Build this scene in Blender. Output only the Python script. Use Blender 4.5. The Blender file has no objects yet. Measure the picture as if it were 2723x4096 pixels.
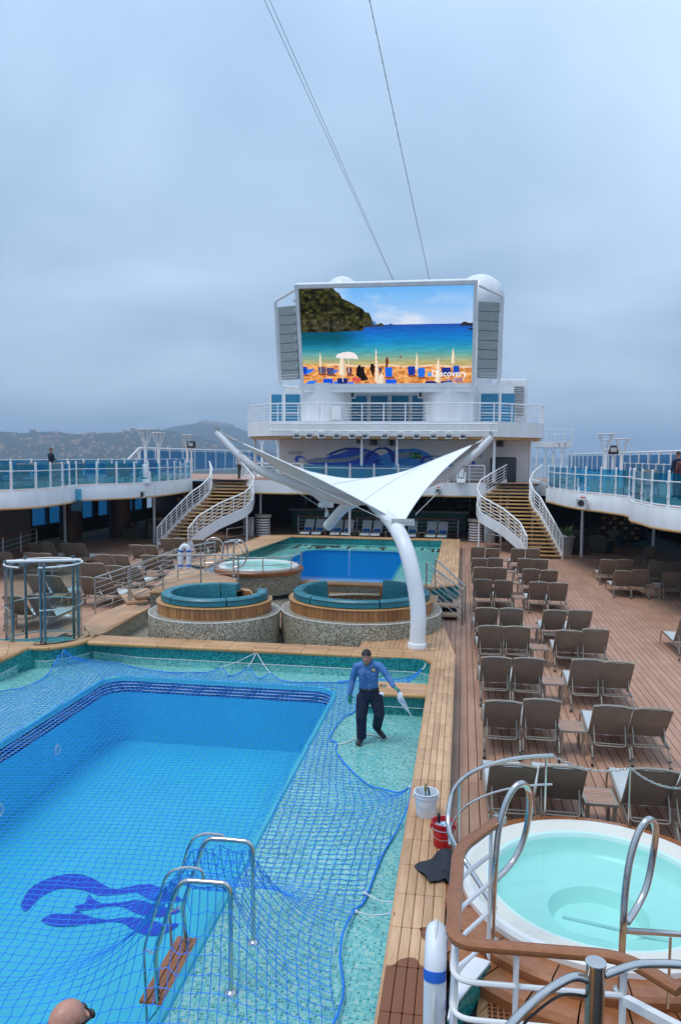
import bpy, bmesh, math, random
import numpy as np
from mathutils import Vector, Matrix
random.seed(7); np.random.seed(7)
R = math.radians; PI = math.pi
S = bpy.context.scene
COL = S.collection

# ------------------------------------------------------------------ camera
cam_d = bpy.data.cameras.new('camera'); cam = bpy.data.objects.new('camera', cam_d); COL.objects.link(cam)
cam_d.sensor_fit = 'VERTICAL'; cam_d.sensor_height = 23.59; cam_d.lens = 18.0
cam_d.clip_start = 0.1; cam_d.clip_end = 40000
YAW, PITCH, ROLL = R(8.8786), R(4.0664), R(0.5)
fwd = Vector((-math.sin(YAW)*math.cos(PITCH), math.cos(YAW)*math.cos(PITCH), -math.sin(PITCH)))
rgt = Vector((math.cos(YAW), math.sin(YAW), 0)); upv = rgt.cross(fwd)
r2 = rgt*math.cos(ROLL)+upv*math.sin(ROLL); u2 = -rgt*math.sin(ROLL)+upv*math.cos(ROLL)
m = Matrix((r2, u2, -fwd)).transposed().to_4x4(); m.translation = (0, 0, 4.9)
cam.matrix_world = m
S.camera = cam
S.render.resolution_x = 680; S.render.resolution_y = 1024

# ------------------------------------------------------------------ sky, sun, exposure
SUN_EL, SUN_AZ = R(68), R(225)          # high, behind the viewer's left shoulder, veiled by cloud
W = bpy.data.worlds.new('World'); S.world = W; W.use_nodes = True
nt = W.node_tree; N = nt.nodes; L = nt.links; N.clear()
def wn(t, **k):
    n = N.new(t)
    for a, b in k.items(): setattr(n, a, b)
    return n
wo = wn('ShaderNodeOutputWorld'); bg = wn('ShaderNodeBackground'); bg.inputs[1].default_value = 0.1
sky = wn('ShaderNodeTexSky', sky_type='NISHITA'); sky.sun_disc = False; sky.sun_elevation = SUN_EL; sky.sun_rotation = SUN_AZ
tc = wn('ShaderNodeTexCoord'); sep = wn('ShaderNodeSeparateXYZ'); L.new(tc.outputs['Generated'], sep.inputs[0])
mx = wn('ShaderNodeMath', operation='MAXIMUM'); L.new(sep.outputs[2], mx.inputs[0]); mx.inputs[1].default_value = 0.0
ad = wn('ShaderNodeMath', operation='ADD'); L.new(mx.outputs[0], ad.inputs[0]); ad.inputs[1].default_value = 0.22
dv = wn('ShaderNodeVectorMath', operation='DIVIDE'); L.new(tc.outputs['Generated'], dv.inputs[0]); L.new(ad.outputs[0], dv.inputs[1])
n1 = wn('ShaderNodeTexNoise'); n1.inputs['Scale'].default_value = 0.95; n1.inputs['Detail'].default_value = 6; n1.inputs['Roughness'].default_value = 0.48; n1.inputs['Distortion'].default_value = 0.35
mp = wn('ShaderNodeMapping'); mp.inputs['Location'].default_value = (3.1, 0.4, 1.7); L.new(dv.outputs[0], mp.inputs[0]); L.new(mp.outputs[0], n1.inputs[0])
cr = wn('ShaderNodeValToRGB'); L.new(n1.outputs[0], cr.inputs[0])
e = cr.color_ramp.elements; e[0].position = 0.36; e[0].color = (2.75, 3.9, 5.45, 1); e[1].position = 0.66; e[1].color = (4.5, 5.8, 7.6, 1)
# overcast: the zenith is brighter than the horizon
ze = wn('ShaderNodeMapRange'); L.new(mx.outputs[0], ze.inputs[0])
ze.inputs[1].default_value = 0.0; ze.inputs[2].default_value = 0.62; ze.inputs[3].default_value = 0.98; ze.inputs[4].default_value = 1.78
ml = wn('ShaderNodeVectorMath', operation='SCALE'); L.new(cr.outputs[0], ml.inputs[0]); L.new(ze.outputs[0], ml.inputs['Scale'])
mixs = wn('ShaderNodeMix', data_type='RGBA'); mixs.inputs[0].default_value = 0.9
L.new(sky.outputs[0], mixs.inputs[6]); L.new(ml.outputs[0], mixs.inputs[7])
L.new(mixs.outputs[2], bg.inputs[0]); L.new(bg.outputs[0], wo.inputs[0])
sd = bpy.data.lights.new('sun', 'SUN'); sd.energy = 1.5; sd.angle = R(24); sd.color = (1.0, 0.96, 0.9)
so = bpy.data.objects.new('sun', sd); COL.objects.link(so)
so.rotation_euler = (R(90)-SUN_EL, 0, PI-SUN_AZ)
S.view_settings.view_transform = 'Standard'; S.view_settings.look = 'None'
S.view_settings.exposure = 0.18; S.view_settings.gamma = 1
S.render.engine = 'CYCLES'
try:
    S.cycles.max_bounces = 8; S.cycles.transparent_max_bounces = 24; S.cycles.use_denoising = True
    S.cycles.caustics_reflective = False; S.cycles.caustics_refractive = False
except Exception: pass

# ------------------------------------------------------------------ materials
def _nt(name):
    mt = bpy.data.materials.new(name); mt.use_nodes = True
    return mt, mt.node_tree.nodes, mt.node_tree.links, mt.node_tree.nodes['Principled BSDF']
def rgb(c): return (c[0], c[1], c[2], 1)
def plain(name, col, rough=0.5, metal=0.0, var=0.12, scale=3.0, bump=0.0, bscale=60, coat=0.0, rnd=0.0, stretch=(1, 1, 1)):
    """painted / moulded / metal surface with soft wear variation in world space"""
    mt, n, l, p = _nt(name)
    p.inputs['Roughness'].default_value = rough; p.inputs['Metallic'].default_value = metal
    if coat: p.inputs['Coat Weight'].default_value = coat
    g = n.new('ShaderNodeNewGeometry'); mpn = n.new('ShaderNodeMapping'); mpn.inputs['Scale'].default_value = stretch
    l.new(g.outputs['Position'], mpn.inputs[0])
    t = n.new('ShaderNodeTexNoise'); t.inputs['Scale'].default_value = scale; t.inputs['Detail'].default_value = 5; l.new(mpn.outputs[0], t.inputs[0])
    mr = n.new('ShaderNodeMapRange'); mr.inputs[1].default_value = 0.3; mr.inputs[2].default_value = 0.7
    mr.inputs[3].default_value = 1-var; mr.inputs[4].default_value = 1+var; l.new(t.outputs[0], mr.inputs[0])
    fac = mr.outputs[0]
    if rnd:
        oi = n.new('ShaderNodeObjectInfo'); m2 = n.new('ShaderNodeMapRange'); m2.inputs[3].default_value = 1-rnd; m2.inputs[4].default_value = 1+rnd
        l.new(oi.outputs['Random'], m2.inputs[0]); mm = n.new('ShaderNodeMath'); mm.operation = 'MULTIPLY'
        l.new(fac, mm.inputs[0]); l.new(m2.outputs[0], mm.inputs[1]); fac = mm.outputs[0]
    sc = n.new('ShaderNodeVectorMath'); sc.operation = 'SCALE'; sc.inputs[0].default_value = col; l.new(fac, sc.inputs['Scale'])
    l.new(sc.outputs[0], p.inputs['Base Color'])
    if bump:
        t2 = n.new('ShaderNodeTexNoise'); t2.inputs['Scale'].default_value = bscale; t2.inputs['Detail'].default_value = 3; l.new(mpn.outputs[0], t2.inputs[0])
        b = n.new('ShaderNodeBump'); b.inputs['Strength'].default_value = bump; b.inputs['Distance'].default_value = 0.01
        l.new(t2.outputs[0], b.inputs['Height']); l.new(b.outputs[0], p.inputs['Normal'])
    return mt
def wood(name, c1, c2, grain=(30, 2, 30), rough=0.5, rnd=0.14, cell=None, stain=None):
    """boards: stretched grain, blotches, tone per board (object random or per-cell random)"""
    mt, n, l, p = _nt(name); p.inputs['Roughness'].default_value = rough
    g = n.new('ShaderNodeNewGeometry'); mpn = n.new('ShaderNodeMapping'); mpn.inputs['Scale'].default_value = grain; l.new(g.outputs['Position'], mpn.inputs[0])
    t = n.new('ShaderNodeTexNoise'); t.inputs['Scale'].default_value = 1.0; t.inputs['Detail'].default_value = 7; t.inputs['Roughness'].default_value = 0.62; l.new(mpn.outputs[0], t.inputs[0])
    t2 = n.new('ShaderNodeTexNoise'); t2.inputs['Scale'].default_value = 0.9; t2.inputs['Detail'].default_value = 4; l.new(g.outputs['Position'], t2.inputs[0])
    ad = n.new('ShaderNodeMath'); ad.operation = 'ADD'; l.new(t.outputs[0], ad.inputs[0]); l.new(t2.outputs[0], ad.inputs[1])
    mr = n.new('ShaderNodeMapRange'); mr.inputs[1].default_value = 0.72; mr.inputs[2].default_value = 1.28; l.new(ad.outputs[0], mr.inputs[0])
    mx = n.new('ShaderNodeMix'); mx.data_type = 'RGBA'; mx.inputs[6].default_value = rgb(c1); mx.inputs[7].default_value = rgb(c2); l.new(mr.outputs[0], mx.inputs[0])
    oi = n.new('ShaderNodeObjectInfo'); rv = oi.outputs['Random']
    if cell:
        at = n.new('ShaderNodeAttribute'); at.attribute_name = 'tone'; rv = at.outputs['Fac']
    m2 = n.new('ShaderNodeMapRange'); m2.inputs[3].default_value = 1-rnd; m2.inputs[4].default_value = 1+rnd; l.new(rv, m2.inputs[0])
    sc = n.new('ShaderNodeVectorMath'); sc.operation = 'SCALE'; l.new(mx.outputs[2], sc.inputs[0]); l.new(m2.outputs[0], sc.inputs['Scale'])
    out = sc.outputs[0]
    if stain:                                   # a freshly oiled patch with its own ragged outline
        y0, y1, col = stain
        sp = n.new('ShaderNodeSeparateXYZ'); l.new(g.outputs['Position'], sp.inputs[0])
        tn = n.new('ShaderNodeTexNoise'); tn.inputs['Scale'].default_value = 2.3; tn.inputs['Detail'].default_value = 1.5; l.new(g.outputs['Position'], tn.inputs[0])
        ma = n.new('ShaderNodeMath'); ma.operation = 'MULTIPLY_ADD'; l.new(tn.outputs[0], ma.inputs[0]); ma.inputs[1].default_value = 2.8; l.new(sp.outputs[1], ma.inputs[2])
        lt = n.new('ShaderNodeMapRange'); lt.inputs[1].default_value = y0+1.45; lt.inputs[2].default_value = y0+1.48; lt.inputs[3].default_value = 1; lt.inputs[4].default_value = 0
        l.new(ma.outputs[0], lt.inputs[0])
        ms = n.new('ShaderNodeMix'); ms.data_type = 'RGBA'; l.new(lt.outputs[0], ms.inputs[0]); l.new(out, ms.inputs[6]); ms.inputs[7].default_value = rgb(col); out = ms.outputs[2]
    l.new(out, p.inputs['Base Color'])
    b = n.new('ShaderNodeBump'); b.inputs['Strength'].default_value = 0.15; b.inputs['Distance'].default_value = 0.004; l.new(t.outputs[0], b.inputs['Height']); l.new(b.outputs[0], p.inputs['Normal'])
    return mt
def mosaic(name, cols, t=0.025, grout=(0.3, 0.4, 0.4), rough=0.25, gw=0.43):
    mt, n, l, p = _nt(name); p.inputs['Roughness'].default_value = rough
    g = n.new('ShaderNodeNewGeometry')
    s = n.new('ShaderNodeVectorMath'); s.operation = 'MULTIPLY_ADD'; l.new(g.outputs['Position'], s.inputs[0]); s.inputs[1].default_value = (1/t,)*3; s.inputs[2].default_value = (0.37, 0.21, 0.43)
    fl = n.new('ShaderNodeVectorMath'); fl.operation = 'FLOOR'; l.new(s.outputs[0], fl.inputs[0])
    w = n.new('ShaderNodeTexWhiteNoise'); w.noise_dimensions = '3D'; l.new(fl.outputs[0], w.inputs[0])
    r = n.new('ShaderNodeValToRGB'); r.color_ramp.interpolation = 'CONSTANT'; l.new(w.outputs[0], r.inputs[0])
    el = r.color_ramp.elements
    while len(el) < len(cols): el.new(0.5)
    acc = 0.0; tot = sum(c[1] for c in cols)
    for i, (c, wt) in enumerate(cols):
        el[i].position = acc/tot; el[i].color = rgb(c); acc += wt
    fr = n.new('ShaderNodeVectorMath'); fr.operation = 'FRACTION'; l.new(s.outputs[0], fr.inputs[0])
    sb = n.new('ShaderNodeVectorMath'); sb.operation = 'SUBTRACT'; l.new(fr.outputs[0], sb.inputs[0]); sb.inputs[1].default_value = (.5, .5, .5)
    ab = n.new('ShaderNodeVectorMath'); ab.operation = 'ABSOLUTE'; l.new(sb.outputs[0], ab.inputs[0])
    an = n.new('ShaderNodeVectorMath'); an.operation = 'ABSOLUTE'; l.new(g.outputs['Normal'], an.inputs[0])
    on = n.new('ShaderNodeVectorMath'); on.operation = 'SUBTRACT'; on.inputs[0].default_value = (1, 1, 1); l.new(an.outputs[0], on.inputs[1])
    mu = n.new('ShaderNodeVectorMath'); mu.operation = 'MULTIPLY'; l.new(ab.outputs[0], mu.inputs[0]); l.new(on.outputs[0], mu.inputs[1])
    sp = n.new('ShaderNodeSeparateXYZ'); l.new(mu.outputs[0], sp.inputs[0])
    m1 = n.new('ShaderNodeMath'); m1.operation = 'MAXIMUM'; l.new(sp.outputs[0], m1.inputs[0]); l.new(sp.outputs[1], m1.inputs[1])
    m2 = n.new('ShaderNodeMath'); m2.operation = 'MAXIMUM'; l.new(m1.outputs[0], m2.inputs[0]); l.new(sp.outputs[2], m2.inputs[1])
    gt = n.new('ShaderNodeMath'); gt.operation = 'GREATER_THAN'; l.new(m2.outputs[0], gt.inputs[0]); gt.inputs[1].default_value = gw
    mix = n.new('ShaderNodeMix'); mix.data_type = 'RGBA'; l.new(gt.outputs[0], mix.inputs[0]); l.new(r.outputs[0], mix.inputs[6]); mix.inputs[7].default_value = rgb(grout)
    tn = n.new('ShaderNodeTexNoise'); tn.inputs['Scale'].default_value = 0.9; l.new(g.outputs['Position'], tn.inputs[0])
    mr = n.new('ShaderNodeMapRange'); mr.inputs[1].default_value = 0.3; mr.inputs[2].default_value = 0.7; mr.inputs[3].default_value = 0.9; mr.inputs[4].default_value = 1.1; l.new(tn.outputs[0], mr.inputs[0])
    sc = n.new('ShaderNodeVectorMath'); sc.operation = 'SCALE'; l.new(mix.outputs[2], sc.inputs[0]); l.new(mr.outputs[0], sc.inputs['Scale'])
    l.new(sc.outputs[0], p.inputs['Base Color'])
    return mt
def glassy(name, tint, refl=0.06, rough=0.02, graze=0.9, backlit=None):
    """thin clear or tinted sheet / still water surface: see-through tint plus a Fresnel mirror"""
    mt = bpy.data.materials.new(name); mt.use_nodes = True; n = mt.node_tree.nodes; l = mt.node_tree.links; n.clear()
    o = n.new('ShaderNodeOutputMaterial'); t = n.new('ShaderNodeBsdfTransparent'); t.inputs[0].default_value = rgb(tint)
    gl = n.new('ShaderNodeBsdfGlossy'); gl.inputs['Roughness'].default_value = rough
    g = n.new('ShaderNodeNewGeometry'); dt = n.new('ShaderNodeVectorMath'); dt.operation = 'DOT_PRODUCT'; l.new(g.outputs['Incoming'], dt.inputs[0]); l.new(g.outputs['Normal'], dt.inputs[1])
    ab = n.new('ShaderNodeMath'); ab.operation = 'ABSOLUTE'; l.new(dt.outputs['Value'], ab.inputs[0])
    om = n.new('ShaderNodeMath'); om.operation = 'SUBTRACT'; om.inputs[0].default_value = 1.0; l.new(ab.outputs[0], om.inputs[1])
    pw = n.new('ShaderNodeMath'); pw.operation = 'POWER'; l.new(om.outputs[0], pw.inputs[0]); pw.inputs[1].default_value = 5.0
    ad = n.new('ShaderNodeMath'); ad.operation = 'MULTIPLY_ADD'; l.new(pw.outputs[0], ad.inputs[0]); ad.inputs[1].default_value = graze; ad.inputs[2].default_value = refl; ad.use_clamp = True   # Schlick
    mx = n.new('ShaderNodeMixShader'); l.new(ad.outputs[0], mx.inputs[0]); l.new(t.outputs[0], mx.inputs[1]); l.new(gl.outputs[0], mx.inputs[2]); out = mx.outputs[0]
    if backlit:                                    # diffuse colour mixed in for the brightness of sky-lit things behind
        df = n.new('ShaderNodeBsdfDiffuse'); df.inputs[0].default_value = rgb(backlit[0]); m2 = n.new('ShaderNodeMixShader'); m2.inputs[0].default_value = backlit[1]; l.new(out, m2.inputs[1]); l.new(df.outputs[0], m2.inputs[2]); out = m2.outputs[0]
    l.new(out, o.inputs[0])
    return mt
def emit_vcol(name, strength=1.0):
    mt = bpy.data.materials.new(name); mt.use_nodes = True; n = mt.node_tree.nodes; l = mt.node_tree.links; n.clear()
    o = n.new('ShaderNodeOutputMaterial'); e = n.new('ShaderNodeEmission'); a = n.new('ShaderNodeAttribute'); a.attribute_name = 'Col'
    e.inputs[1].default_value = strength; l.new(a.outputs[0], e.inputs[0]); l.new(e.outputs[0], o.inputs[0])
    return mt
MT = {}
MT['white'] = plain('white_paint', (0.77, 0.78, 0.785), 0.35, var=0.07, scale=2.2, stretch=(1, 1, .18))
MT['white_wall'] = plain('white_wall', (0.88, 0.86, 0.83), 0.45, var=0.06, scale=0.5)
MT['rail_white'] = plain('rail_white', (0.80, 0.80, 0.80), 0.3, var=0.05)
MT['sail'] = plain('sail_membrane', (0.84, 0.85, 0.86), 0.55, var=0.05, scale=1.6, bump=0.25, bscale=2.5)
MT['steel'] = plain('polished_steel', (0.62, 0.60, 0.57), 0.16, 1.0, var=0.06, scale=8)
MT['steel_b'] = plain('brushed_steel', (0.50, 0.48, 0.45), 0.34, 1.0, var=0.12, scale=9)
MT['frame'] = plain('champagne_metal', (0.36, 0.32, 0.26), 0.38, 0.6, var=0.1, scale=6)
MT['fabric'] = plain('taupe_sling', (0.23, 0.195, 0.153), 0.75, var=0.10, scale=4, bump=0.25, bscale=300, rnd=0.10)
MT['seat_fabric'] = plain('skylit_sling', (0.50, 0.52, 0.52), 0.7, var=0.07, scale=4, bump=0.25, bscale=300, rnd=0.06)  # sky reflected on upward faces is put into this paler sling colour
MT['deck'] = wood('deck_composite', (0.39, 0.205, 0.132), (0.52, 0.305, 0.212), (18, 1.2, 18), 0.62, 0.10)
MT['deck_s'] = wood('deck_composite_far', (0.39, 0.205, 0.132), (0.52, 0.305, 0.212), (18, 1.2, 18), 0.62, 0.10, cell=True)
MT['caulk'] = plain('deck_caulk', (0.018, 0.017, 0.02), 0.8)
MT['coping'] = wood('coping_teak', (0.43, 0.225, 0.105), (0.61, 0.370, 0.200), (3, 26, 30), 0.5, 0.13)
MT['coping_y'] = wood('coping_teak_long', (0.44, 0.240, 0.118), (0.63, 0.395, 0.218), (26, 3, 30), 0.5, 0.13, stain=(6.6, 8.1, (0.21, 0.072, 0.026)))
MT['nose'] = wood('coping_nosing', (0.46, 0.225, 0.075), (0.60, 0.33, 0.13), (4, 20, 20), 0.4, 0.10)
MT['teak'] = wood('varnished_teak', (0.25, 0.085, 0.030), (0.38, 0.150, 0.058), (14, 14, 40), 0.3, 0.1)
MT['stave'] = wood('tub_stave', (0.30, 0.115, 0.035), (0.47, 0.21, 0.075), (30, 30, 3), 0.4, 0.22)
MT['tread'] = wood('stair_tread', (0.44, 0.25, 0.09), (0.62, 0.39, 0.16), (3, 20, 20), 0.5, 0.08)
MT['teal_m'] = mosaic('teal_mosaic', [((0.0, 0.16, 0.16), 3), ((0.01, 0.24, 0.23), 5), ((0.0, 0.10, 0.12), 2), ((0.03, 0.32, 0.29), 3)], 0.033, (0.05, 0.22, 0.21))
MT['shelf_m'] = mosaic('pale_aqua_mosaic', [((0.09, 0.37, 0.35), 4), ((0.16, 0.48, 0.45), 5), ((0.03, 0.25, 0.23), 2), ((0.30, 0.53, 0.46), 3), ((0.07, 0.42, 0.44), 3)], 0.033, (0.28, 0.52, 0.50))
MT['shelf_lit'] = mosaic('pale_aqua_mosaic_lit', [((0.16, 0.50, 0.46), 4), ((0.26, 0.62, 0.57), 5), ((0.08, 0.38, 0.34), 2), ((0.42, 0.66, 0.58), 3)], 0.033, (0.42, 0.66, 0.62))  # same tile as the near shelf, brightness under water put into lighter colours
MT['tan_m'] = mosaic('pebble_mosaic', [((0.32, 0.28, 0.20), 4), ((0.14, 0.12, 0.075), 3), ((0.46, 0.43, 0.34), 3), ((0.23, 0.185, 0.115), 4), ((0.54, 0.53, 0.46), 1.3), ((0.075, 0.066, 0.05), 1.6)], 0.023, (0.30, 0.28, 0.22), 0.35)
MT['blue'] = plain('pool_blue_paint', (0.042, 0.48, 0.62), 0.4, var=0.05, scale=0.8)
MT['blue_rim'] = plain('pool_rim_paint', (0.045, 0.40, 0.52), 0.35, var=0.05, scale=1.5)
MT['blue_deep'] = plain('deep_blue_paint', (0.012, 0.34, 0.68), 0.4, var=0.06, scale=0.8)
MT['logo'] = plain('royal_blue_paint', (0.012, 0.05, 0.48), 0.45, var=0.06)
MT['slot'] = plain('overflow_slot_dark', (0.008, 0.03, 0.07), 0.6)
MT['net'] = plain('blue_net_cord', (0.010, 0.21, 0.74), 0.6, var=0.15, scale=6)
MT['rope'] = plain('white_rope', (0.72, 0.72, 0.70), 0.8, var=0.1)
MT['teal_cush'] = plain('teal_vinyl', (0.02, 0.175, 0.22), 0.38, var=0.28, scale=5, stretch=(1, 1, 3.5))
MT['tubwhite'] = plain('tub_acrylic', (0.80, 0.79, 0.76), 0.2, var=0.03)
MT['tubgrate'] = plain('tub_grate', (0.70, 0.68, 0.60), 0.4, var=0.10, scale=60)
MT['tubaqua'] = plain('tub_aqua', (0.55, 0.78, 0.72), 0.3, var=0.05, scale=2)
MT['water'] = glassy('pool_water', (0.87, 0.985, 0.99), 0.02, 0.015, 0.5)
MT['tubwater'] = glassy('tub_water', (0.76, 0.955, 0.94), 0.02, 0.02, 0.9)
MT['tglass'] = glassy('teal_glass', (0.33, 0.74, 0.89), 0.07, backlit=((0.03, 0.36, 0.56), 0.09))
MT['bglass'] = glassy('blue_glass', (0.22, 0.60, 0.80), 0.08, backlit=((0.02, 0.30, 0.60), 0.16))
MT['cglass'] = glassy('clear_glass', (0.74, 0.87, 0.87), 0.05)
MT['steel_teal_refl'] = plain('shower_post_steel', (0.22, 0.34, 0.38), 0.22, 1.0, var=0.15, scale=7)  # blue-teal reflection on the posts painted into the steel's colour
MT['steel_refl'] = plain('steel_wood_reflection', (0.40, 0.30, 0.23), 0.28, 1.0, var=0.12, scale=7)  # steel post; the wood it reflects is put into its brown colour
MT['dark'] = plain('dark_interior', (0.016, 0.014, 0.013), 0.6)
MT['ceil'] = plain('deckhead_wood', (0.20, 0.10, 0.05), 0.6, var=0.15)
MT['wicker'] = plain('brown_wicker', (0.085, 0.07, 0.052), 0.75, var=0.25, scale=30, bump=0.5, bscale=120)
MT['cush'] = plain('grey_cushion', (0.20, 0.18, 0.155), 0.8, var=0.1)
MT['column'] = plain('red_brown_column', (0.11, 0.035, 0.018), 0.5, var=0.2)
MT['counter'] = plain('bar_counter_green', (0.035, 0.19, 0.155), 0.4, var=0.1)
MT['ctop'] = plain('bar_top_stone', (0.42, 0.38, 0.32), 0.4, var=0.15, scale=8)
MT['towel'] = plain('blue_towel', (0.012, 0.13, 0.42), 0.9, var=0.12, scale=20, bump=0.4, bscale=200)
MT['black'] = plain('black_plastic', (0.02, 0.02, 0.022), 0.45, var=0.1)
MT['grey'] = plain('light_grey_metal', (0.50, 0.52, 0.52), 0.5, var=0.06)
MT['mesh_g'] = plain('speaker_cloth', (0.36, 0.40, 0.39), 0.7, var=0.06, scale=3)
MT['red'] = plain('red_plastic', (0.52, 0.008, 0.012), 0.35, var=0.08, scale=8)
MT['orange'] = plain('orange_plastic', (0.6, 0.06, 0.02), 0.4)
MT['bucket_w'] = plain('white_plastic', (0.72, 0.76, 0.80), 0.4, var=0.07, scale=9)
MT['buoy'] = plain('buoy_white', (0.74, 0.78, 0.83), 0.45, var=0.05, scale=4)
MT['buoyband'] = plain('buoy_blue', (0.015, 0.13, 0.58), 0.5)
MT['leaf'] = plain('leaf_green', (0.045, 0.12, 0.025), 0.5, var=0.35, scale=12, rnd=0.2)
MT['cloth_d'] = plain('charcoal_cloth', (0.024, 0.028, 0.040), 0.9, var=0.2, scale=14, bump=0.5, bscale=40)
MT['skin'] = plain('skin_tan', (0.44, 0.22, 0.14), 0.5, var=0.1, scale=14)
MT['skin_p'] = plain('skin_pink', (0.52, 0.25, 0.17), 0.38, var=0.12, scale=18, bump=0.1, bscale=90)
MT['hair'] = plain('dark_hair', (0.010, 0.008, 0.007), 0.6, var=0.3, scale=60)
MT['shirt'] = plain('blue_shirt', (0.070, 0.185, 0.42), 0.85, var=0.22, scale=9, bump=1.0, bscale=13)
MT['navy'] = plain('navy_cloth', (0.006, 0.011, 0.035), 0.9, var=0.25, scale=8, bump=0.5, bscale=16)
MT['glove'] = plain('green_glove', (0.004, 0.20, 0.17), 0.4, var=0.15, scale=20)
MT['shoe'] = plain('black_leather', (0.012, 0.012, 0.014), 0.5, var=0.2)
MT['pinkshirt'] = plain('pale_pink_shirt', (0.62, 0.50, 0.58), 0.8)
MT['gold'] = plain('gold_badge', (0.75, 0.42, 0.10), 0.4, 0.3)
MT['ragw'] = plain('white_rag', (0.74, 0.75, 0.80), 0.9, var=0.08, scale=20, bump=0.5, bscale=40)

# ------------------------------------------------------------------ mesh builder
class MB:
    def __init__(s): s.v = []; s.f = []; s.mi = []; s.tone = []
    def add(s, vs, fs, mi=0):
        o = len(s.v); s.v += [tuple(map(float, p)) for p in vs]; s.f += [tuple(i+o for i in q) for q in fs]; s.mi += [mi]*len(fs); return s
    def box(s, c, d, rz=0, mi=0, taper=1.0):
        x, y, z = (k/2 for k in d); ca, sa = math.cos(rz), math.sin(rz); vs = []
        for k in (-1, 1):
            t = taper if k > 0 else 1
            for (i, j) in ((-1, -1), (1, -1), (1, 1), (-1, 1)):
                a, b = i*x*t, j*y*t; vs.append((c[0]+a*ca-b*sa, c[1]+a*sa+b*ca, c[2]+k*z))
        return s.add(vs, [(3, 2, 1, 0), (4, 5, 6, 7), (0, 1, 5, 4), (1, 2, 6, 5), (2, 3, 7, 6), (3, 0, 4, 7)], mi)
    def prism(s, poly, z0, z1, mi=0):
        n = len(poly); vs = [(p[0], p[1], z0) for p in poly]+[(p[0], p[1], z1) for p in poly]
        a = sum(poly[i][0]*poly[(i+1) % n][1]-poly[(i+1) % n][0]*poly[i][1] for i in range(n))
        idx = list(range(n)) if a > 0 else list(range(n))[::-1]
        fs = [tuple(idx[::-1]), tuple(i+n for i in idx)]
        for k in range(n):
            i, j = idx[k], idx[(k+1) % n]; fs.append((i, j, j+n, i+n))
        return s.add(vs, fs, mi)
    def beam(s, p0, p1, w, h, up=(0, 0, 1), mi=0):
        a, b = Vector(p0), Vector(p1); d = (b-a).normalized(); u = Vector(up)
        if abs(d.dot(u)) > .99: u = Vector((0, 1, 0))
        sd_ = d.cross(u).normalized()*(w/2); uu = sd_.cross(d).normalized()*(h/2); vs = []
        for q in (a, b):
            for (i, j) in ((-1, -1), (1, -1), (1, 1), (-1, 1)): vs.append(q+sd_*i+uu*j)
        return s.add(vs, [(0, 1, 2, 3), (7, 6, 5, 4), (4, 5, 1, 0), (5, 6, 2, 1), (6, 7, 3, 2), (7, 4, 0, 3)], mi)
    def tube(s, pts, r, n=8, closed=False, mi=0, caps=True):
        P = [Vector(p) for p in pts]; m_ = len(P); rs = r if isinstance(r, (list, tuple)) else [r]*m_
        vs = []; pu = None
        for i in range(m_):
            if closed: t = (P[(i+1) % m_]-P[i-1]).normalized()
            else: t = (P[min(i+1, m_-1)]-P[max(i-1, 0)]).normalized()
            if pu is None:
                pu = Vector((0, 0, 1)) if abs(t.z) < .9 else Vector((0, 1, 0))
            sdv = t.cross(pu)
            if sdv.length < 1e-5: sdv = t.cross(Vector((1, 0, 0)))
            sdv.normalize(); pu = sdv.cross(t).normalized()
            for k in range(n):
                a = 2*PI*k/n; vs.append(P[i]+(sdv*math.cos(a)+pu*math.sin(a))*rs[i])
        fs = []
        for i in range(m_ if closed else m_-1):
            j = (i+1) % m_
            for k in range(n): k2 = (k+1) % n; fs.append((i*n+k, j*n+k, j*n+k2, i*n+k2))
        if not closed and caps: fs += [tuple(range(n)), tuple((m_-1)*n+k for k in range(n))[::-1]]
        return s.add(vs, fs, mi)
    def lathe(s, prof, c=(0, 0, 0), n=24, a0=0, a1=2*PI, mi=0):
        full = abs(a1-a0-2*PI) < 1e-6; m_ = n if full else n+1; vs = []
        for k in range(m_):
            a = a0+(a1-a0)*k/n
            for (r, z) in prof: vs.append((c[0]+r*math.cos(a), c[1]+r*math.sin(a), c[2]+z))
        q = len(prof); fs = []
        for k in range(n):
            k2 = (k+1) % m_
            for i in range(q-1): fs.append((k*q+i, k2*q+i, k2*q+i+1, k*q+i+1))
        return s.add(vs, fs, mi)
    def ringbox(s, c, r0, r1, z0, z1, a0, a1, n=12, mi=0):
        """closed curved block (part of a ring)"""
        s.lathe([(r0, z0), (r1, z0), (r1, z1), (r0, z1), (r0, z0)], c, n, a0, a1, mi)
        if abs(a1-a0) < 2*PI-1e-6:
            for a, fl in ((a0, 0), (a1, 1)):
                q = [(c[0]+r*math.cos(a), c[1]+r*math.sin(a), c[2]+z) for r, z in ((r0, z0), (r1, z0), (r1, z1), (r0, z1))]
                s.add(q, [(0, 1, 2, 3) if not fl else (3, 2, 1, 0)], mi)
        return s
    def sphere(s, c, r, n=12, m_=8, mi=0, sc=(1, 1, 1), zmin=-1):
        prof = []
        for i in range(m_+1):
            t = -PI/2+PI*i/m_; z = math.sin(t)
            if z < zmin: continue
            prof.append((max(math.cos(t), 1e-4)*r, z*r))
        o = len(s.v); s.lathe(prof, (0, 0, 0), n, mi=mi)
        for i in range(o, len(s.v)):
            p = s.v[i]; s.v[i] = (c[0]+p[0]*sc[0], c[1]+p[1]*sc[1], c[2]+p[2]*sc[2])
        return s
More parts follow.
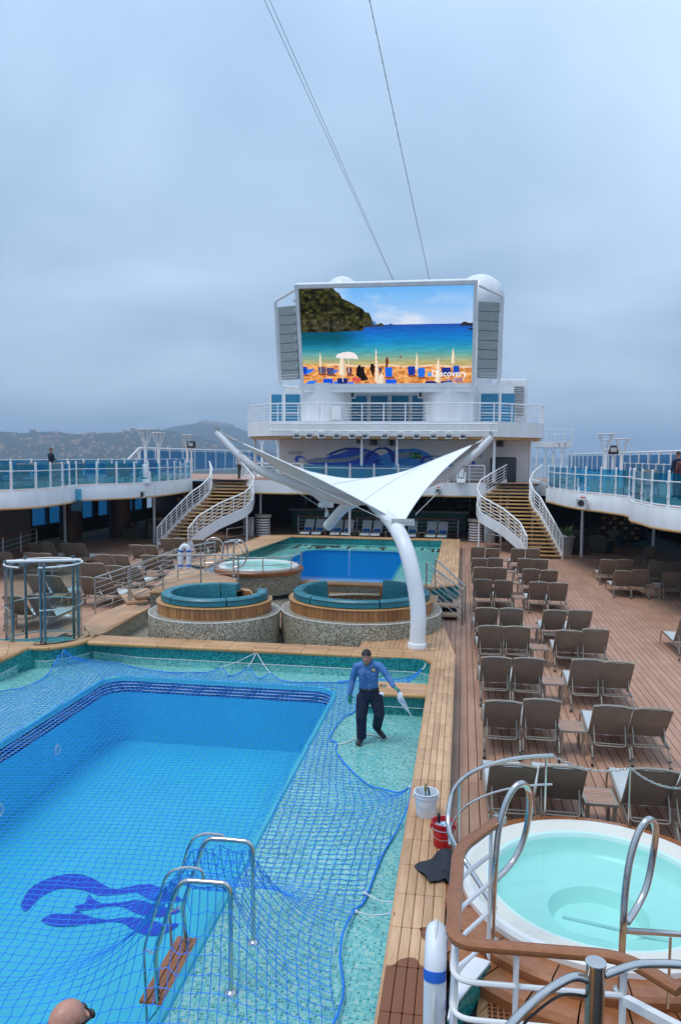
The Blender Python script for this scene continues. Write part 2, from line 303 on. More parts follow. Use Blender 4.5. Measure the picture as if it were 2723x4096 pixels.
    def rbox(s, c, d, r, rz=0, mi=0, n=3):
        """box with rounded vertical corners and a softened top"""
        x, y = d[0]/2-r, d[1]/2-r; ring = []
        for q, (i, j) in enumerate(((1, 1), (-1, 1), (-1, -1), (1, -1))):
            for k in range(n+1):
                a = q*PI/2+k*PI/2/n; ring.append((i*x, j*y, math.cos(a), math.sin(a)))
        z0, z1 = c[2]-d[2]/2, c[2]+d[2]/2; e_ = min(r, d[2]/3); lv = [(z0, r-e_*.5), (z0+e_*.5, r), (z1-e_*.6, r), (z1-e_*.15, r-e_*.3), (z1, r-e_*.9)]
        ca, sa = math.cos(rz), math.sin(rz); vs = []
        for z, rr in lv:
            for (i, j, u, w) in ring:
                a, b = i+u*rr, j+w*rr; vs.append((c[0]+a*ca-b*sa, c[1]+a*sa+b*ca, z))
        m_ = len(ring); fs = [tuple(range(m_))[::-1], tuple((len(lv)-1)*m_+k for k in range(m_))]
        for i in range(len(lv)-1):
            for k in range(m_): k2 = (k+1) % m_; fs.append((i*m_+k, i*m_+k2, (i+1)*m_+k2, (i+1)*m_+k))
        return s.add(vs, fs, mi)
    def mesh(s, name, mats, smooth=True, off=None):
        me = bpy.data.meshes.new(name); v = s.v
        if off is not None: v = [(a-off[0], b-off[1], c-off[2]) for a, b, c in v]
        me.from_pydata(v, [], s.f)
        for mt in (mats if isinstance(mats, (list, tuple)) else [mats]): me.materials.append(MT[mt] if isinstance(mt, str) else mt)
        if any(s.mi): me.polygons.foreach_set('material_index', s.mi)
        if s.tone:
            at = me.attributes.new('tone', 'FLOAT', 'FACE'); at.data.foreach_set('value', s.tone)
        me.update()
        if smooth:
            me.shade_smooth(); me.set_sharp_from_angle(angle=R(38))
        return me
def objm(name, me, parent=None, loc=None):
    o = bpy.data.objects.new(name, me); COL.objects.link(o)
    if parent is not None: o.parent = parent
    if loc is not None: o.location = loc
    return o
def root_of(o):
    while o.parent: o = o.parent
    return o
def part(name, mb, mat, parent, smooth=True, label=None):
    """mesh given in world coordinates, hung under its thing (whose parts all share the thing's origin)"""
    o = objm(name, mb.mesh(name, mat, smooth, root_of(parent).location), parent)
    if label: o['label'] = label
    return o
def tag(o, label, cat, group=None, kind=None):
    o['label'] = label; o['category'] = cat
    if group: o['group'] = group
    if kind: o['kind'] = kind
    return o
def thing(name, label, cat, loc=(0, 0, 0), rz=0, group=None):
    o = bpy.data.objects.new(name, None); COL.objects.link(o); o.empty_display_size = 0.2
    o.location = loc; o.rotation_euler = (0, 0, rz)
    return tag(o, label, cat, group)
def struct(name, mb, mat, smooth=True, parent=None):
    o = objm(name, mb.mesh(name, mat, smooth, root_of(parent).location if parent else None), parent)
    if parent is None: o['kind'] = 'structure'
    return o
def solo(name, mb, mat, label, cat, loc=(0, 0, 0), group=None, smooth=True):
    o = objm(name, mb.mesh(name, mat, smooth, loc), None, loc)
    return tag(o, label, cat, group)
KIDS = {}
def dup(rt, loc, rz, label, group=None):
    """copy a thing with its parts and sub-parts (mesh data shared)"""
    if rt.name not in KIDS:
        KIDS[rt.name] = [(c, list(c.children)) for c in rt.children]
    o = rt.copy(); COL.objects.link(o); o.location = loc; o.rotation_euler = (0, 0, rz); o['label'] = label
    if group: o['group'] = group
    for c, gs in KIDS[rt.name]:
        c2 = c.copy(); COL.objects.link(c2); c2.parent = o
        for g in gs:
            g2 = g.copy(); COL.objects.link(g2); g2.parent = c2
    return o
def arc(c, r, a0, a1, n=10, z=None):
    return [(c[0]+r*math.cos(a0+(a1-a0)*k/n), c[1]+r*math.sin(a0+(a1-a0)*k/n)) + (() if z is None else (z,)) for k in range(n+1)]
def smoothpath(pts, n=6):
    """Catmull-Rom through points"""
    P = [np.array(p, float) for p in pts]; out = []
    for i in range(len(P)-1):
        a, b, c, d = P[max(i-1, 0)], P[i], P[i+1], P[min(i+2, len(P)-1)]
        for k in range(n):
            t = k/n; out.append(tuple(0.5*((2*b)+(c-a)*t+(2*a-5*b+4*c-d)*t*t+(3*b-a-3*c+d)*t**3)))
    out.append(tuple(P[-1])); return out
def fillet(pts, r, n=5):
    """round the corners of a polyline"""
    P = [Vector(p) for p in pts]; out = [P[0]]
    for i in range(1, len(P)-1):
        a = (P[i-1]-P[i]); b = (P[i+1]-P[i]); d = min(r, a.length*.45, b.length*.45); a.normalize(); b.normalize()
        p0, p2 = P[i]+a*d, P[i]+b*d
        for k in range(n+1):
            t = k/n; out.append(p0*(1-t)**2+P[i]*2*t*(1-t)+p2*t*t)
    out.append(P[-1]); return out
def clip_convex(poly, hull):
    """Sutherland-Hodgman: poly (x,y) against a counter-clockwise convex hull"""
    out = list(poly); n = len(hull)
    for i in range(n):
        a, b = hull[i], hull[(i+1) % n]; src, out = out, []
        f = lambda p: (b[0]-a[0])*(p[1]-a[1])-(b[1]-a[1])*(p[0]-a[0])
        for j in range(len(src)):
            p, q = src[j], src[(j+1) % len(src)]; fp, fq = f(p), f(q)
            if fp >= 0: out.append(p)
            if (fp >= 0) != (fq >= 0):
                t = fp/(fp-fq); out.append((p[0]+(q[0]-p[0])*t, p[1]+(q[1]-p[1])*t))
        if len(out) < 3: return []
    return out
ORD = ['first', 'second', 'third', 'fourth', 'fifth', 'sixth', 'seventh', 'eighth', 'ninth', 'tenth', 'eleventh', 'twelfth', 'thirteenth', 'fourteenth', 'fifteenth', 'sixteenth', 'seventeenth', 'eighteenth']

# ================================================================== SETTING
def fill_loops(loops, z):
    bm = bmesh.new(); ed = []
    for lp in loops:
        vs = [bm.verts.new((p[0], p[1], z)) for p in lp]
        for i in range(len(vs)): ed.append(bm.edges.new((vs[i], vs[(i+1) % len(vs)])))
    bmesh.ops.triangle_fill(bm, use_beauty=True, edges=ed, normal=(0, 0, 1))
    for f in bm.faces:
        if f.normal.z < 0: f.normal_flip()
    bm.verts.index_update(); v = [tuple(x.co) for x in bm.verts]; f = [tuple(x.index for x in q.verts) for q in bm.faces]; bm.free()
    return v, f
def rrect(x0, x1, y0, y1, r, n=8):
    out = []
    for (cx_, cy_, a) in ((x1-r, y0+r, -PI/2), (x1-r, y1-r, 0), (x0+r, y1-r, PI/2), (x0+r, y0+r, PI)):
        out += arc((cx_, cy_), r, a, a+PI/2, n)
    return out
def wallstrip(mb, loop, z0, z1, closed=True, inward=False, mi=0):
    n = len(loop); vs = [(p[0], p[1], z0) for p in loop]+[(p[0], p[1], z1) for p in loop]; fs = []
    for i in range(n if closed else n-1):
        j = (i+1) % n; fs.append((i, j, j+n, i+n) if not inward else (j, i, i+n, j+n))
    mb.add(vs, fs, mi)

# ---- sea and the hills behind the port
sea_m, n_, l_, p_ = _nt('sea_water'); p_.inputs['Base Color'].default_value = (0.045, 0.085, 0.13, 1); p_.inputs['Roughness'].default_value = 0.25
g_ = n_.new('ShaderNodeNewGeometry'); t_ = n_.new('ShaderNodeTexNoise'); t_.inputs['Scale'].default_value = 0.05; t_.inputs['Detail'].default_value = 6; l_.new(g_.outputs['Position'], t_.inputs[0])
b_ = n_.new('ShaderNodeBump'); b_.inputs['Strength'].default_value = 0.4; b_.inputs['Distance'].default_value = 2; l_.new(t_.outputs[0], b_.inputs['Height']); l_.new(b_.outputs[0], p_.inputs['Normal'])
mb = MB(); mb.add([(-8000, -2000, -32), (8000, -2000, -32), (8000, 8000, -32), (-8000, 8000, -32)], [(0, 1, 2, 3)]); struct('sea', mb, sea_m, False)

hill_m, n_, l_, p_ = _nt('wooded_hill'); p_.inputs['Roughness'].default_value = 0.9
g_ = n_.new('ShaderNodeNewGeometry'); t_ = n_.new('ShaderNodeTexNoise'); t_.inputs['Scale'].default_value = 0.10; t_.inputs['Detail'].default_value = 9; t_.inputs['Roughness'].default_value = 0.78; l_.new(g_.outputs['Position'], t_.inputs[0])
r_ = n_.new('ShaderNodeValToRGB'); l_.new(t_.outputs[0], r_.inputs[0]); el = r_.color_ramp.elements
el[0].position = 0.38; el[0].color = (0.010, 0.020, 0.020, 1); el[1].position = 0.62; el[1].color = (0.045, 0.062, 0.045, 1)
x_ = el.new(0.72); x_.color = (0.16, 0.15, 0.11, 1)
l_.new(r_.outputs[0], p_.inputs['Base Color'])
def fbm(x, y, seed=0):
    v = 0.0; a = 1.0; f = 1.0
    for k in range(6):
        v += a*math.sin(x*f*1.7+seed*3.1+k*1.9+1.3*math.sin(y*f*1.1+k))*math.cos(y*f*1.3-seed+k*0.7); a *= .55; f *= 2.07
    return v
def interp(tab, x):
    for (a, b), (c, d) in zip(tab, tab[1:]):
        if a <= x <= c: return b+(d-b)*(x-a)/(c-a)
    return tab[0][1] if x < tab[0][0] else tab[-1][1]
HILLS = {}
def hill(name, D, prof, depth, seed, rough):
    """a ridge at distance D whose crest height follows prof = [(x, height)]"""
    nx, ny = 220, 26; x0, x1 = prof[0][0], prof[-1][0]; vs = []; fs = []
    def hz(x, v):
        h = interp(prof, x)+rough*fbm(x/90., v*3, seed)
        s_ = math.sin(min(v, 1)*PI/2)**1.15 if v <= 1 else 1-(v-1)*.6
        return -32+(h+32)*s_+rough*.45*fbm(x/35., v*9, seed+5)*min(v*3, 1)
    for j in range(ny):
        v = j/(ny-1)*1.25
        for i in range(nx):
            x = x0+(x1-x0)*i/(nx-1); vs.append((x, D-depth+depth*v, hz(x, v)))
    for j in range(ny-1):
        for i in range(nx-1): a = j*nx+i; fs.append((a, a+1, a+nx+1, a+nx))
    HILLS[name] = (hz, D, depth)
    mb = MB(); mb.add(vs, fs); return struct(name, mb, hill_m)
hill('town_hill', 2300, [(-2600, 20), (-1900, 62), (-1360, 70), (-1250, 66), (-1130, 60), (-1020, 72), (-900, 74), (-820, 62), (-700, 40), (-560, 6), (-300, -20), (-100, -40)], 900, 1, 5)
hill('citadel_hill', 3900, [(-2300, 20), (-1800, 60), (-1600, 96), (-1480, 132), (-1390, 158), (-1300, 166), (-1220, 160), (-1120, 136), (-1000, 110), (-860, 70), (-600, 20), (-300, -40)], 1100, 2, 6)
hill('far_coast', 6500, [(-600, -40), (0, -10), (600, 5), (1300, 12), (1700, 20), (2300, 28), (3200, 30), (4200, 22)], 600, 3, 4)

# houses on the town hill
MT['house_w'] = plain('house_render', (0.46, 0.37, 0.29), 0.8, var=0.1, scale=0.1, rnd=0.25); MT['house_r'] = plain('terracotta', (0.42, 0.20, 0.12), 0.8, var=0.15, scale=0.1)
def house_mesh(w, d, h, flat):
    mb = MB(); mb.box((0, 0, h/2-3), (w, d, h+6))
    if flat: mb.box((0, 0, h+.4), (w+.6, d+.6, .8), mi=0)
    else:
        mb.add([(-w/2-.5, -d/2-.5, h), (w/2+.5, -d/2-.5, h), (w/2+.5, d/2+.5, h), (-w/2-.5, d/2+.5, h), (-w/2+d/3, 0, h+d*.28), (w/2-d/3, 0, h+d*.28)], [(0, 1, 5, 4), (1, 2, 5), (2, 3, 4, 5), (3, 0, 4), (3, 2, 1, 0)], 1)
    for k in range(int(w//4)):
        for zz in range(int(h//3.2)): mb.box((-w/2+2+k*4, -d/2-.05, 1.6+zz*3.2), (1.3, .1, 1.6), mi=2)
    return mb.mesh('hillside_house', ['house_w', 'house_r', 'black'], False)
HM = [house_mesh(11, 9, 6, 0), house_mesh(15, 10, 8, 0), house_mesh(22, 11, 10, 1), house_mesh(9, 8, 5, 0)]
hz, D, dp = HILLS['town_hill']; hn = 0; rr = random.Random(4)
while hn < 260:
    x = rr.uniform(-1420, -640); v = rr.betavariate(1.6, 2.2)*.95+.03
    y = D-dp+dp*v; z = hz(x, v)
    if z < -20: continue
    sc_h = rr.uniform(.42, .8); o = objm('hillside_house', HM[rr.choice([0, 0, 1, 2, 3, 3])], None, (x, y, z+1)); o.rotation_euler[2] = rr.uniform(-.7, .7); o.scale = (sc_h,)*3
    tag(o, 'small pale house with tiled roof among the trees on the distant left hillside', 'house', 'houses scattered on the distant hillside'); hn += 1
hz, D, dp = HILLS['citadel_hill']
mb = MB(); 
for k in range(7): mb.box((-1330+k*26, D-40+abs(k-3)*6, hz(-1330+k*26, .97)+4), (30, 14, 22+6*(k % 2)), mi=0)
solo('hilltop_fort', mb, ['house_w'], 'low pale stone fort along the top of the highest hill', 'fort', (-1250, D-40, 140))

# ---- sea air: even haze round everything
hz_m = bpy.data.materials.new('haze_air'); hz_m.use_nodes = True; hn_ = hz_m.node_tree.nodes; hn_.clear(); ho_ = hn_.new('ShaderNodeOutputMaterial'); hv_ = hn_.new('ShaderNodeVolumePrincipled')
hv_.inputs['Color'].default_value = (0.58, 0.76, 0.97, 1); hv_.inputs['Density'].default_value = 0.00026; hz_m.node_tree.links.new(hv_.outputs[0], ho_.inputs['Volume'])
mb = MB(); mb.box((0, 3000, 85), (16200, 10200, 236)); o = objm('haze', mb.mesh('haze', hz_m, False)); o['kind'] = 'stuff'; o['label'] = 'pale sea haze filling the air'; o['category'] = 'haze'

# ---- main deck: caulk sheet with composite planks laid on it (0 = top of planks)
mb = MB()
for (xa, xb, ya, yb) in ((-24, -10.95, 2, 62), (-.16, 13, 2, 62), (-10.95, -.16, 42.3, 62), (-1.2, -.16, 20.0, 27.5), (-10.95, -8.5, 17.9, 29.6)):
    mb.add([(xa, ya, -.014), (xb, ya, -.014), (xb, yb, -.014), (xa, yb, -.014)], [(0, 1, 2, 3)])
deck = struct('main_deck', mb, 'caulk', False)
PW, PL = 0.145, 2.4
plank_me = MB().box((0, 0, -.012), (PW-.013, PL-.006, .024)).mesh('plank', 'deck', False)
planks = []
for i in range(int(37/PW)):
    x = -23.9+PW*(i+.5); off = random.random()*PL
    for j in range(-1, 26):
        y = 2+off+j*PL
        if y < 5 or y > 58: continue
        if -11.05 < x < -.25 and y < 41.5 and not (x > -1.05 and 21.2 < y < 26.0) and not (x < -8.6 and 19.1 < y < 28.4): continue
        if (x-1.464)**2+(y-8.1)**2 < 1.0 or (abs(x-1.464) < 1.3 and abs(y-8.1) < 1.4): continue         # pools and island stand here
        planks.append((x, y))
def in_view(x, y):
    a = 1800*x/y+1067-9*math.copysign(1, x); return 0 < a < 1590
near = sorted([p for p in planks if p[0] > -.3 and 9.5 < p[1] < 34 and in_view(*p)], key=lambda p: p[1])[:300]
ns = set(near)
for (x, y) in near: objm('plank', plank_me, deck, (x, y, 0))
mb = MB()
for (x, y) in planks:
    if (x, y) in ns: continue
    mb.box((x, y, -.012), (PW-.013, PL-.006, .024)); mb.tone += [random.random()]*6
o = objm('deck_planking', mb.mesh('deck_planking', 'deck_s', False), deck); o['kind'] = 'stuff'

# ---- near pool shell (empty): walls, shelf, deep basin
X_R = -0.58
out_pts = [(X_R, 3.6), (X_R, 16.55)]+arc((X_R-.45, 16.55), .45, 0, PI/2, 6)[1:]+[(-7.407, 17.057, 0.5)[:2], (-8.711, 17.342, 0.5)[:2]]
bul = smoothpath([(-8.711, 17.342, 0.5), (-8.8, 17.076, 0.5), (-8.914, 16.831, 0.5), (-9.292, 16.392, 0.5), (-9.738, 16.306, 0.5)], 4)
out_pts += [p[:2] for p in bul[1:]]
out_pts += [(-9.76, 16.075, 0.5)[:2], (-9.749, 15.2, 0.5)[:2], (-10.4, 13.6), (-10.4, 3.6)]
basin = rrect(-7.6, -2.55, 3.9, 15.95, .5)
mb = MB()
wallstrip(mb, out_pts, .165, .47, mi=0)
wallstrip(mb, out_pts, -.02, .165, mi=1)
v, f = fill_loops([out_pts, rrect(-7.68, -2.47, 3.82, 16.03, .56)], 0); mb.add(v, f, 1)
near_pool = struct('near_pool_shell', mb, ['teal_m', 'shelf_m'])
mb = MB(); mb.tube([(p[0]*1.0, p[1]-.004, .167) for p in out_pts[1:len(out_pts)-2]], .008, 5); struct('tile_trim', mb, 'rope', parent=near_pool)
# painted basin with a rounded lip
mb = MB(); rings = []
for (dd, z) in ((-.09, .0), (-.07, .03), (-.03, .045), (.0, .03), (.015, -.02), (.03, -.05)):
    rings.append([(p[0], p[1], z) for p in rrect(-7.6+dd, -2.55-dd, 3.9+dd, 15.95-dd, .5-dd)])
for a, b in zip(rings, rings[1:]):
    n = len(a); mb.add(a+b, [(i, n+i, n+(i+1) % n, (i+1) % n) for i in range(n)])
struct('basin_lip', mb, 'blue_rim', parent=near_pool)
mb = MB(); wallstrip(mb, rrect(-7.6+.03, -2.58, 3.93, 15.92, .47), -1.4, -.30); 
v, f = fill_loops([rrect(-7.57, -2.58, 3.93, 15.92, .47)], -1.4); mb.add(v, f)
basin_o = struct('basin_floor', mb, 'blue', parent=near_pool)
mb = MB(); wallstrip(mb, rrect(-7.6-.05, -2.5, 3.85, 16.0, .55), -.3, -.04)
a = rrect(-7.6+.03, -2.58, 3.93, 15.92, .47); b = rrect(-7.65, -2.5, 3.85, 16.0, .55); n = len(a)
mb.add([(*p, -.3) for p in a]+[(*p, -.3) for p in b], [(i, n+i, n+(i+1) % n, (i+1) % n) for i in range(n)])
struct('overflow_slot', mb, 'slot', parent=near_pool)
for z in (-.105, -.175, -.245):
    mb = MB(); mb.tube([(*p, z) for p in rrect(-7.6+.02, -2.57, 3.92, 15.93, .48, 6)], .0065, 6, closed=True); struct('overflow_bar', mb, 'rail_white', parent=near_pool)
# pool lamps and the blue sea-witch style swirl on the basin floor
for (p, nrm) in (((-7.57, 13.598, -0.754), 1), ((-7.57, 11.705, -1.076), 1)):
    mb = MB(); mb.lathe([(0.001, 0), (.085, .0), (.10, .012), (.11, .0)], (0, 0, 0), 20); mb.v = [(p[0]+.005+c, p[1]+a, p[2]+b) for a, b, c in mb.v]
    o = struct('pool_lamp', mb, 'tubwhite', parent=near_pool)
    mb = MB(); mb.sphere((p[0]+.01, p[1], p[2]), .07, 12, 6, sc=(.25, 1, 1)); struct('lamp_lens', mb, 'steel', parent=o)
def flatpoly(pts, z, n=3):
    q = smoothpath(pts+[pts[0]], n)[:-1]; return fill_loops([[(p[0], p[1]) for p in q]], z)
LG = -1.394
logos = [[(-5.993, 9.703, -1.4), (-6.085, 10.093, -1.4), (-5.979, 10.389, -1.4), (-5.764, 10.559, -1.4), (-5.494, 10.581, -1.4), (-5.21, 10.458, -1.4), (-4.917, 10.304, -1.4), (-4.69, 10.399, -1.4), (-4.439, 10.509, -1.4), (-4.095, 10.389, -1.4), (-3.809, 10.189, -1.4), (-4.028, 10.085, -1.4), (-4.285, 10.138, -1.4), (-4.522, 10.26, -1.4), (-4.703, 10.188, -1.4), (-5.009, 10.103, -1.4), (-5.23, 10.171, -1.4), (-5.437, 10.205, -1.4), (-5.682, 10.153, -1.4), (-5.816, 9.91, -1.4), (-5.824, 9.561, -1.4)],
         [(-5.232, 9.812, -1.4), (-5.131, 9.895, -1.4), (-5.18, 10.097, -1.4), (-5.016, 9.981, -1.4), (-4.845, 9.927, -1.4), (-4.619, 10.005, -1.4), (-4.394, 10.088, -1.4), (-4.101, 10.007, -1.4), (-3.746, 9.952, -1.4), (-3.867, 9.805, -1.4), (-4.044, 9.741, -1.4), (-4.312, 9.778, -1.4), (-4.568, 9.892, -1.4), (-4.768, 9.875, -1.4), (-4.97, 9.758, -1.4), (-5.141, 9.712, -1.4)],
         [(-5.511, 9.4, -1.4), (-5.46, 9.561, -1.4), (-5.201, 9.605, -1.4), (-5.153, 9.71, -1.4), (-4.979, 9.622, -1.4), (-4.674, 9.572, -1.4), (-4.416, 9.669, -1.4), (-4.168, 9.679, -1.4), (-3.873, 9.628, -1.4), (-3.657, 9.645, -1.4), (-3.728, 9.448, -1.4), (-3.925, 9.333, -1.4), (-4.172, 9.399, -1.4), (-4.435, 9.544, -1.4), (-4.735, 9.488, -1.4), (-5.021, 9.36, -1.4), (-5.299, 9.316, -1.4)]]
for i, lg in enumerate(logos):
    mb = MB(); v, f = flatpoly(lg, LG+.001*i); mb.add(v, f); struct('floor_emblem', mb, 'logo', False, parent=near_pool)

# ---- timber coping (top of boards at 0.5): each board a piece
coping = struct('pool_coping', MB().add([(-.572, 3.6, .455), (-.12, 3.6, .455), (-.12, 17.2, .455), (-.572, 17.2, .455)], [(0, 1, 2, 3)]), 'caulk', False)
cboard = MB().rbox((0, 0, -.022), (.088, .562, .044), .008, n=1).mesh('board', 'coping_y', True)
nw = 5; w_ = (.58-.115)/nw
j = 0; y = 4.2
while y < 17.0:
    for i in range(nw): objm('board', cboard, coping, (-.58+w_*(i+.5), y+.285, .5))
    y += .57
# inner and outer nosing along the right-hand strip
mb = MB(); mb.tube([(-.578, 4, .462), (-.578, 16.55, .462)], .03, 8); struct('nosing', mb, 'coping', parent=coping)
mb = MB(); mb.tube([(-.118, 4, .462), (-.118, 17.2, .462)], .028, 8); struct('nosing', mb, 'coping', parent=coping)
mb = MB(); mb.box((-.13, 10.5, .22), (.04, 13.4, .46)); struct('coping_side', mb, 'teal_m', parent=coping)
def convex_hull(pts):
    pts = sorted(set(pts)); h = []
    for seq in (pts, pts[::-1]):
        b = []
        for p in seq:
            while len(b) > 1 and (b[-1][0]-b[-2][0])*(p[1]-b[-2][1])-(b[-1][1]-b[-2][1])*(p[0]-b[-2][0]) <= 1e-9: b.pop()
            b.append(p)
        h += b[:-1]
    return h
def boards(parent, hull, d, w, ln, z, mat='coping', th=.045, gap=.008, skip=None, name='board', stag=0.0):
    """lay boards of width w and length ln along unit direction d, clipped to a convex outline"""
    hull = convex_hull([tuple(p[:2]) for p in hull])
    a_ = sum(hull[i][0]*hull[(i+1) % len(hull)][1]-hull[(i+1) % len(hull)][0]*hull[i][1] for i in range(len(hull)))
    if a_ < 0: hull = hull[::-1]
    d = Vector(d[:2]).normalized(); e_ = Vector((-d.y, d.x)); o_ = Vector(hull[0][:2])
    us = [(Vector(p[:2])-o_).dot(d) for p in hull]; vs_ = [(Vector(p[:2])-o_).dot(e_) for p in hull]
    v0 = min(vs_); row = 0
    while v0 < max(vs_)-.01:
        u0 = min(us)-(stag*(row % 2))*ln
        while u0 < max(us)-.01:
            q = [o_+d*(u0+gap/2)+e_*(v0+gap/2), o_+d*(u0+ln-gap/2)+e_*(v0+gap/2), o_+d*(u0+ln-gap/2)+e_*(v0+w-gap/2), o_+d*(u0+gap/2)+e_*(v0+w-gap/2)]
            c = clip_convex([(p.x, p.y) for p in q], [p[:2] for p in hull]); u0 += ln
            if len(c) < 3: continue
            ar = abs(sum(c[i][0]*c[(i+1) % len(c)][1]-c[(i+1) % len(c)][0]*c[i][1] for i in range(len(c))))/2
            mx_, my_ = sum(p[0] for p in c)/len(c), sum(p[1] for p in c)/len(c)
            if ar < .002 or (skip and skip(mx_, my_)): continue
            mb = MB(); mb.prism(c, -th, 0); me = mb.mesh(name, mat, False, (mx_, my_, 0)); objm(name, me, parent, (mx_, my_, z))
        v0 += w; row += 1
# far strip of the near pool (boards along x), with a thick rounded nosing in lengths
xl, xr = -8.66, -1.03
boards(coping, [(xl, 17.06), (xr, 17.06), (xr, 17.68), (xl, 17.68)], (1, 0), .124, .57, .5)
x = xl
while x < xr-.05:
    x2 = min(x+.57, xr); mb = MB(); mb.tube([(x+.004, 17.055, .45), (x2-.004, 17.055, .45)], .052, 10); struct('nosing', mb, 'nose', parent=coping); x += .57
mb = MB(); mb.tube([(p[0], p[1]+.03, .45) for p in arc((X_R-.45, 16.55), .475, 0.1, PI/2, 8)], .05, 10); struct('nosing', mb, 'nose', parent=coping)
mb = MB(); v, f = fill_loops([[(X_R+.03, 16.5), (X_R+.03, 17.68), (xr, 17.68), (xr, 17.05)]+arc((X_R-.45, 16.55), .47, PI/2, 0, 8)], .492); mb.add(v, f); struct('corner_board', mb, 'coping', parent=coping)
# timber deck round the canopy mast, running fore and aft
mast_deck = [(-2.3, 17.68), (-.115, 17.2), (-.115, 17.35), (-0.426, 20.118, 0.5)[:2], (-.62, 20.6), (-2.3, 20.6)]
sk = lambda x, y: (x+2.6)**2+(y-20.35)**2 < 1.9**2
cor = (-0.426, 20.118, 0.5)
boards(coping, [(-2.3, 17.69), (-.15, 17.69), cor[:2], (-.62, 20.6), (-2.3, 20.6)], (0, 1), .105, .6, .501, 'coping_y', skip=sk)
boards(coping, [(-.545, 17.22), (-.117, 17.22), (-.117, 17.45), (-.15, 17.685), (-.545, 17.685)], (0, 1), .09, .6, .501, 'coping_y')
mb = MB(); mb.tube([(-.117, 17.2, .462), (-.117, 17.4, .462), (-0.43, 20.292, 0.462), (-.52, 20.3, .462)], .032, 8); struct('nosing', mb, 'coping', parent=coping)
mb = MB(); mb.prism([(-2.3, 17.1), (-.15, 17.1), (-.15, 17.4), (-.5, 20.2), (-2.3, 20.6)], 0, .455); struct('coping_core', mb, 'caulk', False, parent=coping)
# left: curved strip round the shower niche and the left-hand walk
for a, b in zip(bul[:-1:3], bul[3::3]+[bul[-1]]):
    pass
loop_in = [p[:2] for p in bul]; loop_o = [(p[0]-.05+.0*i, p[1]+.42-.05*math.sin(i*.2)) for i, p in enumerate(bul)]
k = 4
for i in range(0, len(bul)-1, k):
    e_ = min(i+k, len(bul)-1); q = loop_in[i:e_+1]+loop_o[i:e_+1][::-1]
    mb = MB(); mb.prism(q, .45, .5); struct('board', mb, 'coping', parent=coping)
    mb = MB(); mb.tube([(p[0], p[1]+.01, .45) for p in loop_in[i:e_+1]], .052, 10); struct('nosing', mb, 'nose', parent=coping)
ledge = [bul[-1], (-9.76, 16.075, 0.5), (-9.749, 15.2, 0.5)]
mb = MB(); mb.tube([(p[0], p[1]+.01, .45) for p in ledge], .052, 10); struct('nosing', mb, 'nose', parent=coping)
boards(coping, [bul[-1][:2], (-9.818, 15.309, 0.5)[:2], (-11.2, 15.6), (-11.2, 16.7), (bul[-1][0], 16.75)], (1, .55), .12, 1.2, .5)
mb = MB(); mb.prism([(-11.25, 14.6), (-10.1, 14.9), (-9.5, 16.6), (-8.7, 17.3), (-8.7, 17.6), (-11.25, 17.0)], 0, .44); struct('coping_core', mb, 'teal_m', False, parent=coping)

# ---- far pool (filled)
fx0, fx1, fy0, fy1 = -10.1, -1.0, 27.15, 41.9
fout = [(-1.05, fy0), (fx1, fy1-.3)]+arc((fx1-.3, fy1-.3), .3, 0, PI/2, 4)[1:]+[(fx0+1.0, fy1+.15), (fx0+.2, fy1-.7), (fx0+.3, 31.5), (-8.9, 28.4), (-5.7, fy0)]
mb = MB(); wallstrip(mb, fout, .1, .47, mi=0); wallstrip(mb, fout, -.05, .1, mi=1)
fb = rrect(-8.0, -2.72, 27.3, 40.1, 1.2)
v, f = fill_loops([fout, fb], 0); mb.add(v, f, 1)
far_pool = struct('far_pool_shell', mb, ['teal_m', 'shelf_lit'])
mb = MB(); wallstrip(mb, fb, -1.5, 0); v, f = fill_loops([fb], -1.5); mb.add(v, f); struct('basin_floor', mb, 'blue_deep', parent=far_pool)
mb = MB(); mb.tube([(*p, .005) for p in fb], .05, 6, closed=True); struct('basin_lip', mb, 'blue_rim', parent=far_pool)
for (pts) in ([(-7.978, 41.262, -1.5), (-7.356, 42.477, -1.5), (-6.03, 41.978, -1.5), (-5.236, 41.275, -1.5), (-4.968, 41.912, -1.5), (-4.749, 41.38, -1.5), (-5, 40.761, -1.5), (-5.95, 40.838, -1.5), (-7.071, 41.341, -1.5)],):
    mb = MB(); v, f = flatpoly(pts, -1.49); mb.add(v, f); struct('floor_emblem', mb, 'logo', False, parent=far_pool)
water = MB(); v, f = fill_loops([[(p[0], p[1]) for p in fout]], .2); water.add(v, f); struct('pool_water', water, 'water', False)
fcop = struct('far_pool_coping', MB().add([(-11, 26.4, .40), (-.1, 26.4, .40), (-.1, 42.6, .40), (-11, 42.6, .40)], [(0, 1, 2, 3)]).add([(0, 0, -50), (0, .01, -50), (.01, 0, -50)], [(0, 1, 2)]) if 0 else MB().add([(-.99, 27.0, .45), (-.14, 27.0, .45), (-.14, 42.4, .45), (-.99, 42.4, .45)], [(0, 1, 2, 3)]), 'caulk', False)
boards(fcop, [(-1.0, 26.6), (-.12, 27.3), (-.12, 42.45), (-1.0, 42.45)], (0, 1), .146, 1.14, .5, 'coping_y', stag=.5)
boards(fcop, [(-9.3, 41.98), (-1.0, 41.98), (-1.0, 42.45), (-9.5, 42.6)], (1, 0), .16, .9, .5)
boards(fcop, [(-10.9, 30.2), (-10.0, 29.6), (-9.95, 41.2), (-9.2, 42.0), (-9.5, 42.6), (-10.9, 42.0)], (0, 1), .18, 1.4, .5, 'coping_y', stag=.5)
boards(fcop, [(-5.75, 26.6), (-1.0, 26.6), (-1.0, 27.15), (-5.75, 27.15)], (1, 0), .138, .75, .5)
mb = MB()
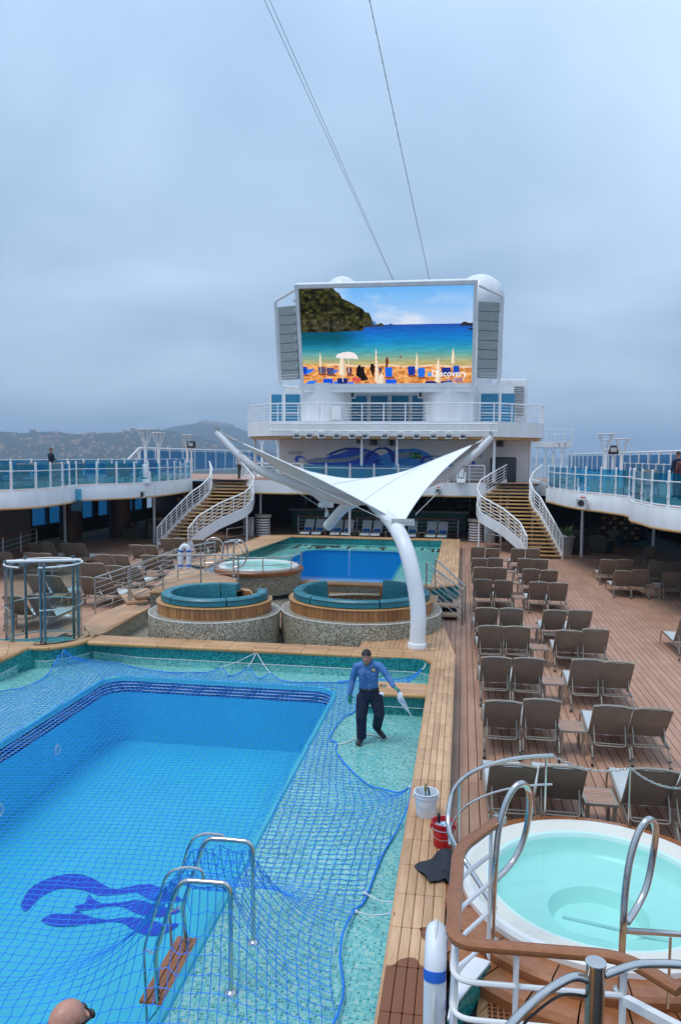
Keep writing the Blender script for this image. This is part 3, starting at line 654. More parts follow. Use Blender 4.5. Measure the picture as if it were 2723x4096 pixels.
mb.box((-.12, 34.9, .22), (.04, 15.2, .46)); mb.box((-5.0, 42.5, .22), (9.4, .04, .44)); mb.box((-10.92, 36, .22), (.04, 12.5, .44))
mb.add([(-1.0, 26.62, 0), (-.1, 27.3, 0), (-.1, 27.3, .455), (-1.0, 26.62, .455)], [(0, 1, 2, 3)])
struct('coping_side', mb, 'teal_m', parent=fcop)
mb = MB(); mb.box((-3.4, 26.66, .22), (4.8, .04, .45)); struct('coping_front', mb, 'tan_m', parent=fcop)
for (a, b) in (((-5.7, 26.6, .455), (-1.0, 26.6, .455)), ((-1.0, 26.6, .455), (-.12, 27.3, .455)), ((-9.25, 41.98, .455), (-1.0, 41.92, .455)), ((-1.0, 27.1, .455), (-1.0, 41.9, .455)), ((-.12, 27.3, .455), (-.12, 42.4, .455)), ((-10.0, 29.6, .455), (-9.95, 41.3, .455))):
    mb = MB(); mb.tube([a, b], .04, 8); struct('nosing', mb, 'nose', parent=fcop)

# ================================================================== ISLAND BETWEEN THE POOLS
def rail(name, label, pts, h, bars, r=.022, rb=.011, mat='steel_b', matb='steel_b', posts=None, cat='railing', topmat=None, rtop=None, group=None, rise=True):
    """post-and-bar railing over a polyline of foot points: parts post, top_rail, bar"""
    t = thing(name, label, cat, tuple(pts[0]), 0, group)
    P = [Vector(p) for p in pts]
    for i, p in enumerate(P):
        if posts is None or i in posts:
            mb = MB(); mb.tube([p, p+Vector((0, 0, h))], r, 8); part('post', mb, mat, t)
    mb = MB(); mb.tube([p+Vector((0, 0, h)) for p in P], rtop or r*1.1, 8); part('top_rail', mb, topmat or mat, t)
    for k in range(bars):
        z = h*(k+1)/(bars+1); mb = MB(); mb.tube([p+Vector((0, 0, z)) for p in P], rb, 6); part('bar', mb, matb, t)
    return t
FZ = .2
isl = struct('island_floor', MB().add([(-8.9, 17.7, .05), (-.5, 17.7, .05), (-.5, 26.6, .05), (-8.9, 26.6, .05)], [(0, 1, 2, 3)]), 'tan_m', False)
boards(isl, [(-5.2, 20.6), (-.75, 20.6), (-.75, 26.62), (-5.6, 26.62)], (0, 1), .13, 2.0, FZ, 'coping_y', stag=.5, th=.03)
mb = MB(); mb.box((-3.0, 23.6, .1), (4.9, 6.0, .16)); struct('floor_bed', mb, 'caulk', parent=isl)
# pit on the left of the couches: pebble lined
mb = MB(); wallstrip(mb, [(-9.0, 17.68), (-1.9, 17.68)], .05, .455, closed=False, inward=True); struct('pit_wall', mb, 'tan_m', parent=isl)
LW = [(-8.773, 17.424, 0.5), (-8.785, 18.198, 0.5), (-8.827, 20.922, 0.5), (-9.77, 21.853, 0.5), (-9.917, 19.97, 0.5), (-9.615, 18.702, 0.5)]
d_ = (LW[2][0]-LW[1][0], LW[2][1]-LW[1][1])
walk = struct('left_walk', MB().prism([p[:2] for p in (LW[0], LW[1], LW[2], LW[3], LW[4], LW[5])], .0, .45), 'tan_m', False)
boards(walk, [LW[0][:2], (LW[1][0]+.1, LW[1][1]-.25), LW[1][:2], LW[2][:2], LW[3][:2], LW[4][:2], LW[5][:2]], d_, .11, 1.1, .5)
mb = MB(); mb.tube([LW[0], (LW[1][0]-.12, LW[1][1]-.1, .47), LW[1], LW[2]], .035, 8); struct('nosing', mb, 'coping', parent=walk)

# ---- round sunken couches
def couch(nm, label, c, Rr, gap0, gap1, seams):
    t = thing(nm, label, 'couch', (c[0], c[1], .05), 0, 'round couches under the sail')
    rm = Rr+.23
    mb = MB(); mb.lathe([(rm, .05), (rm, .86), (rm-.02, .905), (rm-.06, .91), (Rr-.05, .91)], (c[0], c[1], 0), 72); part('mosaic_base', mb, 'tan_m', t)
    mb = MB(); mb.tube([(c[0]+(rm-.01)*math.cos(a), c[1]+(rm-.01)*math.sin(a), .898) for a in np.linspace(0, 2*PI, 72, endpoint=False)], .012, 5, closed=True); part('trim_line', mb, 'rope', t)
    g0, g1 = gap0-.12, gap1+.12
    mb = MB(); mb.ringbox((c[0], c[1], 0), Rr-.06, Rr-.025, .2, 1.17, g1, g0+2*PI, 60); ring = part('barrel_ring', mb, 'caulk', t)
    ns_ = int(2*PI*Rr/.125); da = 2*PI/ns_
    sm = MB(); sm.ringbox((0, 0, 0), Rr-.025, Rr, .912, 1.175, -da*.462, da*.462, 2); sme = sm.mesh('stave', 'stave', False)
    for k in range(ns_):
        a = k*da
        if (a-gap0) % (2*PI) < (gap1-gap0): continue
        o = objm('stave', sme, ring); o.rotation_euler[2] = a; o.location = (0, 0, -.05)
    mb = MB(); mb.lathe([(Rr-.36, 1.178), (Rr+.01, 1.178), (Rr+.03, 1.19), (Rr+.02, 1.205), (Rr-.36, 1.205), (Rr-.36, 1.178)], (c[0], c[1], 0), 60, g1, g0+2*PI); part('cap_rail', mb, 'nose', t)
    ed = [g1]+[s_ for s_ in seams]+[g0+2*PI]
    for a, b in zip(ed, ed[1:]):
        e_ = .012
        mb = MB(); mb.lathe([(Rr-.33, 1.207), (Rr-.12, 1.207), (Rr-.09, 1.23), (Rr-.10, 1.36), (Rr-.14, 1.40), (Rr-.30, 1.405), (Rr-.345, 1.385), (Rr-.36, 1.33), (Rr-.40, .72), (Rr-.30, .70), (Rr-.33, 1.207)], (c[0], c[1], 0), 12, a+e_, b-e_)
        for aa in (a+e_, b-e_):
            q = [(c[0]+r*math.cos(aa), c[1]+r*math.sin(aa), z) for r, z in ((Rr-.40, .72), (Rr-.36, 1.33), (Rr-.345, 1.385), (Rr-.30, 1.405), (Rr-.14, 1.40), (Rr-.10, 1.36), (Rr-.09, 1.23), (Rr-.12, 1.207), (Rr-.33, 1.207), (Rr-.30, .70))]
            mb.add(q, [tuple(range(10))])
        bc = part('back_cushion', mb, 'teal_cush', t)
        mb = MB(); mb.tube([(c[0]+(Rr-.09)*math.cos(x), c[1]+(Rr-.09)*math.sin(x), 1.35) for x in np.linspace(a+e_, b-e_, 12)], .008, 5); part('piping', mb, 'black', bc)
        mb = MB(); mb.ringbox((c[0], c[1], 0), Rr-.95, Rr-.41, .52, .70, a+e_, b-e_, 10); part('seat_cushion', mb, 'teal_cush', t)
    mb = MB(); mb.ringbox((c[0], c[1], 0), Rr-.9, Rr-.3, .2, .515, g1, g0+2*PI, 40); part('seat_base', mb, 'stave', t)
    return t
couch('round_couch', 'smaller round couch with teal cushions and open back, left of the mast', (-6.3, 19.35), 1.46, R(33), R(69), [R(x) for x in (100, 175, 235, 300, 350)])
couch('round_couch', 'larger round couch with teal cushions directly behind the white mast', (-2.6, 20.35), 1.89, R(82), R(128), [R(x) for x in (200, 232, 292, 338, 395)])

# ---- raised platform left of the far hot tub, steps, rails
PZ = .85
PF = [(-9.086, 21.772, 0.85), (-6.807, 23.028, 0.85), (-7.316, 24.751, 0.85), (-9.008, 26.388, 0.85), (-10.202, 27.114, 0.85), (-9.684, 24.244, 0.85)]
plat = struct('spa_platform', MB().prism([p[:2] for p in PF], 0, PZ-.05), 'tan_m', False)
boards(plat, [p[:2] for p in PF], (PF[1][0]-PF[0][0], PF[1][1]-PF[0][1]), .13, 1.6, PZ, stag=.4)
mb = MB(); mb.tube([PF[0], PF[1]], .045, 8); mb.v = [(a, b, c-.03) for a, b, c in mb.v]; struct('nosing', mb, 'nose', parent=plat)
for q, z in ((((790, 480), (885, 474)), .69), (((735, 512), (828, 506)), .58)): pass
a0 = (-9.435, 21.747, 0.69); a1 = (-9.048, 22.006, 0.69); b0 = (-9.596, 21.427, 0.58); b1 = (-9.198, 21.678, 0.58)
for (a, b, z) in ((a0, a1, .69), (b0, b1, .58)):
    mb = MB(); dx = Vector((b[0]-a[0], b[1]-a[1], 0)); nrm = Vector((-dx.y, dx.x, 0)).normalized()
    q = [Vector(a)-dx*.1, Vector(b)+dx*.2, Vector(b)+dx*.2+nrm*1.5, Vector(a)-dx*.1+nrm*1.5]
    mb.prism([(p.x, p.y) for p in q], z-.06, z); struct('tread', mb, 'coping', parent=plat)
    mb = MB(); q2 = [p+dx*.08 if i in (0, 3) else p for i, p in enumerate(q)]; mb.prism([(p.x, p.y+.02) for p in q2], .45, z-.06); struct('riser', mb, 'tan_m', parent=plat)
for (pa, pb, z) in (((-6.842, 23.409, 0.65), (-6.733, 24.009, 0.65), .65), ((-6.559, 22.591, 0.45), (-6.409, 24.213, 0.45), .45)):
    mb = MB(); q = [(pa[0], pa[1]), (pa[0]+.45, pa[1]-.02), (pb[0]+.05, pb[1]), (pb[0]-.4, pb[1]+.15)]; mb.prism(q, z-.05, z); struct('tread', mb, 'coping', parent=plat)
    mb = MB(); q = [(x-.05, y+.03) for x, y in q]; mb.prism(q, .05, z-.05); struct('riser', mb, 'caulk', parent=plat)
A = (-9.917, 19.97, 0.5); B = (-8.895, 22.316, 0.85); C = (-6.764, 23.055, 0.85)
rail('platform_railing', 'long steel railing with seven bars climbing to the far hot tub platform', [A, tuple((np.array(A)+np.array(B))/2), B, tuple((np.array(B)+np.array(C))/2), C], 1.02, 6, .024, .010)
A2 = (A[0]+.25, A[1]+1.6, .5); B2 = (-9.081, 24.064, 0.85); C2 = (-8.799, 25.486, 0.85)
rail('platform_railing', 'steel railing behind the platform steps, beside the hanging lifebuoy', [A2, B2, C2, (C2[0]+.25, C2[1]+.8, .85)], 1.02, 6, .022, .010)

# ---- far hot tub
def hot_tub(nm, label, c, zf, zr, Rw, rw0, rwa, wall=True):
    """Rw outer timber radius, rw0 outer acrylic radius, rwa water radius, zr rim height"""
    t = thing(nm, label, 'hot tub', (c[0], c[1], zf))
    if wall:
        mb = MB(); mb.lathe([(Rw-.08, zf), (Rw-.08, zr-.15)], (c[0], c[1], 0), 64); part('mosaic_wall', mb, 'tan_m', t)
    for k in range(16):
        a = 2*PI*k/16; mb = MB()
        mb.lathe([(rw0-.05, zr-.14), (Rw-.02, zr-.14), (Rw, zr-.11), (Rw, zr-.03), (Rw-.03, zr), (rw0-.05, zr)], (c[0], c[1], 0), 6, a+.004, a+2*PI/16-.004)
        part('rim_plank', mb, 'teak', t)
    mb = MB(); mb.lathe([(rw0, zr-.02), (rw0, zr+.05), (rw0-.03, zr+.08), (rw0-.08, zr+.085)], (c[0], c[1], 0), 72); part('acrylic_rim', mb, 'tubwhite', t)
    mb = MB(); mb.lathe([(rw0-.08, zr+.085), (rwa+.06, zr+.06)], (c[0], c[1], 0), 72); part('overflow_grate', mb, 'tubgrate', t)
    mb = MB(); mb.lathe([(rwa+.06, zr+.06), (rwa+.02, zr+.055), (rwa, zr+.02), (rwa-.05, zr-.13), (rwa-.12, zr-.19), (rwa-.50, zr-.22), (rwa-.58, zr-.26), (rwa-.64, zr-.41), (.001, zr-.43)], (c[0], c[1], 0), 72); part('bowl', mb, 'tubaqua', t)
    mb = MB(); mb.lathe([(rwa+.005, zr+.015), (.001, zr+.015)], (c[0], c[1], 0), 72); part('water_surface', mb, 'tubwater', t)
    return t
SC = (-7.05, 26.6)
hot_tub('hot_tub', 'round hot tub with timber rim and pebble mosaic wall beside the far pool', SC, FZ, 1.0, 1.58, 1.42, 1.16)
t = thing('tub_railing', 'low curved steel rail round the far hot tub rim', 'railing', (SC[0], SC[1], 1.0))
aa = np.linspace(R(-125), R(30), 26)
mb = MB(); mb.tube([(SC[0]+1.5*math.cos(a), SC[1]+1.5*math.sin(a), 1.5) for a in aa]+[(SC[0]+1.1, SC[1]+1.25, 1.52)], .024, 8); part('top_rail', mb, 'steel', t)
mb = MB(); mb.tube([(SC[0]+1.5*math.cos(a), SC[1]+1.5*math.sin(a), 1.24) for a in aa], .012, 6); part('bar', mb, 'steel', t)
for a in (R(-110), R(-70), R(-28), R(12)): mb = MB(); mb.tube([(SC[0]+1.5*math.cos(a), SC[1]+1.5*math.sin(a), 1.0), (SC[0]+1.5*math.cos(a), SC[1]+1.5*math.sin(a), 1.5)], .018, 8); part('post', mb, 'steel', t)
def grab_loop(nm, label, base, foot2, h, w, dirx, r=.026, curl=.30, mat='steel'):
    """tall bent tube handrail: rises, arches over and curls back"""
    t = thing(nm, label, 'handrail', base); b = Vector(base); d = Vector((dirx[0], dirx[1], 0)).normalized()
    pts = [b, b+Vector((0, 0, h*.62))]
    for k in range(1, 13):
        a = PI-PI*k/12; pts.append(b+d*(w/2+w/2*math.cos(a))+Vector((0, 0, h*.72+h*.28*math.sin(a))))
    pts += [b+d*w*.98+Vector((0, 0, h*.50)), b+d*w*.80+Vector((0, 0, h*.36)), b+d*w*.45+Vector((0, 0, h*.27)), b+d*.02+Vector((0, 0, h*.25))]
    mb = MB(); mb.tube(smoothpath(pts, 3), r, 10); part('tube', mb, mat, t)
    mb = MB(); mb.lathe([(.001, .02), (r*2.2, .02), (r*2.4, .0)], base, 14); part('flange', mb, mat, t)
    return t
grab_loop('grab_rail', 'looped steel grab rail at the far hot tub, left of the pair', (-8.484, 24.999, 1), None, 1.15, .62, (1, .1))
grab_loop('grab_rail', 'looped steel grab rail at the far hot tub, right of the pair', (-7.277, 24.293, 1), None, 1.15, .42, (1, .1))
mb = MB(); mb.box((SC[0]+1.45*math.cos(R(-35)), SC[1]+1.45*math.sin(R(-35)), .62), (.02, .30, .48), R(-35)); solo('notice_plate', mb, 'grey', 'small grey notice plate on the mosaic wall of the far hot tub', 'sign', (SC[0]+1.2, SC[1]-.85, .4))

# horseshoe lifebuoys
def lifebuoy(nm, label, loc, rz, h=.74, w=.40, r=.075):
    t = thing(nm, label, 'lifebuoy', loc, 0); ca, sa = math.cos(rz), math.sin(rz)
    hw = w/2-r; loop = [(-hw, 0), (-hw, h-.30)]+[(-hw*math.cos(a), h-.30+(.30-r)*math.sin(a)) for a in np.linspace(0, PI, 11)][1:-1]+[(hw, h-.30), (hw, 0)]
    tow = lambda u, z: (loc[0]+u*ca, loc[1]+u*sa, loc[2]+z)
    path = [tow(u, z) for u, z in loop]
    rs = [r*.55]+[r]*(len(path)-2)+[r*.55]
    path = [tow(-hw, -.05)]+path+[tow(hw, -.05)]; rs = [r*.3]+rs+[r*.3]; rs[1] = r; rs[-2] = r
    mb = MB(); mb.tube(path, rs, 14); b = part('float', mb, 'buoy', t)
    for s_ in (-1, 1):
        mb = MB(); mb.tube([tow(s_*hw, .05), tow(s_*hw, .125)], r*1.04, 14); part('band', mb, 'buoyband', t)
        mb = MB(); mb.tube([tow(s_*hw*math.cos(a), h-.30+(.30-r)*math.sin(a)) for a in (R(8), R(16), R(24))], r*1.04, 14); part('band', mb, 'buoyband', t)
    mb = MB(); mb.tube(smoothpath([tow(-hw-r, .06), tow(-hw-r*1.25, h*.35), tow(-hw-r*1.05, h-.34), tow(-hw*.5, h-.02), tow(hw*.5, h-.02), tow(hw+r*1.05, h-.34), tow(hw+r*1.25, h*.3), tow(hw+r, .06)], 4), .009, 5); part('grab_line', mb, 'rope', t)
    return t
p = (-8.6, 23.4, 1.35)
lifebuoy('lifebuoy', 'white horseshoe lifebuoy with blue bands hanging on the far platform railing', p, R(10), .78, .42, .085)

# railing on the steps at the right of the couches
RA, RB = (-1.102, 25.042, 0.5), (0.061, 22.832, 0)
for k, (dx, lab) in enumerate((((0, 0), 'sloping steel step railing right of the mast, nearer of the pair'), ((.25, .95), 'sloping steel step railing right of the mast, farther of the pair'))):
    rail('step_railing', lab, [(RA[0]+dx[0], RA[1]+dx[1], .48), (RB[0]+dx[0]*.3, RB[1]+dx[1]*.6, 0)], 1.05, 5 if k == 0 else 2, .026, .011, 'steel_b')
for i, (z, yy) in enumerate(((.34, 24.3), (.17, 23.7))):
    mb = MB(); mb.box((-.42, yy, z-.03), (.75, .5, .06)); mb.box((-.42, yy+.1, z/2-.03), (.6, .3, z-.06), mi=1)
    solo('wooden_step', mb, ['coping_y', 'black'], ['upper', 'lower'][i]+' wooden step beside the couch on the right', 'step', (-.42, yy, 0), 'wooden steps at the right of the couch')

# ---- glass shower enclosure on the left
sh = (-9.613, 16.724, 0.5); SHC = (sh[0]-.25, sh[1]+1.0)
t = thing('shower_screen', 'round glass shower screen with steel posts left of the near pool', 'shower', (SHC[0], SHC[1], .0))
posts = [(-9.613, 16.724, 0.5), (-9.017, 17.443, 0.5), (-9.719, 18.087, 0.25), (-10.778, 17.837, 0.25), (-10.352, 16.175, 0.5)]
# best circle through the two front posts and the left edge
cxs, cys, RS = -9.95, 17.4, .86
angs = [R(-63), R(2), R(67), R(150), R(205), R(245)]
for i, a in enumerate(angs):
    p = (cxs+RS*math.cos(a), cys+RS*math.sin(a))
    for s_ in ((-.05, .05) if i == 0 else (0,)):
        q = (p[0]+s_, p[1], 0.25); mb = MB(); mb.tube([q, (q[0], q[1], 2.32)], .034, 12); mb.lathe([(.036, 2.32), (.045, 2.33), (.045, 2.36), (.001, 2.36)], (q[0], q[1], 0), 12); part('post', mb, 'steel_teal_refl', t)
for a0, a1 in zip(angs, angs[1:]):
    if a1-a0 > R(85): pass
    mb = MB(); mb.lathe([(RS, .40), (RS, 2.26)], (cxs, cys, 0), 10, a0+.05, a1-.05); part('glass_panel', mb, 'cglass', t)
for z, r in ((2.28, .020), (1.28, .018), (.42, .014)):
    mb = MB(); mb.tube([(cxs+(RS+.03)*math.cos(a), cys+(RS+.03)*math.sin(a), z) for a in np.linspace(R(-68), R(262 if z > 2 else 240), 44)], r, 8); part('ring_rail', mb, 'rail_white' if z > 2 else 'steel', t)
mb = MB(); a = angs[1]; mb.tube([(cxs+RS*math.cos(R(20)), cys+RS*math.sin(R(20)), 2.33), (cxs-.75, cys-.35, 2.33)], .04, 12); part('overhead_pipe', mb, 'rail_white', t)
mb = MB(); mb.lathe([(.001, 1.05), (.07, 1.05), (.08, 1.08), (.02, 1.11), (.001, 1.11)], (cxs+RS-.1, cys-.3, 0), 12); part('soap_dish', mb, 'rail_white', t)
mb = MB(); mb.lathe([(RS+.05, .15), (RS+.05, .50), (RS+.16, .50), (RS+.16, .46)], (cxs, cys, 0), 40, R(-75), R(40)); mb.lathe([(RS-.02, .30), (RS-.02, .36), (RS-.14, .36), (RS-.14, .30)], (cxs, cys, 0), 40, R(-150), R(-60)); part('kerb', mb, 'coping', t)
mb = MB(); mb.lathe([(.001, .26), (RS+.04, .26)], (cxs, cys, 0), 40); part('tray', mb, 'teal_m', t)

# ---- sail canopy on its arched mast
HL, HR, FL, BL = (-6.898, 24, 5.284), (0.248, 24, 5.269), (-1.412, 18.75, 3.306), (-4.95, 28.2, 3.075)
t = thing('sail_canopy', 'white tensioned sail canopy on arched white mast over the couches', 'canopy', (-.98, 17.9, .5))
cn = (np.array(HL)+np.array(HR)+np.array(FL)+np.array(BL))/4
def edge(a, b, sag, s_):
    a, b = np.array(a), np.array(b); mid = (a+b)/2; inw = cn-mid; inw = inw/np.linalg.norm(inw)
    return a+(b-a)*s_+inw*sag*4*s_*(1-s_)
NU = 36; G = np.zeros((NU+1, NU+1, 3)); sg = (.32, .2, .12, .28)
for i in range(NU+1):
    u = i/NU
    for j in range(NU+1):
        v = j/NU
        # u: HL->FL side to BL->HR side ; v along
        e0 = edge(HL, FL, sg[0], u); e1 = edge(BL, HR, sg[1], u); f0 = edge(HL, BL, sg[2], v); f1 = edge(FL, HR, sg[3], v)
        bl = (1-u)*(1-v)*np.array(HL)+u*(1-v)*np.array(FL)+(1-u)*v*np.array(BL)+u*v*np.array(HR)
        G[i, j] = (1-v)*e0+v*e1+(1-u)*f0+u*f1-bl
mb = MB(); mb.add(G.reshape(-1, 3).tolist(), [(i*(NU+1)+j, (i+1)*(NU+1)+j, (i+1)*(NU+1)+j+1, i*(NU+1)+j+1) for i in range(NU) for j in range(NU)])
sail = part('sail', mb, 'sail', t)
for nm_, pts in (('hem', G[:, 0]), ('hem', G[:, NU]), ('hem', G[0, :]), ('hem', G[NU, :])):
    mb = MB(); mb.tube(pts.tolist(), .022, 6); part('hem', mb, 'sail', sail)
for q_ in (.2, .4, .6, .8):
    mb = MB(); mb.tube((G[int(NU*q_), :]+np.array((0, 0, .010))).tolist(), .006, 4); part('seam', mb, 'grey', sail)
spine = [(-.98, 17.9, .5), (-0.974, 17.95, 1.423), (-1.17, 18.1, 2.409), (-1.447, 18.55, 3.018), (-1.853, 19.6, 3.376), (-2.6, 21.8, 3.72), (-3.1, 24.0, 3.72), (-3.46, 26, 3.443), (-4.172, 27.3, 3.053), (-4.869, 28.2, 2.342)]
mb = MB(); sp = smoothpath(spine, 6); mb.tube(sp, [.185]*len(sp), 20); mast = part('mast', mb, 'white', t)
mb = MB(); mb.lathe([(.001, .62), (.19, .62), (.215, .61), (.225, .57), (.225, .5)], (-.98, 17.9, 0), 28); part('base_collar', mb, 'white', mast)
lt = [(-7.759, 24, 5.642), (-7.005, 24, 4.907), (-6.255, 24, 4.408), (-5.386, 24, 4.091), (-4.773, 24, 3.868), (-3.504, 23.8, 3.561)]
rt_ = [(-3.504, 23.8, 3.561), (-2.108, 23.9, 3.739), (-0.654, 24, 4.301), (-0.176, 24, 4.609), (0.385, 24, 5.06), (0.825, 24, 5.532)]
cp = smoothpath(lt+rt_[1:], 5); n = len(cp)
mb = MB(); mb.tube(cp, [.10+.06*math.sin(PI*i/(n-1)) for i in range(n)], 16); part('cross_boom', mb, 'white', t)
for (tip, cor) in ((lt[0], HL), (rt_[-1], HR)):
    d = Vector(cor)-Vector(tip); q0 = Vector(tip)+Vector((0, -.05, .1)); q1 = Vector(cor)+d*.12
    mb = MB(); mb.beam(q0-d*.02, q0+d*.12, .05, .16); mb.tube([q0+d*.1, Vector(cor)-d*.25], .018, 6); mb.tube([Vector(cor)-d*.55, Vector(cor)-d*.2], .04, 8); mb.beam(Vector(cor)-d*.28, Vector(cor)+d*.05, .22, .03); part('turnbuckle', mb, 'steel_b', t)
for (cor, tgt) in ((FL, (-1.346, 18.35, 2.972)), (BL, (-4.901, 28.1, 2.819))):
    d = (Vector(tgt)-Vector(cor)); mb = MB(); mb.beam(Vector(cor)+Vector((-.28, 0, 0.03)), Vector(cor)+Vector((.28, 0, .03)), .03, .16); mb.tube([Vector(cor)+d*.1, Vector(cor)+d*.9], .035, 8); mb.beam(Vector(cor)+d*.8, Vector(tgt)+Vector((.0, 0.05, -.12)), .03, .26)
    for s_ in (-.2, -.1, 0, .1, .2): mb.sphere((cor[0]+s_, cor[1]-.03, cor[2]+.05), .022, 6, 4)
    part('corner_plate', mb, 'grey', t)
for a, b in (((-5.697, 24, 4.131), (-5.068, 28.2, 2.985)), ((-7.086, 24, 5.041), (-1.715, 18.7, 3.328)), ((0.051, 24, 4.652), (-1.106, 18.7, 3.525)), ((0.442, 24, 5.06), (-4.282, 28.1, 2.963))):
    mb = MB(); mb.tube([a, b], .012, 5); part('stay_wire', mb, 'steel_b', t)

# ladder at the left of the far pool and small deck plates
t = thing('pool_ladder', 'small stainless ladder at the left side of the far pool', 'ladder', (-8.776, 31.735, 0.5))
for k, yy in enumerate((31.6, 32.3)):
    mb = MB(); mb.tube(fillet([(-9.95, yy, .5), (-9.95, yy, 1.25), (-9.35, yy, 1.32), (-9.05, yy, .9), (-9.0, yy, -.2)], .16, 5), .028, 8); part('side_rail', mb, 'steel', t)
for z in (.0, .28): mb = MB(); mb.box((-9.05, 31.95, z), (.12, .7, .03)); part('step', mb, 'steel', t)
for (p, r_, lab) in (((0.259, 23.416, 0), .17, 'round deck plate at the foot of the step railing'), ((6.908, 25.618, 0), .34, 'round deck hatch near the right edge of the deck')):
    mb = MB(); mb.lathe([(.001, .008), (r_*.8, .008), (r_*.82, .004), (r_*.94, .004), (r_*.96, .009), (r_, .001)][::-1], (p[0], p[1], 0), 28); solo('deck_plate', mb, 'deck', lab, 'hatch', (p[0], p[1], 0))

# ================================================================== UPPER DECKS, STAIRS, SUPERSTRUCTURE
ZU, ZB = 3.45, 2.80
ER = [(4.016, 39.349, 3.45), (4.507, 35.486, 3.45), (5.059, 33.153, 3.45), (5.349, 32.612, 3.45), (5.722, 31.529, 3.45), (6.029, 30.185, 3.45), (5.675, 27.911, 3.45), (5.763, 26.641, 3.45), (5.869, 25.123, 3.45), (6.7, 23.4, 3.45), (8.2, 22.4, 3.45), (12.6, 22.0, 3.45)]
EL = [(-15.82, 44.4, 3.45), (-15.424, 39.542, 3.45), (-15.744, 36.634, 3.45), (-16.591, 34.559, 3.45), (-17.266, 33.15, 3.45), (-16.812, 31.65, 3.45), (-16.616, 29.831, 3.45), (-16.744, 28.087, 3.45), (-18.2, 26.4, 3.45), (-20, 25.8, 3.45), (-23.6, 25.6, 3.45)]
def resample(pts, step):
    P = [Vector(p) for p in pts]; out = [P[0]]; acc = 0.0
    for a, b in zip(P, P[1:]):
        d = (b-a).length; t = step-acc
        while t <= d: out.append(a+(b-a)*(t/d)); t += step
        acc = (acc+d) % step if d else acc
    return out
def side_deck(nm, side, E, back, lab):
    sm = [p[:2] for p in smoothpath(E, 4)]
    poly = sm+back
    t = thing(nm, lab, 'deck', (sm[0][0], sm[0][1], ZB)); 
    mb = MB(); v, f = fill_loops([poly], ZU-.02); mb.add(v, f); part('deck_surface', mb, 'deck_s', t, False)
    mb = MB(); v, f = fill_loops([poly], ZB+.03); mb.add(v, [q[::-1] for q in f]); part('deckhead', mb, 'ceil', t, False)
    mb = MB(); lp = sm; n = len(lp); prof = ((0, ZB), (.0, ZU-.04), (.03, ZU), (.16, ZU))
    inw = []
    for i in range(n):
        a, b = Vector(lp[max(i-1, 0)]), Vector(lp[min(i+1, n-1)]); d = (b-a).normalized(); inw.append(Vector((-d.y, d.x))*(1 if side > 0 else -1))
    vs = []
    for (o_, z) in prof: vs += [(lp[i][0]+inw[i].x*o_, lp[i][1]+inw[i].y*o_, z) for i in range(n)]
    fs = [(k*n+i, k*n+i+1, (k+1)*n+i+1, (k+1)*n+i) for k in range(3) for i in range(n-1)]
    mb.add(vs, fs); part('fascia', mb, 'white', t)
    mb = MB(); mb.tube([(lp[i][0]+inw[i].x*.03, lp[i][1]+inw[i].y*.03, ZB-.01) for i in range(n)], .05, 6); part('edge_trim', mb, 'tread', t)
    return t, lp, inw
def glass_rail(nm, lab, pts, h=1.05, step=1.15, z=ZU, postw=.07, glass='tglass', midz=.78, off=0.0, cat='railing', panel_h=None):
    q = resample([(p[0], p[1], z) for p in pts], step)
    t = thing(nm, lab, cat, tuple(q[0]))
    for p in q:
        mb = MB(); mb.box((p.x, p.y, z+h/2), (postw, postw, h)); mb.sphere((p.x, p.y, z+h+.03), .045, 8, 6); mb.box((p.x, p.y, z+h*.72), (postw*1.5, postw*1.5, .05)); mb.box((p.x, p.y, z+h*.3), (postw*1.5, postw*1.5, .05)); part('post', mb, 'rail_white', t)
    for a, b in zip(q, q[1:]):
        d = (b-a); mb = MB(); mb.beam(a+d*.06+Vector((0, 0, (panel_h or h)*.53)), b-d*.06+Vector((0, 0, (panel_h or h)*.53)), .012, (panel_h or h)*.9); part('glass_panel', mb, glass, t)
    if midz:
        mb = MB(); mb.tube([p+Vector((0, 0, midz)) for p in q], .022, 6); part('mid_rail', mb, 'rail_white', t)
    mb = MB(); mb.tube([p+Vector((0, 0, .06)) for p in q], .02, 6); part('foot_rail', mb, 'rail_white', t)
    return t
tr_, lpR, inR = side_deck('side_deck', 1, ER, [(12.6, 60), (4.9, 60), (4.95, 46.0), (4.95, 40.0)], 'white-edged scalloped upper sun deck on the right side')
tl_, lpL, inL = side_deck('side_deck', -1, EL, [(-23.6, 60), (-15.9, 60), (-15.95, 46.0)], 'white-edged scalloped upper sun deck on the left side')
glass_rail('glass_balustrade', 'teal glass balustrade with white posts along the right upper deck', [(lpR[i][0]+inR[i].x*.12, lpR[i][1]+inR[i].y*.12) for i in range(len(lpR))])
glass_rail('glass_balustrade', 'teal glass balustrade with white posts along the left upper deck', [(lpL[i][0]+inL[i].x*.12, lpL[i][1]+inL[i].y*.12) for i in range(len(lpL))])
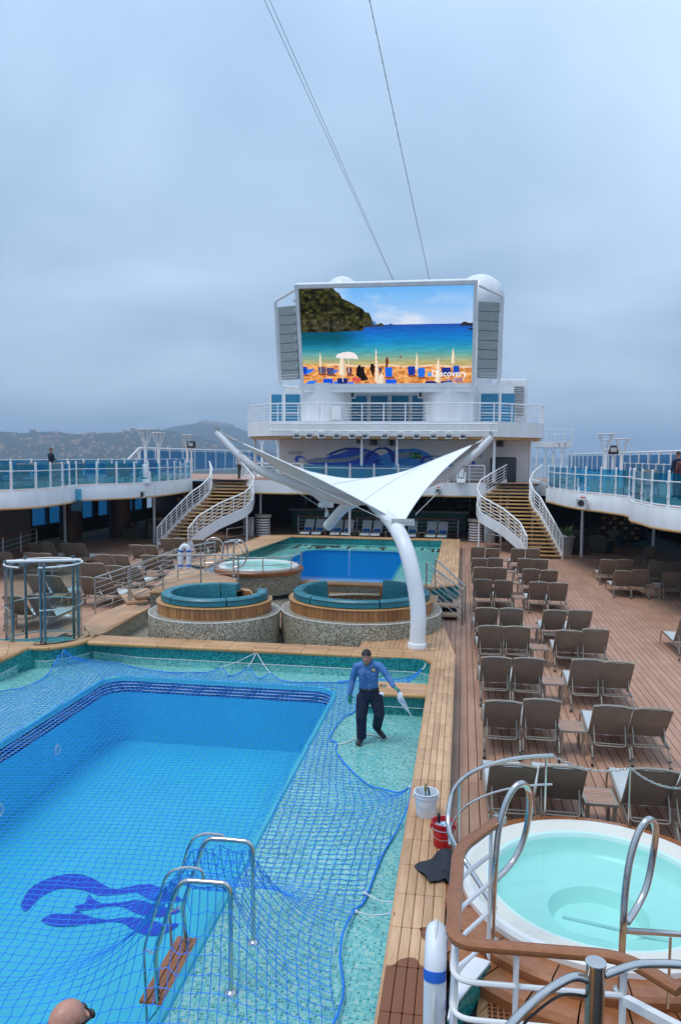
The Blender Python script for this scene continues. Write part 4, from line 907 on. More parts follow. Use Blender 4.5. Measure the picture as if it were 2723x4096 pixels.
# outer ship-side rails and wind screens
for sx, lab, y0 in ((-23.5, 'left', 26), (12.5, 'right', 24)):
    glass_rail('ship_side_rail', 'white topped teal glass rail along the %s edge of the ship' % lab, [(sx, y0), (sx, 66)], 1.12, 2.0, ZU, .09, 'tglass', 1.12)
for sx, lab, y0, y1 in ((-23.7, 'left', 55, 92), (12.7, 'right', 45, 100)):
    t = thing('wind_screen', 'tall blue glass wind screen with white posts at the far %s side' % lab, 'wind screen', (sx, y0, ZU))
    yy = y0
    while yy < y1:
        mb = MB(); mb.box((sx, yy, ZU+.95), (.18, .18, 1.9)); part('post', mb, 'rail_white', t)
        if yy+3 < y1+.1:
            mb = MB(); mb.box((sx, yy+1.5, ZU+.95), (.03, 2.8, 1.6)); part('glass_panel', mb, 'bglass', t)
        yy += 3
    mb = MB(); mb.tube([(sx, y0-2.2, ZU+1.0), (sx, y0, ZU+1.95), (sx, y1, ZU+1.95)], .06, 8); mb.tube([(sx, y0, ZU+.1), (sx, y1, ZU+.1)], .05, 8); part('top_rail', mb, 'rail_white', t)

# ---- central terrace slab
TX0, TX1, TY = -12.6, 1.3, 45.2
mb = MB(); mb.prism([(TX0, TY), (TX1, TY), (1.35, 47.3), (4.9, 47.3), (4.9, 60), (-15.9, 60), (-15.9, 47.3), (-12.65, 47.3)], ZB-.1, ZU)
ter = solo('terrace', mb, 'white', 'white fronted central terrace deck over the pool bar', 'deck', (-5.5, TY, ZB-.1), smooth=False)
mb = MB(); mb.box((-5.6, 50, ZU+.012), (20, 9.5, .02)); part('terrace_floor', mb, 'deck_s', ter)
mb = MB(); mb.box((-5.65, TY+.1, ZB-.12), (13.9, .25, .08)); part('edge_trim', mb, 'tread', ter)
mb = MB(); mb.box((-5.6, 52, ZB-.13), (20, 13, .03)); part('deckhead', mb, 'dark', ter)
glass_rail('glass_balustrade', 'teal glass balustrade in the middle of the central terrace', [(-9.4, TY+.25), (-.6, TY+.25)], .98, 1.42, ZU, .07)
for (x0, x1, lab) in ((-12.4, -9.5, 'left'), (-.5, 1.2, 'right')):
    rail('terrace_railing', 'white barred railing at the %s end of the central terrace' % lab, [(x0, TY+.25, ZU), ((x0+x1)/2, TY+.25, ZU), (x1, TY+.25, ZU)], 1.0, 4, .03, .014, 'rail_white', 'rail_white')

# ---- curved staircases (right one measured, left one its mirror about the centreline)
def stair(nm, lab, mir):
    fx = (lambda x: -11.0-x) if mir else (lambda x: x)
    So = [(0, 3.15, 39.0), (.18, 2.85, 39.8), (.36, 2.05, 40.9), (.52, .95, 42.0), (.62, .75, 42.8), (.75, .95, 44.0), (.88, 1.7, 45.3), (1, 2.5, 46.6)]
    Si = [(0, 4.85, 39.0), (.18, 4.55, 39.8), (.36, 4.25, 40.9), (.52, 4.0, 42.0), (.62, 3.7, 42.8), (.75, 3.6, 44.0), (.88, 3.9, 45.3), (1, 4.5, 46.6)]
    def ev(tab, s):
        xs = [q[0] for q in tab]; return fx(float(np.interp(s, xs, [q[1] for q in tab]))), float(np.interp(s, xs, [q[2] for q in tab]))
    n = 20; zz = lambda s: ZU*s
    t = thing(nm, lab, 'staircase', (fx(4.0), 39.0, 0))
    for i in range(n):
        s0, s1 = i/n, (i+1)/n; z = ZU*(i+1)/n
        if i == n-1: z -= .01
        a, b, c, d = ev(So, s0), ev(Si, s0), ev(Si, s1+.012), ev(So, s1+.012)
        mb = MB(); mb.prism([a, b, c, d], z-.05, z); tr = part('tread', mb, 'tread', t, False)
    ss = np.linspace(0, 1, 41)
    for tab, w in ((So, .05), (Si, .05)):
        pts = [ev(tab, s) for s in ss]; vs = []; 
        nn = []
        for i in range(len(pts)):
            a, b = Vector(pts[max(i-1, 0)]), Vector(pts[min(i+1, len(pts)-1)]); d = (b-a).normalized(); nn.append(Vector((-d.y, d.x))*.03)
        mb = MB(); vs = []
        for sgn in (-1, 1):
            for dz in (-.34, .24): vs += [(pts[i][0]+nn[i].x*sgn, pts[i][1]+nn[i].y*sgn, max(zz(ss[i])+dz, -.0 if dz < 0 else .24)) for i in range(len(pts))]
        m_ = len(pts); fs = []
        for i in range(m_-1):
            for (k, l) in ((0, 1), (1, 3), (3, 2), (2, 0)): fs.append((k*m_+i, k*m_+i+1, l*m_+i+1, l*m_+i))
        fs += [(0, m_, 3*m_, 2*m_), (m_-1, 2*m_-1, 4*m_-1, 3*m_-1)]
        mb.add(vs, fs); part('stringer', mb, 'white', t)
        base = [(pts[i][0], pts[i][1], zz(ss[i])+.2) for i in range(m_)]
        mb = MB(); mb.tube([(x, y, z+.86) for x, y, z in base], .045, 8); hr = part('handrail', mb, 'rail_white', t)
        for k in range(4):
            mb = MB(); mb.tube([(x, y, z+.17*(k+1)) for x, y, z in base], .017, 6); part('bar', mb, 'rail_white', hr)
        for i in range(0, m_, 3):
            x, y, z = base[i]; mb = MB(); mb.beam((x, y, z-.25), (x, y, z+.86), .06, .04, (1, 0, 0)); part('post', mb, 'rail_white', t)
    for (s, tab) in ((.55, So), (.62, Si), (.95, So)):
        p = ev(tab, s); mb = MB(); mb.tube([(p[0], p[1], 0), (p[0], p[1], zz(s)-.1)], .05, 8); part('support_post', mb, 'rail_white', t)
    return t
stair('curved_staircase', 'white curved staircase with wooden treads at the right of the bar', False)
stair('curved_staircase', 'white curved staircase with wooden treads at the left of the bar', True)

# ---- posts under the decks
for i, (x, y, z, lab) in enumerate(((5.875, 40, ZB, 'white deck post just right of the right staircase'), (9.19, 39.7, ZB, 'white deck post by the right-hand chair group'), (-16.83, 41, ZB, 'white deck post just left of the left staircase'), (-21.5, 39.85, ZB, 'white deck post at the far left behind the loungers'),
        (-6.63, 46.0, ZB, 'white post in front of the middle bar loungers'), (2.6, 46.8, ZB, 'white post beside the right planter'), (-12.3, 46.8, ZB, 'white post beside the left planter'))):
    mb = MB(); mb.tube([(x, y, 0), (x, y, z)], .075, 12); solo('deck_post', mb, 'rail_white', lab, 'post', (x, y, 0), 'white posts under the decks')

# ---- lower deck interior: bar, columns, windows, furniture
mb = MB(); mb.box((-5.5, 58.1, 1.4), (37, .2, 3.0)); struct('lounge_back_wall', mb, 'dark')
for sx, lab in ((-23.75, 'left'), (12.75, 'right')):
    mb = MB(); mb.box((sx, 42, .4), (.2, 33, .9)); mb.box((sx, 42, 2.62), (.2, 33, .5))
    y = 26.0
    while y < 58: mb.box((sx, y, 1.5), (.22, .5 if int(y) % 4 == 0 else .16, 2.6)); y += 2.0
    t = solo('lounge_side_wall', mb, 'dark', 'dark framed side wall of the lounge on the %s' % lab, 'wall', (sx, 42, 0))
    y = 26.0
    while y < 56:
        mb = MB(); mb.box((sx, y+1.0, 1.6), (.03, 1.82, 1.5)); part('window_pane', mb, 'bglass', t); y += 2.0
MT['bglass2'] = glassy('lounge_window', (0.05, 0.38, 0.55), 0.1)
for i, (x, y, r, lab) in enumerate(((-22.3, 42.0, .62, 'thick red-brown column at the far left of the lounge'), (-20.2, 44.0, .62, 'thick red-brown column behind the leftmost deck post'), (-17.6, 50.0, .6, 'thick red-brown column deep in the left lounge'), (10.6, 50, .6, 'red-brown column deep in the right lounge'))):
    mb = MB(); mb.lathe([(r, 0), (r, ZB)], (x, y, 0), 24); solo('lounge_column', mb, 'column', lab, 'column', (x, y, 0), 'columns of the lounge')
mb = MB(); mb.box((-23.2, 36.5, 1.4), (1.0, 4, 2.8)); solo('partition', mb, 'cush', 'grey partition panel at the far left under the deck', 'wall', (-23.2, 36.5, 0))
# art panels
for (c, lab) in (((-16.9, 47.5, 1.6), 'brown patterned wall panel in the left lounge'), ((8.9, 46.5, 1.4), 'brown patterned wall panel in the right lounge')):
    t = thing('wall_panel', lab, 'panel', (c[0], c[1], 0)); mb = MB(); mb.box((c[0], c[1], 1.4), (2.1, .12, 2.5)); part('board', mb, 'dark', t)
    for i in range(7):
        for j in range(8):
            mb = MB(); mb.rbox((0, 0, 0), (.20+.06*random.random(), .16+.08*random.random(), .05), .04, n=2); a = random.random(); 
            mb.v = [(c[0]-.9+i*.3+.08*(j % 2)+x, c[1]-.08+z, .4+j*.28+y) for x, y, z in mb.v]; part('blob', mb, 'column' if (i+j) % 2 else 'tread', t)
# bar
t = thing('pool_bar', 'green fronted pool bar counter with stone top behind the far loungers', 'bar', (-5.5, 53, 0))
BX0, BX1 = (-11.806, 53, 1.006)[0], (0.416, 53, 1.246)[0]
mb = MB(); mb.box(((BX0+BX1)/2, 53.3, .58), (BX1-BX0-.3, .6, 1.16)); part('counter_front', mb, 'counter', t)
mb = MB(); mb.box(((BX0+BX1)/2, 53.2, 1.23), (BX1-BX0, .95, .14)); part('counter_top', mb, 'ctop', t)
for k in range(9):
    mb = MB(); x = BX0+.5+k*(BX1-BX0-1)/8; mb.box((x, 52.97, .55), (.06, .06, 1.1)); part('pilaster', mb, 'counter', t)
t = thing('back_bar', 'dark back bar shelves with bottles deep under the terrace', 'shelf', (-5.5, 57, 0))
for k in range(3):
    mb = MB(); mb.box((-5.5, 57.2, 1.3+k*.42), (13, .4, .04)); part('shelf_board', mb, 'column', t)
for k in range(5):
    mb = MB(); mb.box((-11.5+k*3, 57.0, 1.5), (.08, .2, 2.5)); part('upright', mb, 'grey', t)
for k in range(26):
    mb = MB(); x = -11.6+k*.47; zb = 1.32+.42*(k % 3); mb.lathe([(.05, 0), (.05, .2), (.02, .25), (.02, .32), (.001, .32)], (x, 57.1, zb), 8)
    solo('bottle', mb, random.choice(['column', 'grey', 'leaf', 'tread']), 'small bottle standing on the dark back bar shelves', 'bottle', (x, 57.1, zb), 'bottles on the back bar')
t = thing('bar_rail', 'railing with wooden top rail behind the far row of loungers', 'railing', (-10.2, 48.2, 0))
XA, XB = (-10.217, 48.2, 0.156)[0], (-0.236, 48.2, 0.076)[0]
for k in range(9):
    x = XA+(XB-XA)*k/8; mb = MB(); mb.tube([(x, 48.2, 0), (x, 48.2, 1.08)], .035, 8); part('post', mb, 'rail_white', t)
mb = MB(); mb.box(((XA+XB)/2, 48.2, 1.11), (XB-XA+.1, .1, .06)); part('top_rail', mb, 'teak', t)
for k in range(4):
    mb = MB(); mb.tube([(XA, 48.2, .22*(k+1)), (XB, 48.2, .22*(k+1))], .014, 6); part('bar', mb, 'rail_white', t)
# planters at the stair feet: white slatted drums
for (p, lab) in (((0.822, 46.2, -0.058), 'white slatted drum planter at the right of the bar'), ((-11.994, 46.2, 0.34), 'white slatted drum planter at the left of the bar')):
    t = thing('slatted_planter', lab, 'planter', (p[0], p[1], 0))
    mb = MB(); mb.lathe([(.38, 0), (.38, 1.15)], (p[0], p[1], 0), 20); part('core', mb, 'column', t)
    for k in range(7):
        mb = MB(); mb.lathe([(.40, .06+k*.155), (.45, .06+k*.155), (.45, .15+k*.155), (.40, .15+k*.155)], (p[0], p[1], 0), 20); part('slat', mb, 'white', t)
    mb = MB(); mb.lathe([(.46, 1.15), (.52, 1.18), (.52, 1.32), (.46, 1.35), (.001, 1.33)], (p[0], p[1], 0), 20); part('rim', mb, 'ctop', t)
    x = p[0]+(.75 if p[0] > -5 else -.75)
    t = thing('towel_bin', 'brushed steel towel bin beside the %s staircase' % ('right' if p[0] > -5 else 'left'), 'bin', (x, p[1]-.3, 0))
    mb = MB(); mb.rbox((x, p[1]-.3, .55), (.65, .6, 1.1), .04); part('body', mb, 'steel_b', t)
    mb = MB(); mb.rbox((x, p[1]-.33, 1.16), (.69, .66, .1), .03); part('lid', mb, 'steel_b', t)
    mb = MB(); mb.sphere((x+.2, p[1]-.62, .9), .04, 8, 6); part('lock', mb, 'black', t)
for (a, b, lab) in (((1.265, 41.12, 0), (1.955, 40.194, 0), 'low steel guard rail by the right towel bin'), ((-12.505, 40.504, 0), (-11.924, 42.317, 0), 'low steel guard rail by the left towel bin')):
    t = thing('guard_rail', lab, 'railing', a); mb = MB(); mb.tube(fillet([a, (a[0], a[1], .95), (b[0], b[1], .95), b], .12), .028, 8); part('tube', mb, 'steel_b', t); mb = MB(); mb.tube([(a[0], a[1], .5), (b[0], b[1], .5)], .02, 8); part('bar', mb, 'steel_b', t)

# wicker armchairs
def armchair(label, loc, rz):
    t = thing('wicker_armchair', label, 'armchair', loc, rz, 'wicker lounge armchairs')
    def pt(nm, mb, m_): return objm(nm, mb.mesh(nm, m_), t)
    pt('seat_base', MB().rbox((0, 0, .18), (.95, .9, .36), .06), 'wicker')
    pt('backrest', MB().rbox((0, .40, .45), (.95, .16, .86), .06), 'wicker')
    pt('arm', MB().rbox((-.42, -.02, .33), (.14, .86, .64), .05), 'wicker'); pt('arm', MB().rbox((.42, -.02, .33), (.14, .86, .64), .05), 'wicker')
    pt('seat_cushion', MB().rbox((0, -.05, .43), (.68, .76, .15), .05), 'cush'); pt('back_cushion', MB().rbox((0, .27, .68), (.66, .16, .46), .06), 'cush')
    return t
ac = armchair('brown wicker armchair just behind the left deck post by the stairs', (-17.9, 43.6, 0), R(120))
for (p, rz, lab) in (((-19.4, 43.4, 0), -60, 'brown wicker armchair between the two left deck posts'), ((-18.6, 45.6, 0), 170, 'brown wicker armchair at the back of the left lounge'), ((-16.0, 44.4, 0), 200, 'brown wicker armchair beside the left staircase'),
        ((5.4, 43.0, 0), 200, 'brown wicker armchair left of the right lounge post'), ((7.2, 42.4, 0), 150, 'brown wicker armchair right of the right lounge post'), ((6.3, 45.0, 0), 10, 'brown wicker armchair facing out from the right lounge'), ((8.3, 45.4, 0), -30, 'brown wicker armchair at the back of the right lounge')):
    dup(ac, p, R(rz), lab)
# sofa on the right
t = thing('wicker_sofa', 'curved brown wicker sofa under the right staircase', 'sofa', (5.2, 41.6, 0), R(12))
objm('seat_base', MB().rbox((0, 0, .2), (2.2, .85, .4), .08).mesh('seat_base', 'wicker'), t); objm('backrest', MB().rbox((0, -.36, .45), (2.2, .16, .9), .06).mesh('backrest', 'wicker'), t); objm('seat_cushion', MB().rbox((0, .05, .46), (2.0, .68, .14), .05).mesh('seat_cushion', 'cush'), t)
# potted plants under the stairs
def potted(label, x, y, h):
    t = thing('potted_plant', label, 'plant', (x, y, 0), 0, 'potted plants at the stairs')
    mb = MB(); mb.lathe([(.26, 0), (.36, .9), (.40, .95), (.36, .97), (.30, .9), (.001, .88)], (x, y, 0), 20); part('pot', mb, 'grey', t)
    rr = random.Random(int(x*10))
    for k in range(34):
        a = rr.uniform(0, 2*PI); ln = rr.uniform(.6, 1.0)*h; dr = rr.uniform(.25, 1.0)*ln; mb = MB(); vs = []
        for i in range(6):
            s = i/5; r = dr*s; z = .9+ln*(s-.55*s*s*(dr/ln)); w = .035*math.sin(PI*min(s+.08, 1))+.004
            px_, py_ = x+math.cos(a)*r, y+math.sin(a)*r; vs += [(px_-math.sin(a)*w, py_+math.cos(a)*w, z), (px_, py_, z-.012), (px_+math.sin(a)*w, py_-math.cos(a)*w, z)]
        fs = []
        for i in range(5):
            for j in range(2): fs.append((i*3+j, i*3+j+1, i*3+j+4, i*3+j+3))
        mb.add(vs, fs); part('leaf', mb, 'leaf', t)
potted('spiky green plant in a tall grey pot right of the right staircase', 5.3, 40.9, 1.0)
potted('spiky green plant in a tall grey pot left of the left staircase', -16.1, 42.2, 1.0)

# ---- mural wall and what hangs on it
MW = 48.4
WX0, WX1 = (-10.972, 48.4, 4.446)[0]-.6, (3.858, 48.4, 4.858)[0]
mb = MB(); mb.box(((WX0+WX1)/2, MW+.15, 4.85), (WX1-WX0, .3, 2.9))
wall = solo('mural_wall', mb, 'white_wall', 'cream wall with blue wave mural behind the central terrace', 'wall', ((WX0+WX1)/2, MW, ZU))
def ribbon(nm, top, mat, dy):
    """flat painted shape on the wall given as wall points (x, z)"""
    mb = MB(); bm = smoothpath(top+[top[0]], 3)[:-1]; v, f = fill_loops([[(p[0], p[1]) for p in bm]], 0); mb.add([(a, MW-.004-dy, b) for a, b, c in v], f); 
    return part(nm, mb, mat, wall, False)
MT['mur1'] = plain('mural_cobalt', (0.03, 0.13, 0.74), 0.5); MT['mur2'] = plain('mural_azure', (0.05, 0.32, 0.85), 0.5); MT['mur3'] = plain('mural_grey', (0.34, 0.40, 0.50), 0.5); MT['mur4'] = plain('mural_navy', (0.015, 0.04, 0.42), 0.5)
def q(x, y):  # wall metres from the mural's own grid (784 units = the mural's width)
    return ((x-735)*MK+MX, (380-y)*MK+MZ)
P0 = (-10.52, 48.4, 4.691); P1 = (0.751, 48.4, 4.639); MK = (P1[0]-P0[0])/1420.; MX = (P0[0]+P1[0])/2-30*MK; MZ = (-5.012, 48.4, 3.872)[2]
ribbon('wave_band', [q(*p) for p in ((170, 290), (300, 260), (420, 225), (520, 190), (600, 185), (700, 215), (770, 265), (860, 290), (900, 340), (700, 345), (500, 330), (300, 320), (170, 310))], 'mur1', 0)
ribbon('wave_band', [q(*p) for p in ((720, 255), (800, 215), (880, 190), (980, 190), (1080, 220), (1150, 260), (1240, 290), (1330, 310), (1200, 335), (1000, 340), (850, 335), (740, 300))], 'mur2', .002)
ribbon('wave_band', [q(*p) for p in ((860, 235), (960, 205), (1060, 235), (1140, 280), (1040, 270), (960, 250), (880, 262))], 'mur3', .004)
ribbon('wave_band', [q(*p) for p in ((120, 295), (230, 262), (340, 270), (460, 262), (580, 235), (650, 195), (600, 250), (480, 290), (320, 300), (200, 300))], 'mur3', .004)
for k, (pts, m_) in enumerate((([(620, 250), (660, 215), (720, 180), (780, 175), (830, 200), (855, 240), (860, 285), (825, 285), (815, 240), (780, 195), (720, 195), (670, 230), (645, 290), (690, 330), (640, 300)], 'mur4'), ([(300, 250), (360, 215), (440, 188), (520, 180), (590, 190), (530, 195), (440, 205), (360, 235)], 'mur4'),
        ([(330, 235), (420, 240), (540, 220), (650, 195), (560, 240), (440, 262), (360, 255)], 'mur1'), ([(690, 300), (730, 265), (760, 270), (720, 285), (715, 320), (770, 340), (720, 335)], 'mur4'), ([(900, 200), (1000, 183), (1080, 205), (1150, 250), (1060, 215), (980, 196)], 'mur2'),
        ([(55, 272), (75, 250), (115, 250), (160, 285), (110, 262), (88, 270), (85, 292), (65, 295)], 'mur1'), ([(1472, 300), (1455, 272), (1420, 275), (1440, 285), (1440, 305), (1390, 318), (1450, 320)], 'mur1'), ([(1050, 290), (1062, 255), (1100, 238), (1220, 242), (1110, 250), (1075, 270), (1070, 295)], 'mur4'), ([(520, 285), (600, 275), (700, 310), (800, 345), (700, 335), (600, 300)], 'mur1'))):
    ribbon('wave_line', [q(*p) for p in pts], m_, .006+.001*k)
t = thing('wall_clock', 'round white wall clock above the wave mural', 'clock', (-4.979, 48.3, 5.851))
c = Vector(t.location); mb = MB(); mb.lathe([(.001, .04), (.34, .04), (.37, .06), (.39, 0), (.39, -.05)], (0, 0, 0), 28); mb.v = [(c.x+a, c.y-z, c.z+b) for a, b, z in mb.v]; part('face', mb, 'white', t)
for k in range(12):
    a = k*PI/6; mb = MB(); mb.beam((c.x+.25*math.sin(a), c.y-.046, c.z+.25*math.cos(a)), (c.x+.31*math.sin(a), c.y-.046, c.z+.31*math.cos(a)), .03, .008, (0, 1, 0)); part('hour_mark', mb, 'black', t)
for a, ln, w in ((R(-45), .18, .04), (R(-62), .27, .025)):
    mb = MB(); mb.beam((c.x, c.y-.055, c.z), (c.x+ln*math.sin(a), c.y-.055, c.z+ln*math.cos(a)), w, .01, (0, 1, 0)); part('hand', mb, 'black', t)
for i, ((px_), rz, lab) in enumerate((((-5.503, 48.1, 5.836), 35, 'grey wall speaker just left of the clock'), ((-4.274, 48.1, 5.828), -35, 'grey wall speaker just right of the clock'), ((-6.329, 48.1, 5.95), 20, 'grey wall speaker beside the left terrace post'), ((2.141, 48.1, 5.803), -10, 'dark wall speaker at the right end of the mural wall'))):
    t = thing('wall_speaker', lab, 'speaker', px_, R(rz), 'speakers on the mural wall')
    objm('cabinet', MB().rbox((0, 0, 0), (.42, .3, .5), .05).mesh('cabinet', 'cush'), t); mb = MB(); mb.lathe([(.001, 0), (.13, 0), (.15, .02), (.16, 0)], (0, 0, 0), 16); mb.v = [(a, -.155-z, b) for a, b, z in mb.v]; objm('cone', mb.mesh('cone', 'black'), t)
    objm('bracket', MB().beam((0, .12, .1), (0, .32, .25), .05, .05).mesh('bracket', 'cush'), t)
p = (-2.932, 48.35, 4.996); mb = MB(); t = thing('exit_sign', 'small green exit sign with running figure on the wave mural', 'sign', p)
MT['exitg'] = plain('exit_green', (0.005, 0.14, 0.03), 0.5); MT['exitw'] = plain('exit_pale', (0.35, 0.8, 0.45), 0.5)
mb = MB(); mb.box((p[0], p[1], p[2]), (.72, .05, .36)); part('plate', mb, 'exitg', t)
mb = MB(); yy = p[1]-.03
mb.sphere((p[0]-.12, yy, p[2]+.09), .035, 8, 6); mb.beam((p[0]-.12, yy, p[2]+.05), (p[0]-.15, yy, p[2]-.04), .05, .01, (0, 1, 0)); mb.beam((p[0]-.15, yy, p[2]-.03), (p[0]-.06, yy, p[2]-.12), .03, .01, (0, 1, 0)); mb.beam((p[0]-.15, yy, p[2]-.03), (p[0]-.24, yy, p[2]-.1), .03, .01, (0, 1, 0)); mb.beam((p[0]-.12, yy, p[2]+.03), (p[0]-.03, yy, p[2]), .025, .01, (0, 1, 0)); part('running_figure', mb, 'exitw', t)
mb = MB(); mb.box((p[0]-.26, yy, p[2]), (.05, .01, .24)); mb.beam((p[0]+.06, yy, p[2]), (p[0]+.28, yy, p[2]), .03, .01, (0, 1, 0)); mb.add([(p[0]+.2, yy-.005, p[2]+.08), (p[0]+.3, yy-.005, p[2]), (p[0]+.2, yy-.005, p[2]-.08)], [(0, 1, 2)]); part('arrow', mb, 'exitw', t)
for px_, lab in (((-10.678, 48.36, 5.091), 'left of the pair'), ((-10.21, 48.36, 5.111), 'right of the pair'), ((0.896, 48.36, 5.009), 'single one at the right end')):
    mb = MB(); mb.box(px_, (.42, .04, .2)); solo('name_plate', mb, 'grey', 'small pale plate on the mural wall, '+lab, 'plate', px_)

# ---- balcony above the terrace
BY, BZ0, BZ1 = 45.0, 6.08, 6.95
bl, br = (-11.285, 45, 6.519)[0], (1.915, 45, 6.443)[0]; bl2, br2 = (-13.473, 48, 6.752)[0], (4.7, 48, 6.678)[0]
bout = [(bl2, 51.5), (bl2, 48.2), (bl2+.25, 47.2)]+[(bl, BY+.15), (bl+.5, BY)]+[(br-.5, BY), (br, BY+.15)]+[(br2-.25, 47.2), (br2, 48.2), (br2, 51.5)]
mb = MB(); mb.prism(bout, BZ0, BZ1); balc = solo('balcony', mb, 'white', 'white balcony with cut corners under the big screen', 'balcony', (-4, BY, BZ0), smooth=False)
mb = MB(); mb.prism([(x*.985-.06, y+.1) for x, y in bout], BZ0-.14, BZ0-.002); part('soffit', mb, 'tread', balc, False)
path = [(x, y+.12 if y < 50 else y, BZ1) for x, y in bout]
pp = resample(path, 1.25)
t = thing('balcony_railing', 'white barred railing round the balcony under the big screen', 'railing', tuple(pp[0]))
for p in pp: mb = MB(); mb.tube([p, p+Vector((0, 0, 1.02))], .035, 6); part('post', mb, 'rail_white', t)
for k in range(5): mb = MB(); mb.tube([p+Vector((0, 0, .17*(k+1))) for p in pp], .014, 6); part('bar', mb, 'rail_white', t)
mb = MB(); mb.tube([p+Vector((0, 0, 1.02)) for p in pp], .04, 8); part('top_rail', mb, 'rail_white', t)
for i, (x, y) in enumerate((((-5.898, 45.6, 5.711)[0], 45.6), ((-3.835, 45.6, 5.723)[0], 45.6), (bl+.3, 46.2), (bl2+.5, 48), (br-.2, 45.7), (br2-.8, 48))):
    mb = MB(); mb.tube([(x, y, ZU), (x, y, BZ0)], .085, 10); solo('balcony_post', mb, 'rail_white', 'white post under the balcony, %s from the left' % ORD[[2, 3, 1, 0, 4, 5][i]], 'post', (x, y, ZU), 'posts under the balcony')
# lighting truss
t = thing('lighting_truss', 'white lighting truss along the balcony front', 'truss', (bl, BY-.35, 6.3))
tx0, tx1 = bl+.1, br-.1
for z in (6.78, 6.38): mb = MB(); mb.tube([(tx0, BY-.3, z), (tx1, BY-.3, z)], .045, 8); part('chord', mb, 'rail_white', t)
k = 0; x = tx0
while x < tx1+.01:
    mb = MB(); mb.tube([(x, BY-.3, 6.38), (x, BY-.3, 6.78)], .025, 6); part('strut', mb, 'rail_white', t)
    mb = MB(); mb.tube([(x, BY-.3, 6.42), (x, BY+.02, 6.5)], .025, 6); part('bracket', mb, 'rail_white', t)
    x += (tx1-tx0)/12
for i, sx in enumerate((75, 168, 263, 388, 504, 613, 763, 887, 1012, 1146, 1262, 1370)):
    p = (-10.118, 44.6, 6.242) if 0 else None
SPX = [(-9.55, 44.6, 6.244), (-8.849, 44.6, 6.262), (-8.137, 44.6, 6.265), (-7.205, 44.6, 6.268), (-6.345, 44.6, 6.272), (-5.541, 44.6, 6.26), (-4.443, 44.6, 6.243), (-3.541, 44.6, 6.225), (-2.637, 44.6, 6.214), (-1.675, 44.6, 6.197), (-0.847, 44.6, 6.179), (-0.08, 44.6, 6.153)]
sp0 = None
for i, p in enumerate(SPX):
    p = (p[0], 44.62, 6.08); lab = 'white stage spotlight under the balcony truss, %s from the left' % ORD[i]
    if sp0 is None:
        sp0 = thing('stage_spotlight', lab, 'spotlight', p, 0, 'spotlights on the balcony truss')
        objm('housing', MB().rbox((0, 0, 0), (.36, .3, .30), .04).mesh('housing', 'white'), sp0); objm('lens', MB().box((0, -.16, -.02), (.28, .02, .10)).mesh('lens', 'black'), sp0)
        objm('hood', MB().box((0, -.2, .13), (.38, .16, .03)).mesh('hood', 'white'), sp0); objm('yoke', MB().tube([(-.2, 0, 0), (-.2, 0, .2), (0, 0, .30), (.2, 0, .2), (.2, 0, 0)], .02, 6).mesh('yoke', 'white'), sp0)
    else: dup(sp0, p, R(random.uniform(-18, 18)), lab)

# ---- deckhouse behind the balcony: drums and blue windows
mb = MB(); mb.box(((bl2+br2)/2, 51.6, 8.2), (br2-bl2-3.2, .3, 2.5)); dh = solo('deckhouse', mb, 'white', 'white deckhouse wall with tall blue windows behind the balcony', 'deckhouse', ((bl2+br2)/2, 51.6, BZ1))
MT['winblue'] = plain('blue_window', (0.03, 0.22, 0.38), 0.08, var=0.15, scale=0.6)
wl = [((-12.751, 51.4, 8.132)[0], (-12.082, 51.4, 8.131)[0]), ((-11.798, 51.4, 8.131)[0], (-10.836, 51.4, 8.13)[0]), ((-7.375, 51.4, 8.127)[0], (-6.356, 51.4, 8.126)[0]), ((-6.081, 51.4, 8.125)[0], (-4.988, 51.4, 8.124)[0]), ((-4.716, 51.4, 8.124)[0], (-3.632, 51.4, 8.123)[0]), ((-3.362, 51.4, 8.123)[0], (-2.716, 51.4, 8.122)[0]), ((1.029, 51.4, 8.118)[0], (2.115, 51.4, 8.117)[0]), ((2.311, 51.4, 8.117)[0], (3.155, 51.4, 8.116)[0])]
for (a, b) in wl:
    mb = MB(); mb.box(((a+b)/2, 51.42, 8.0), (b-a, .06, 2.0)); w = part('window', mb, 'winblue', dh)
    mb = MB(); mb.box((a-.06, 51.38, 8.0), (.12, .14, 2.2)); part('mullion', mb, 'white', w); mb = MB(); mb.box(((a+b)/2, 51.37, 7.75), (b-a, .1, .05)); part('transom', mb, 'white', w)
for (xa, xb, lab) in (((-10.051, 47.8, 7.904)[0], (-6.897, 47.8, 7.901)[0], 'left'), ((-2.488, 47.8, 7.896)[0], (0.566, 47.8, 7.893)[0], 'right')):
    r_ = (xb-xa)/2; mb = MB(); mb.lathe([(r_, BZ1), (r_, 9.3)], ((xa+xb)/2, 48.2, 0), 40); solo('screen_drum', mb, 'white', 'white round drum tower under the %s half of the screen' % lab, 'tower', ((xa+xb)/2, 48.2, BZ1))
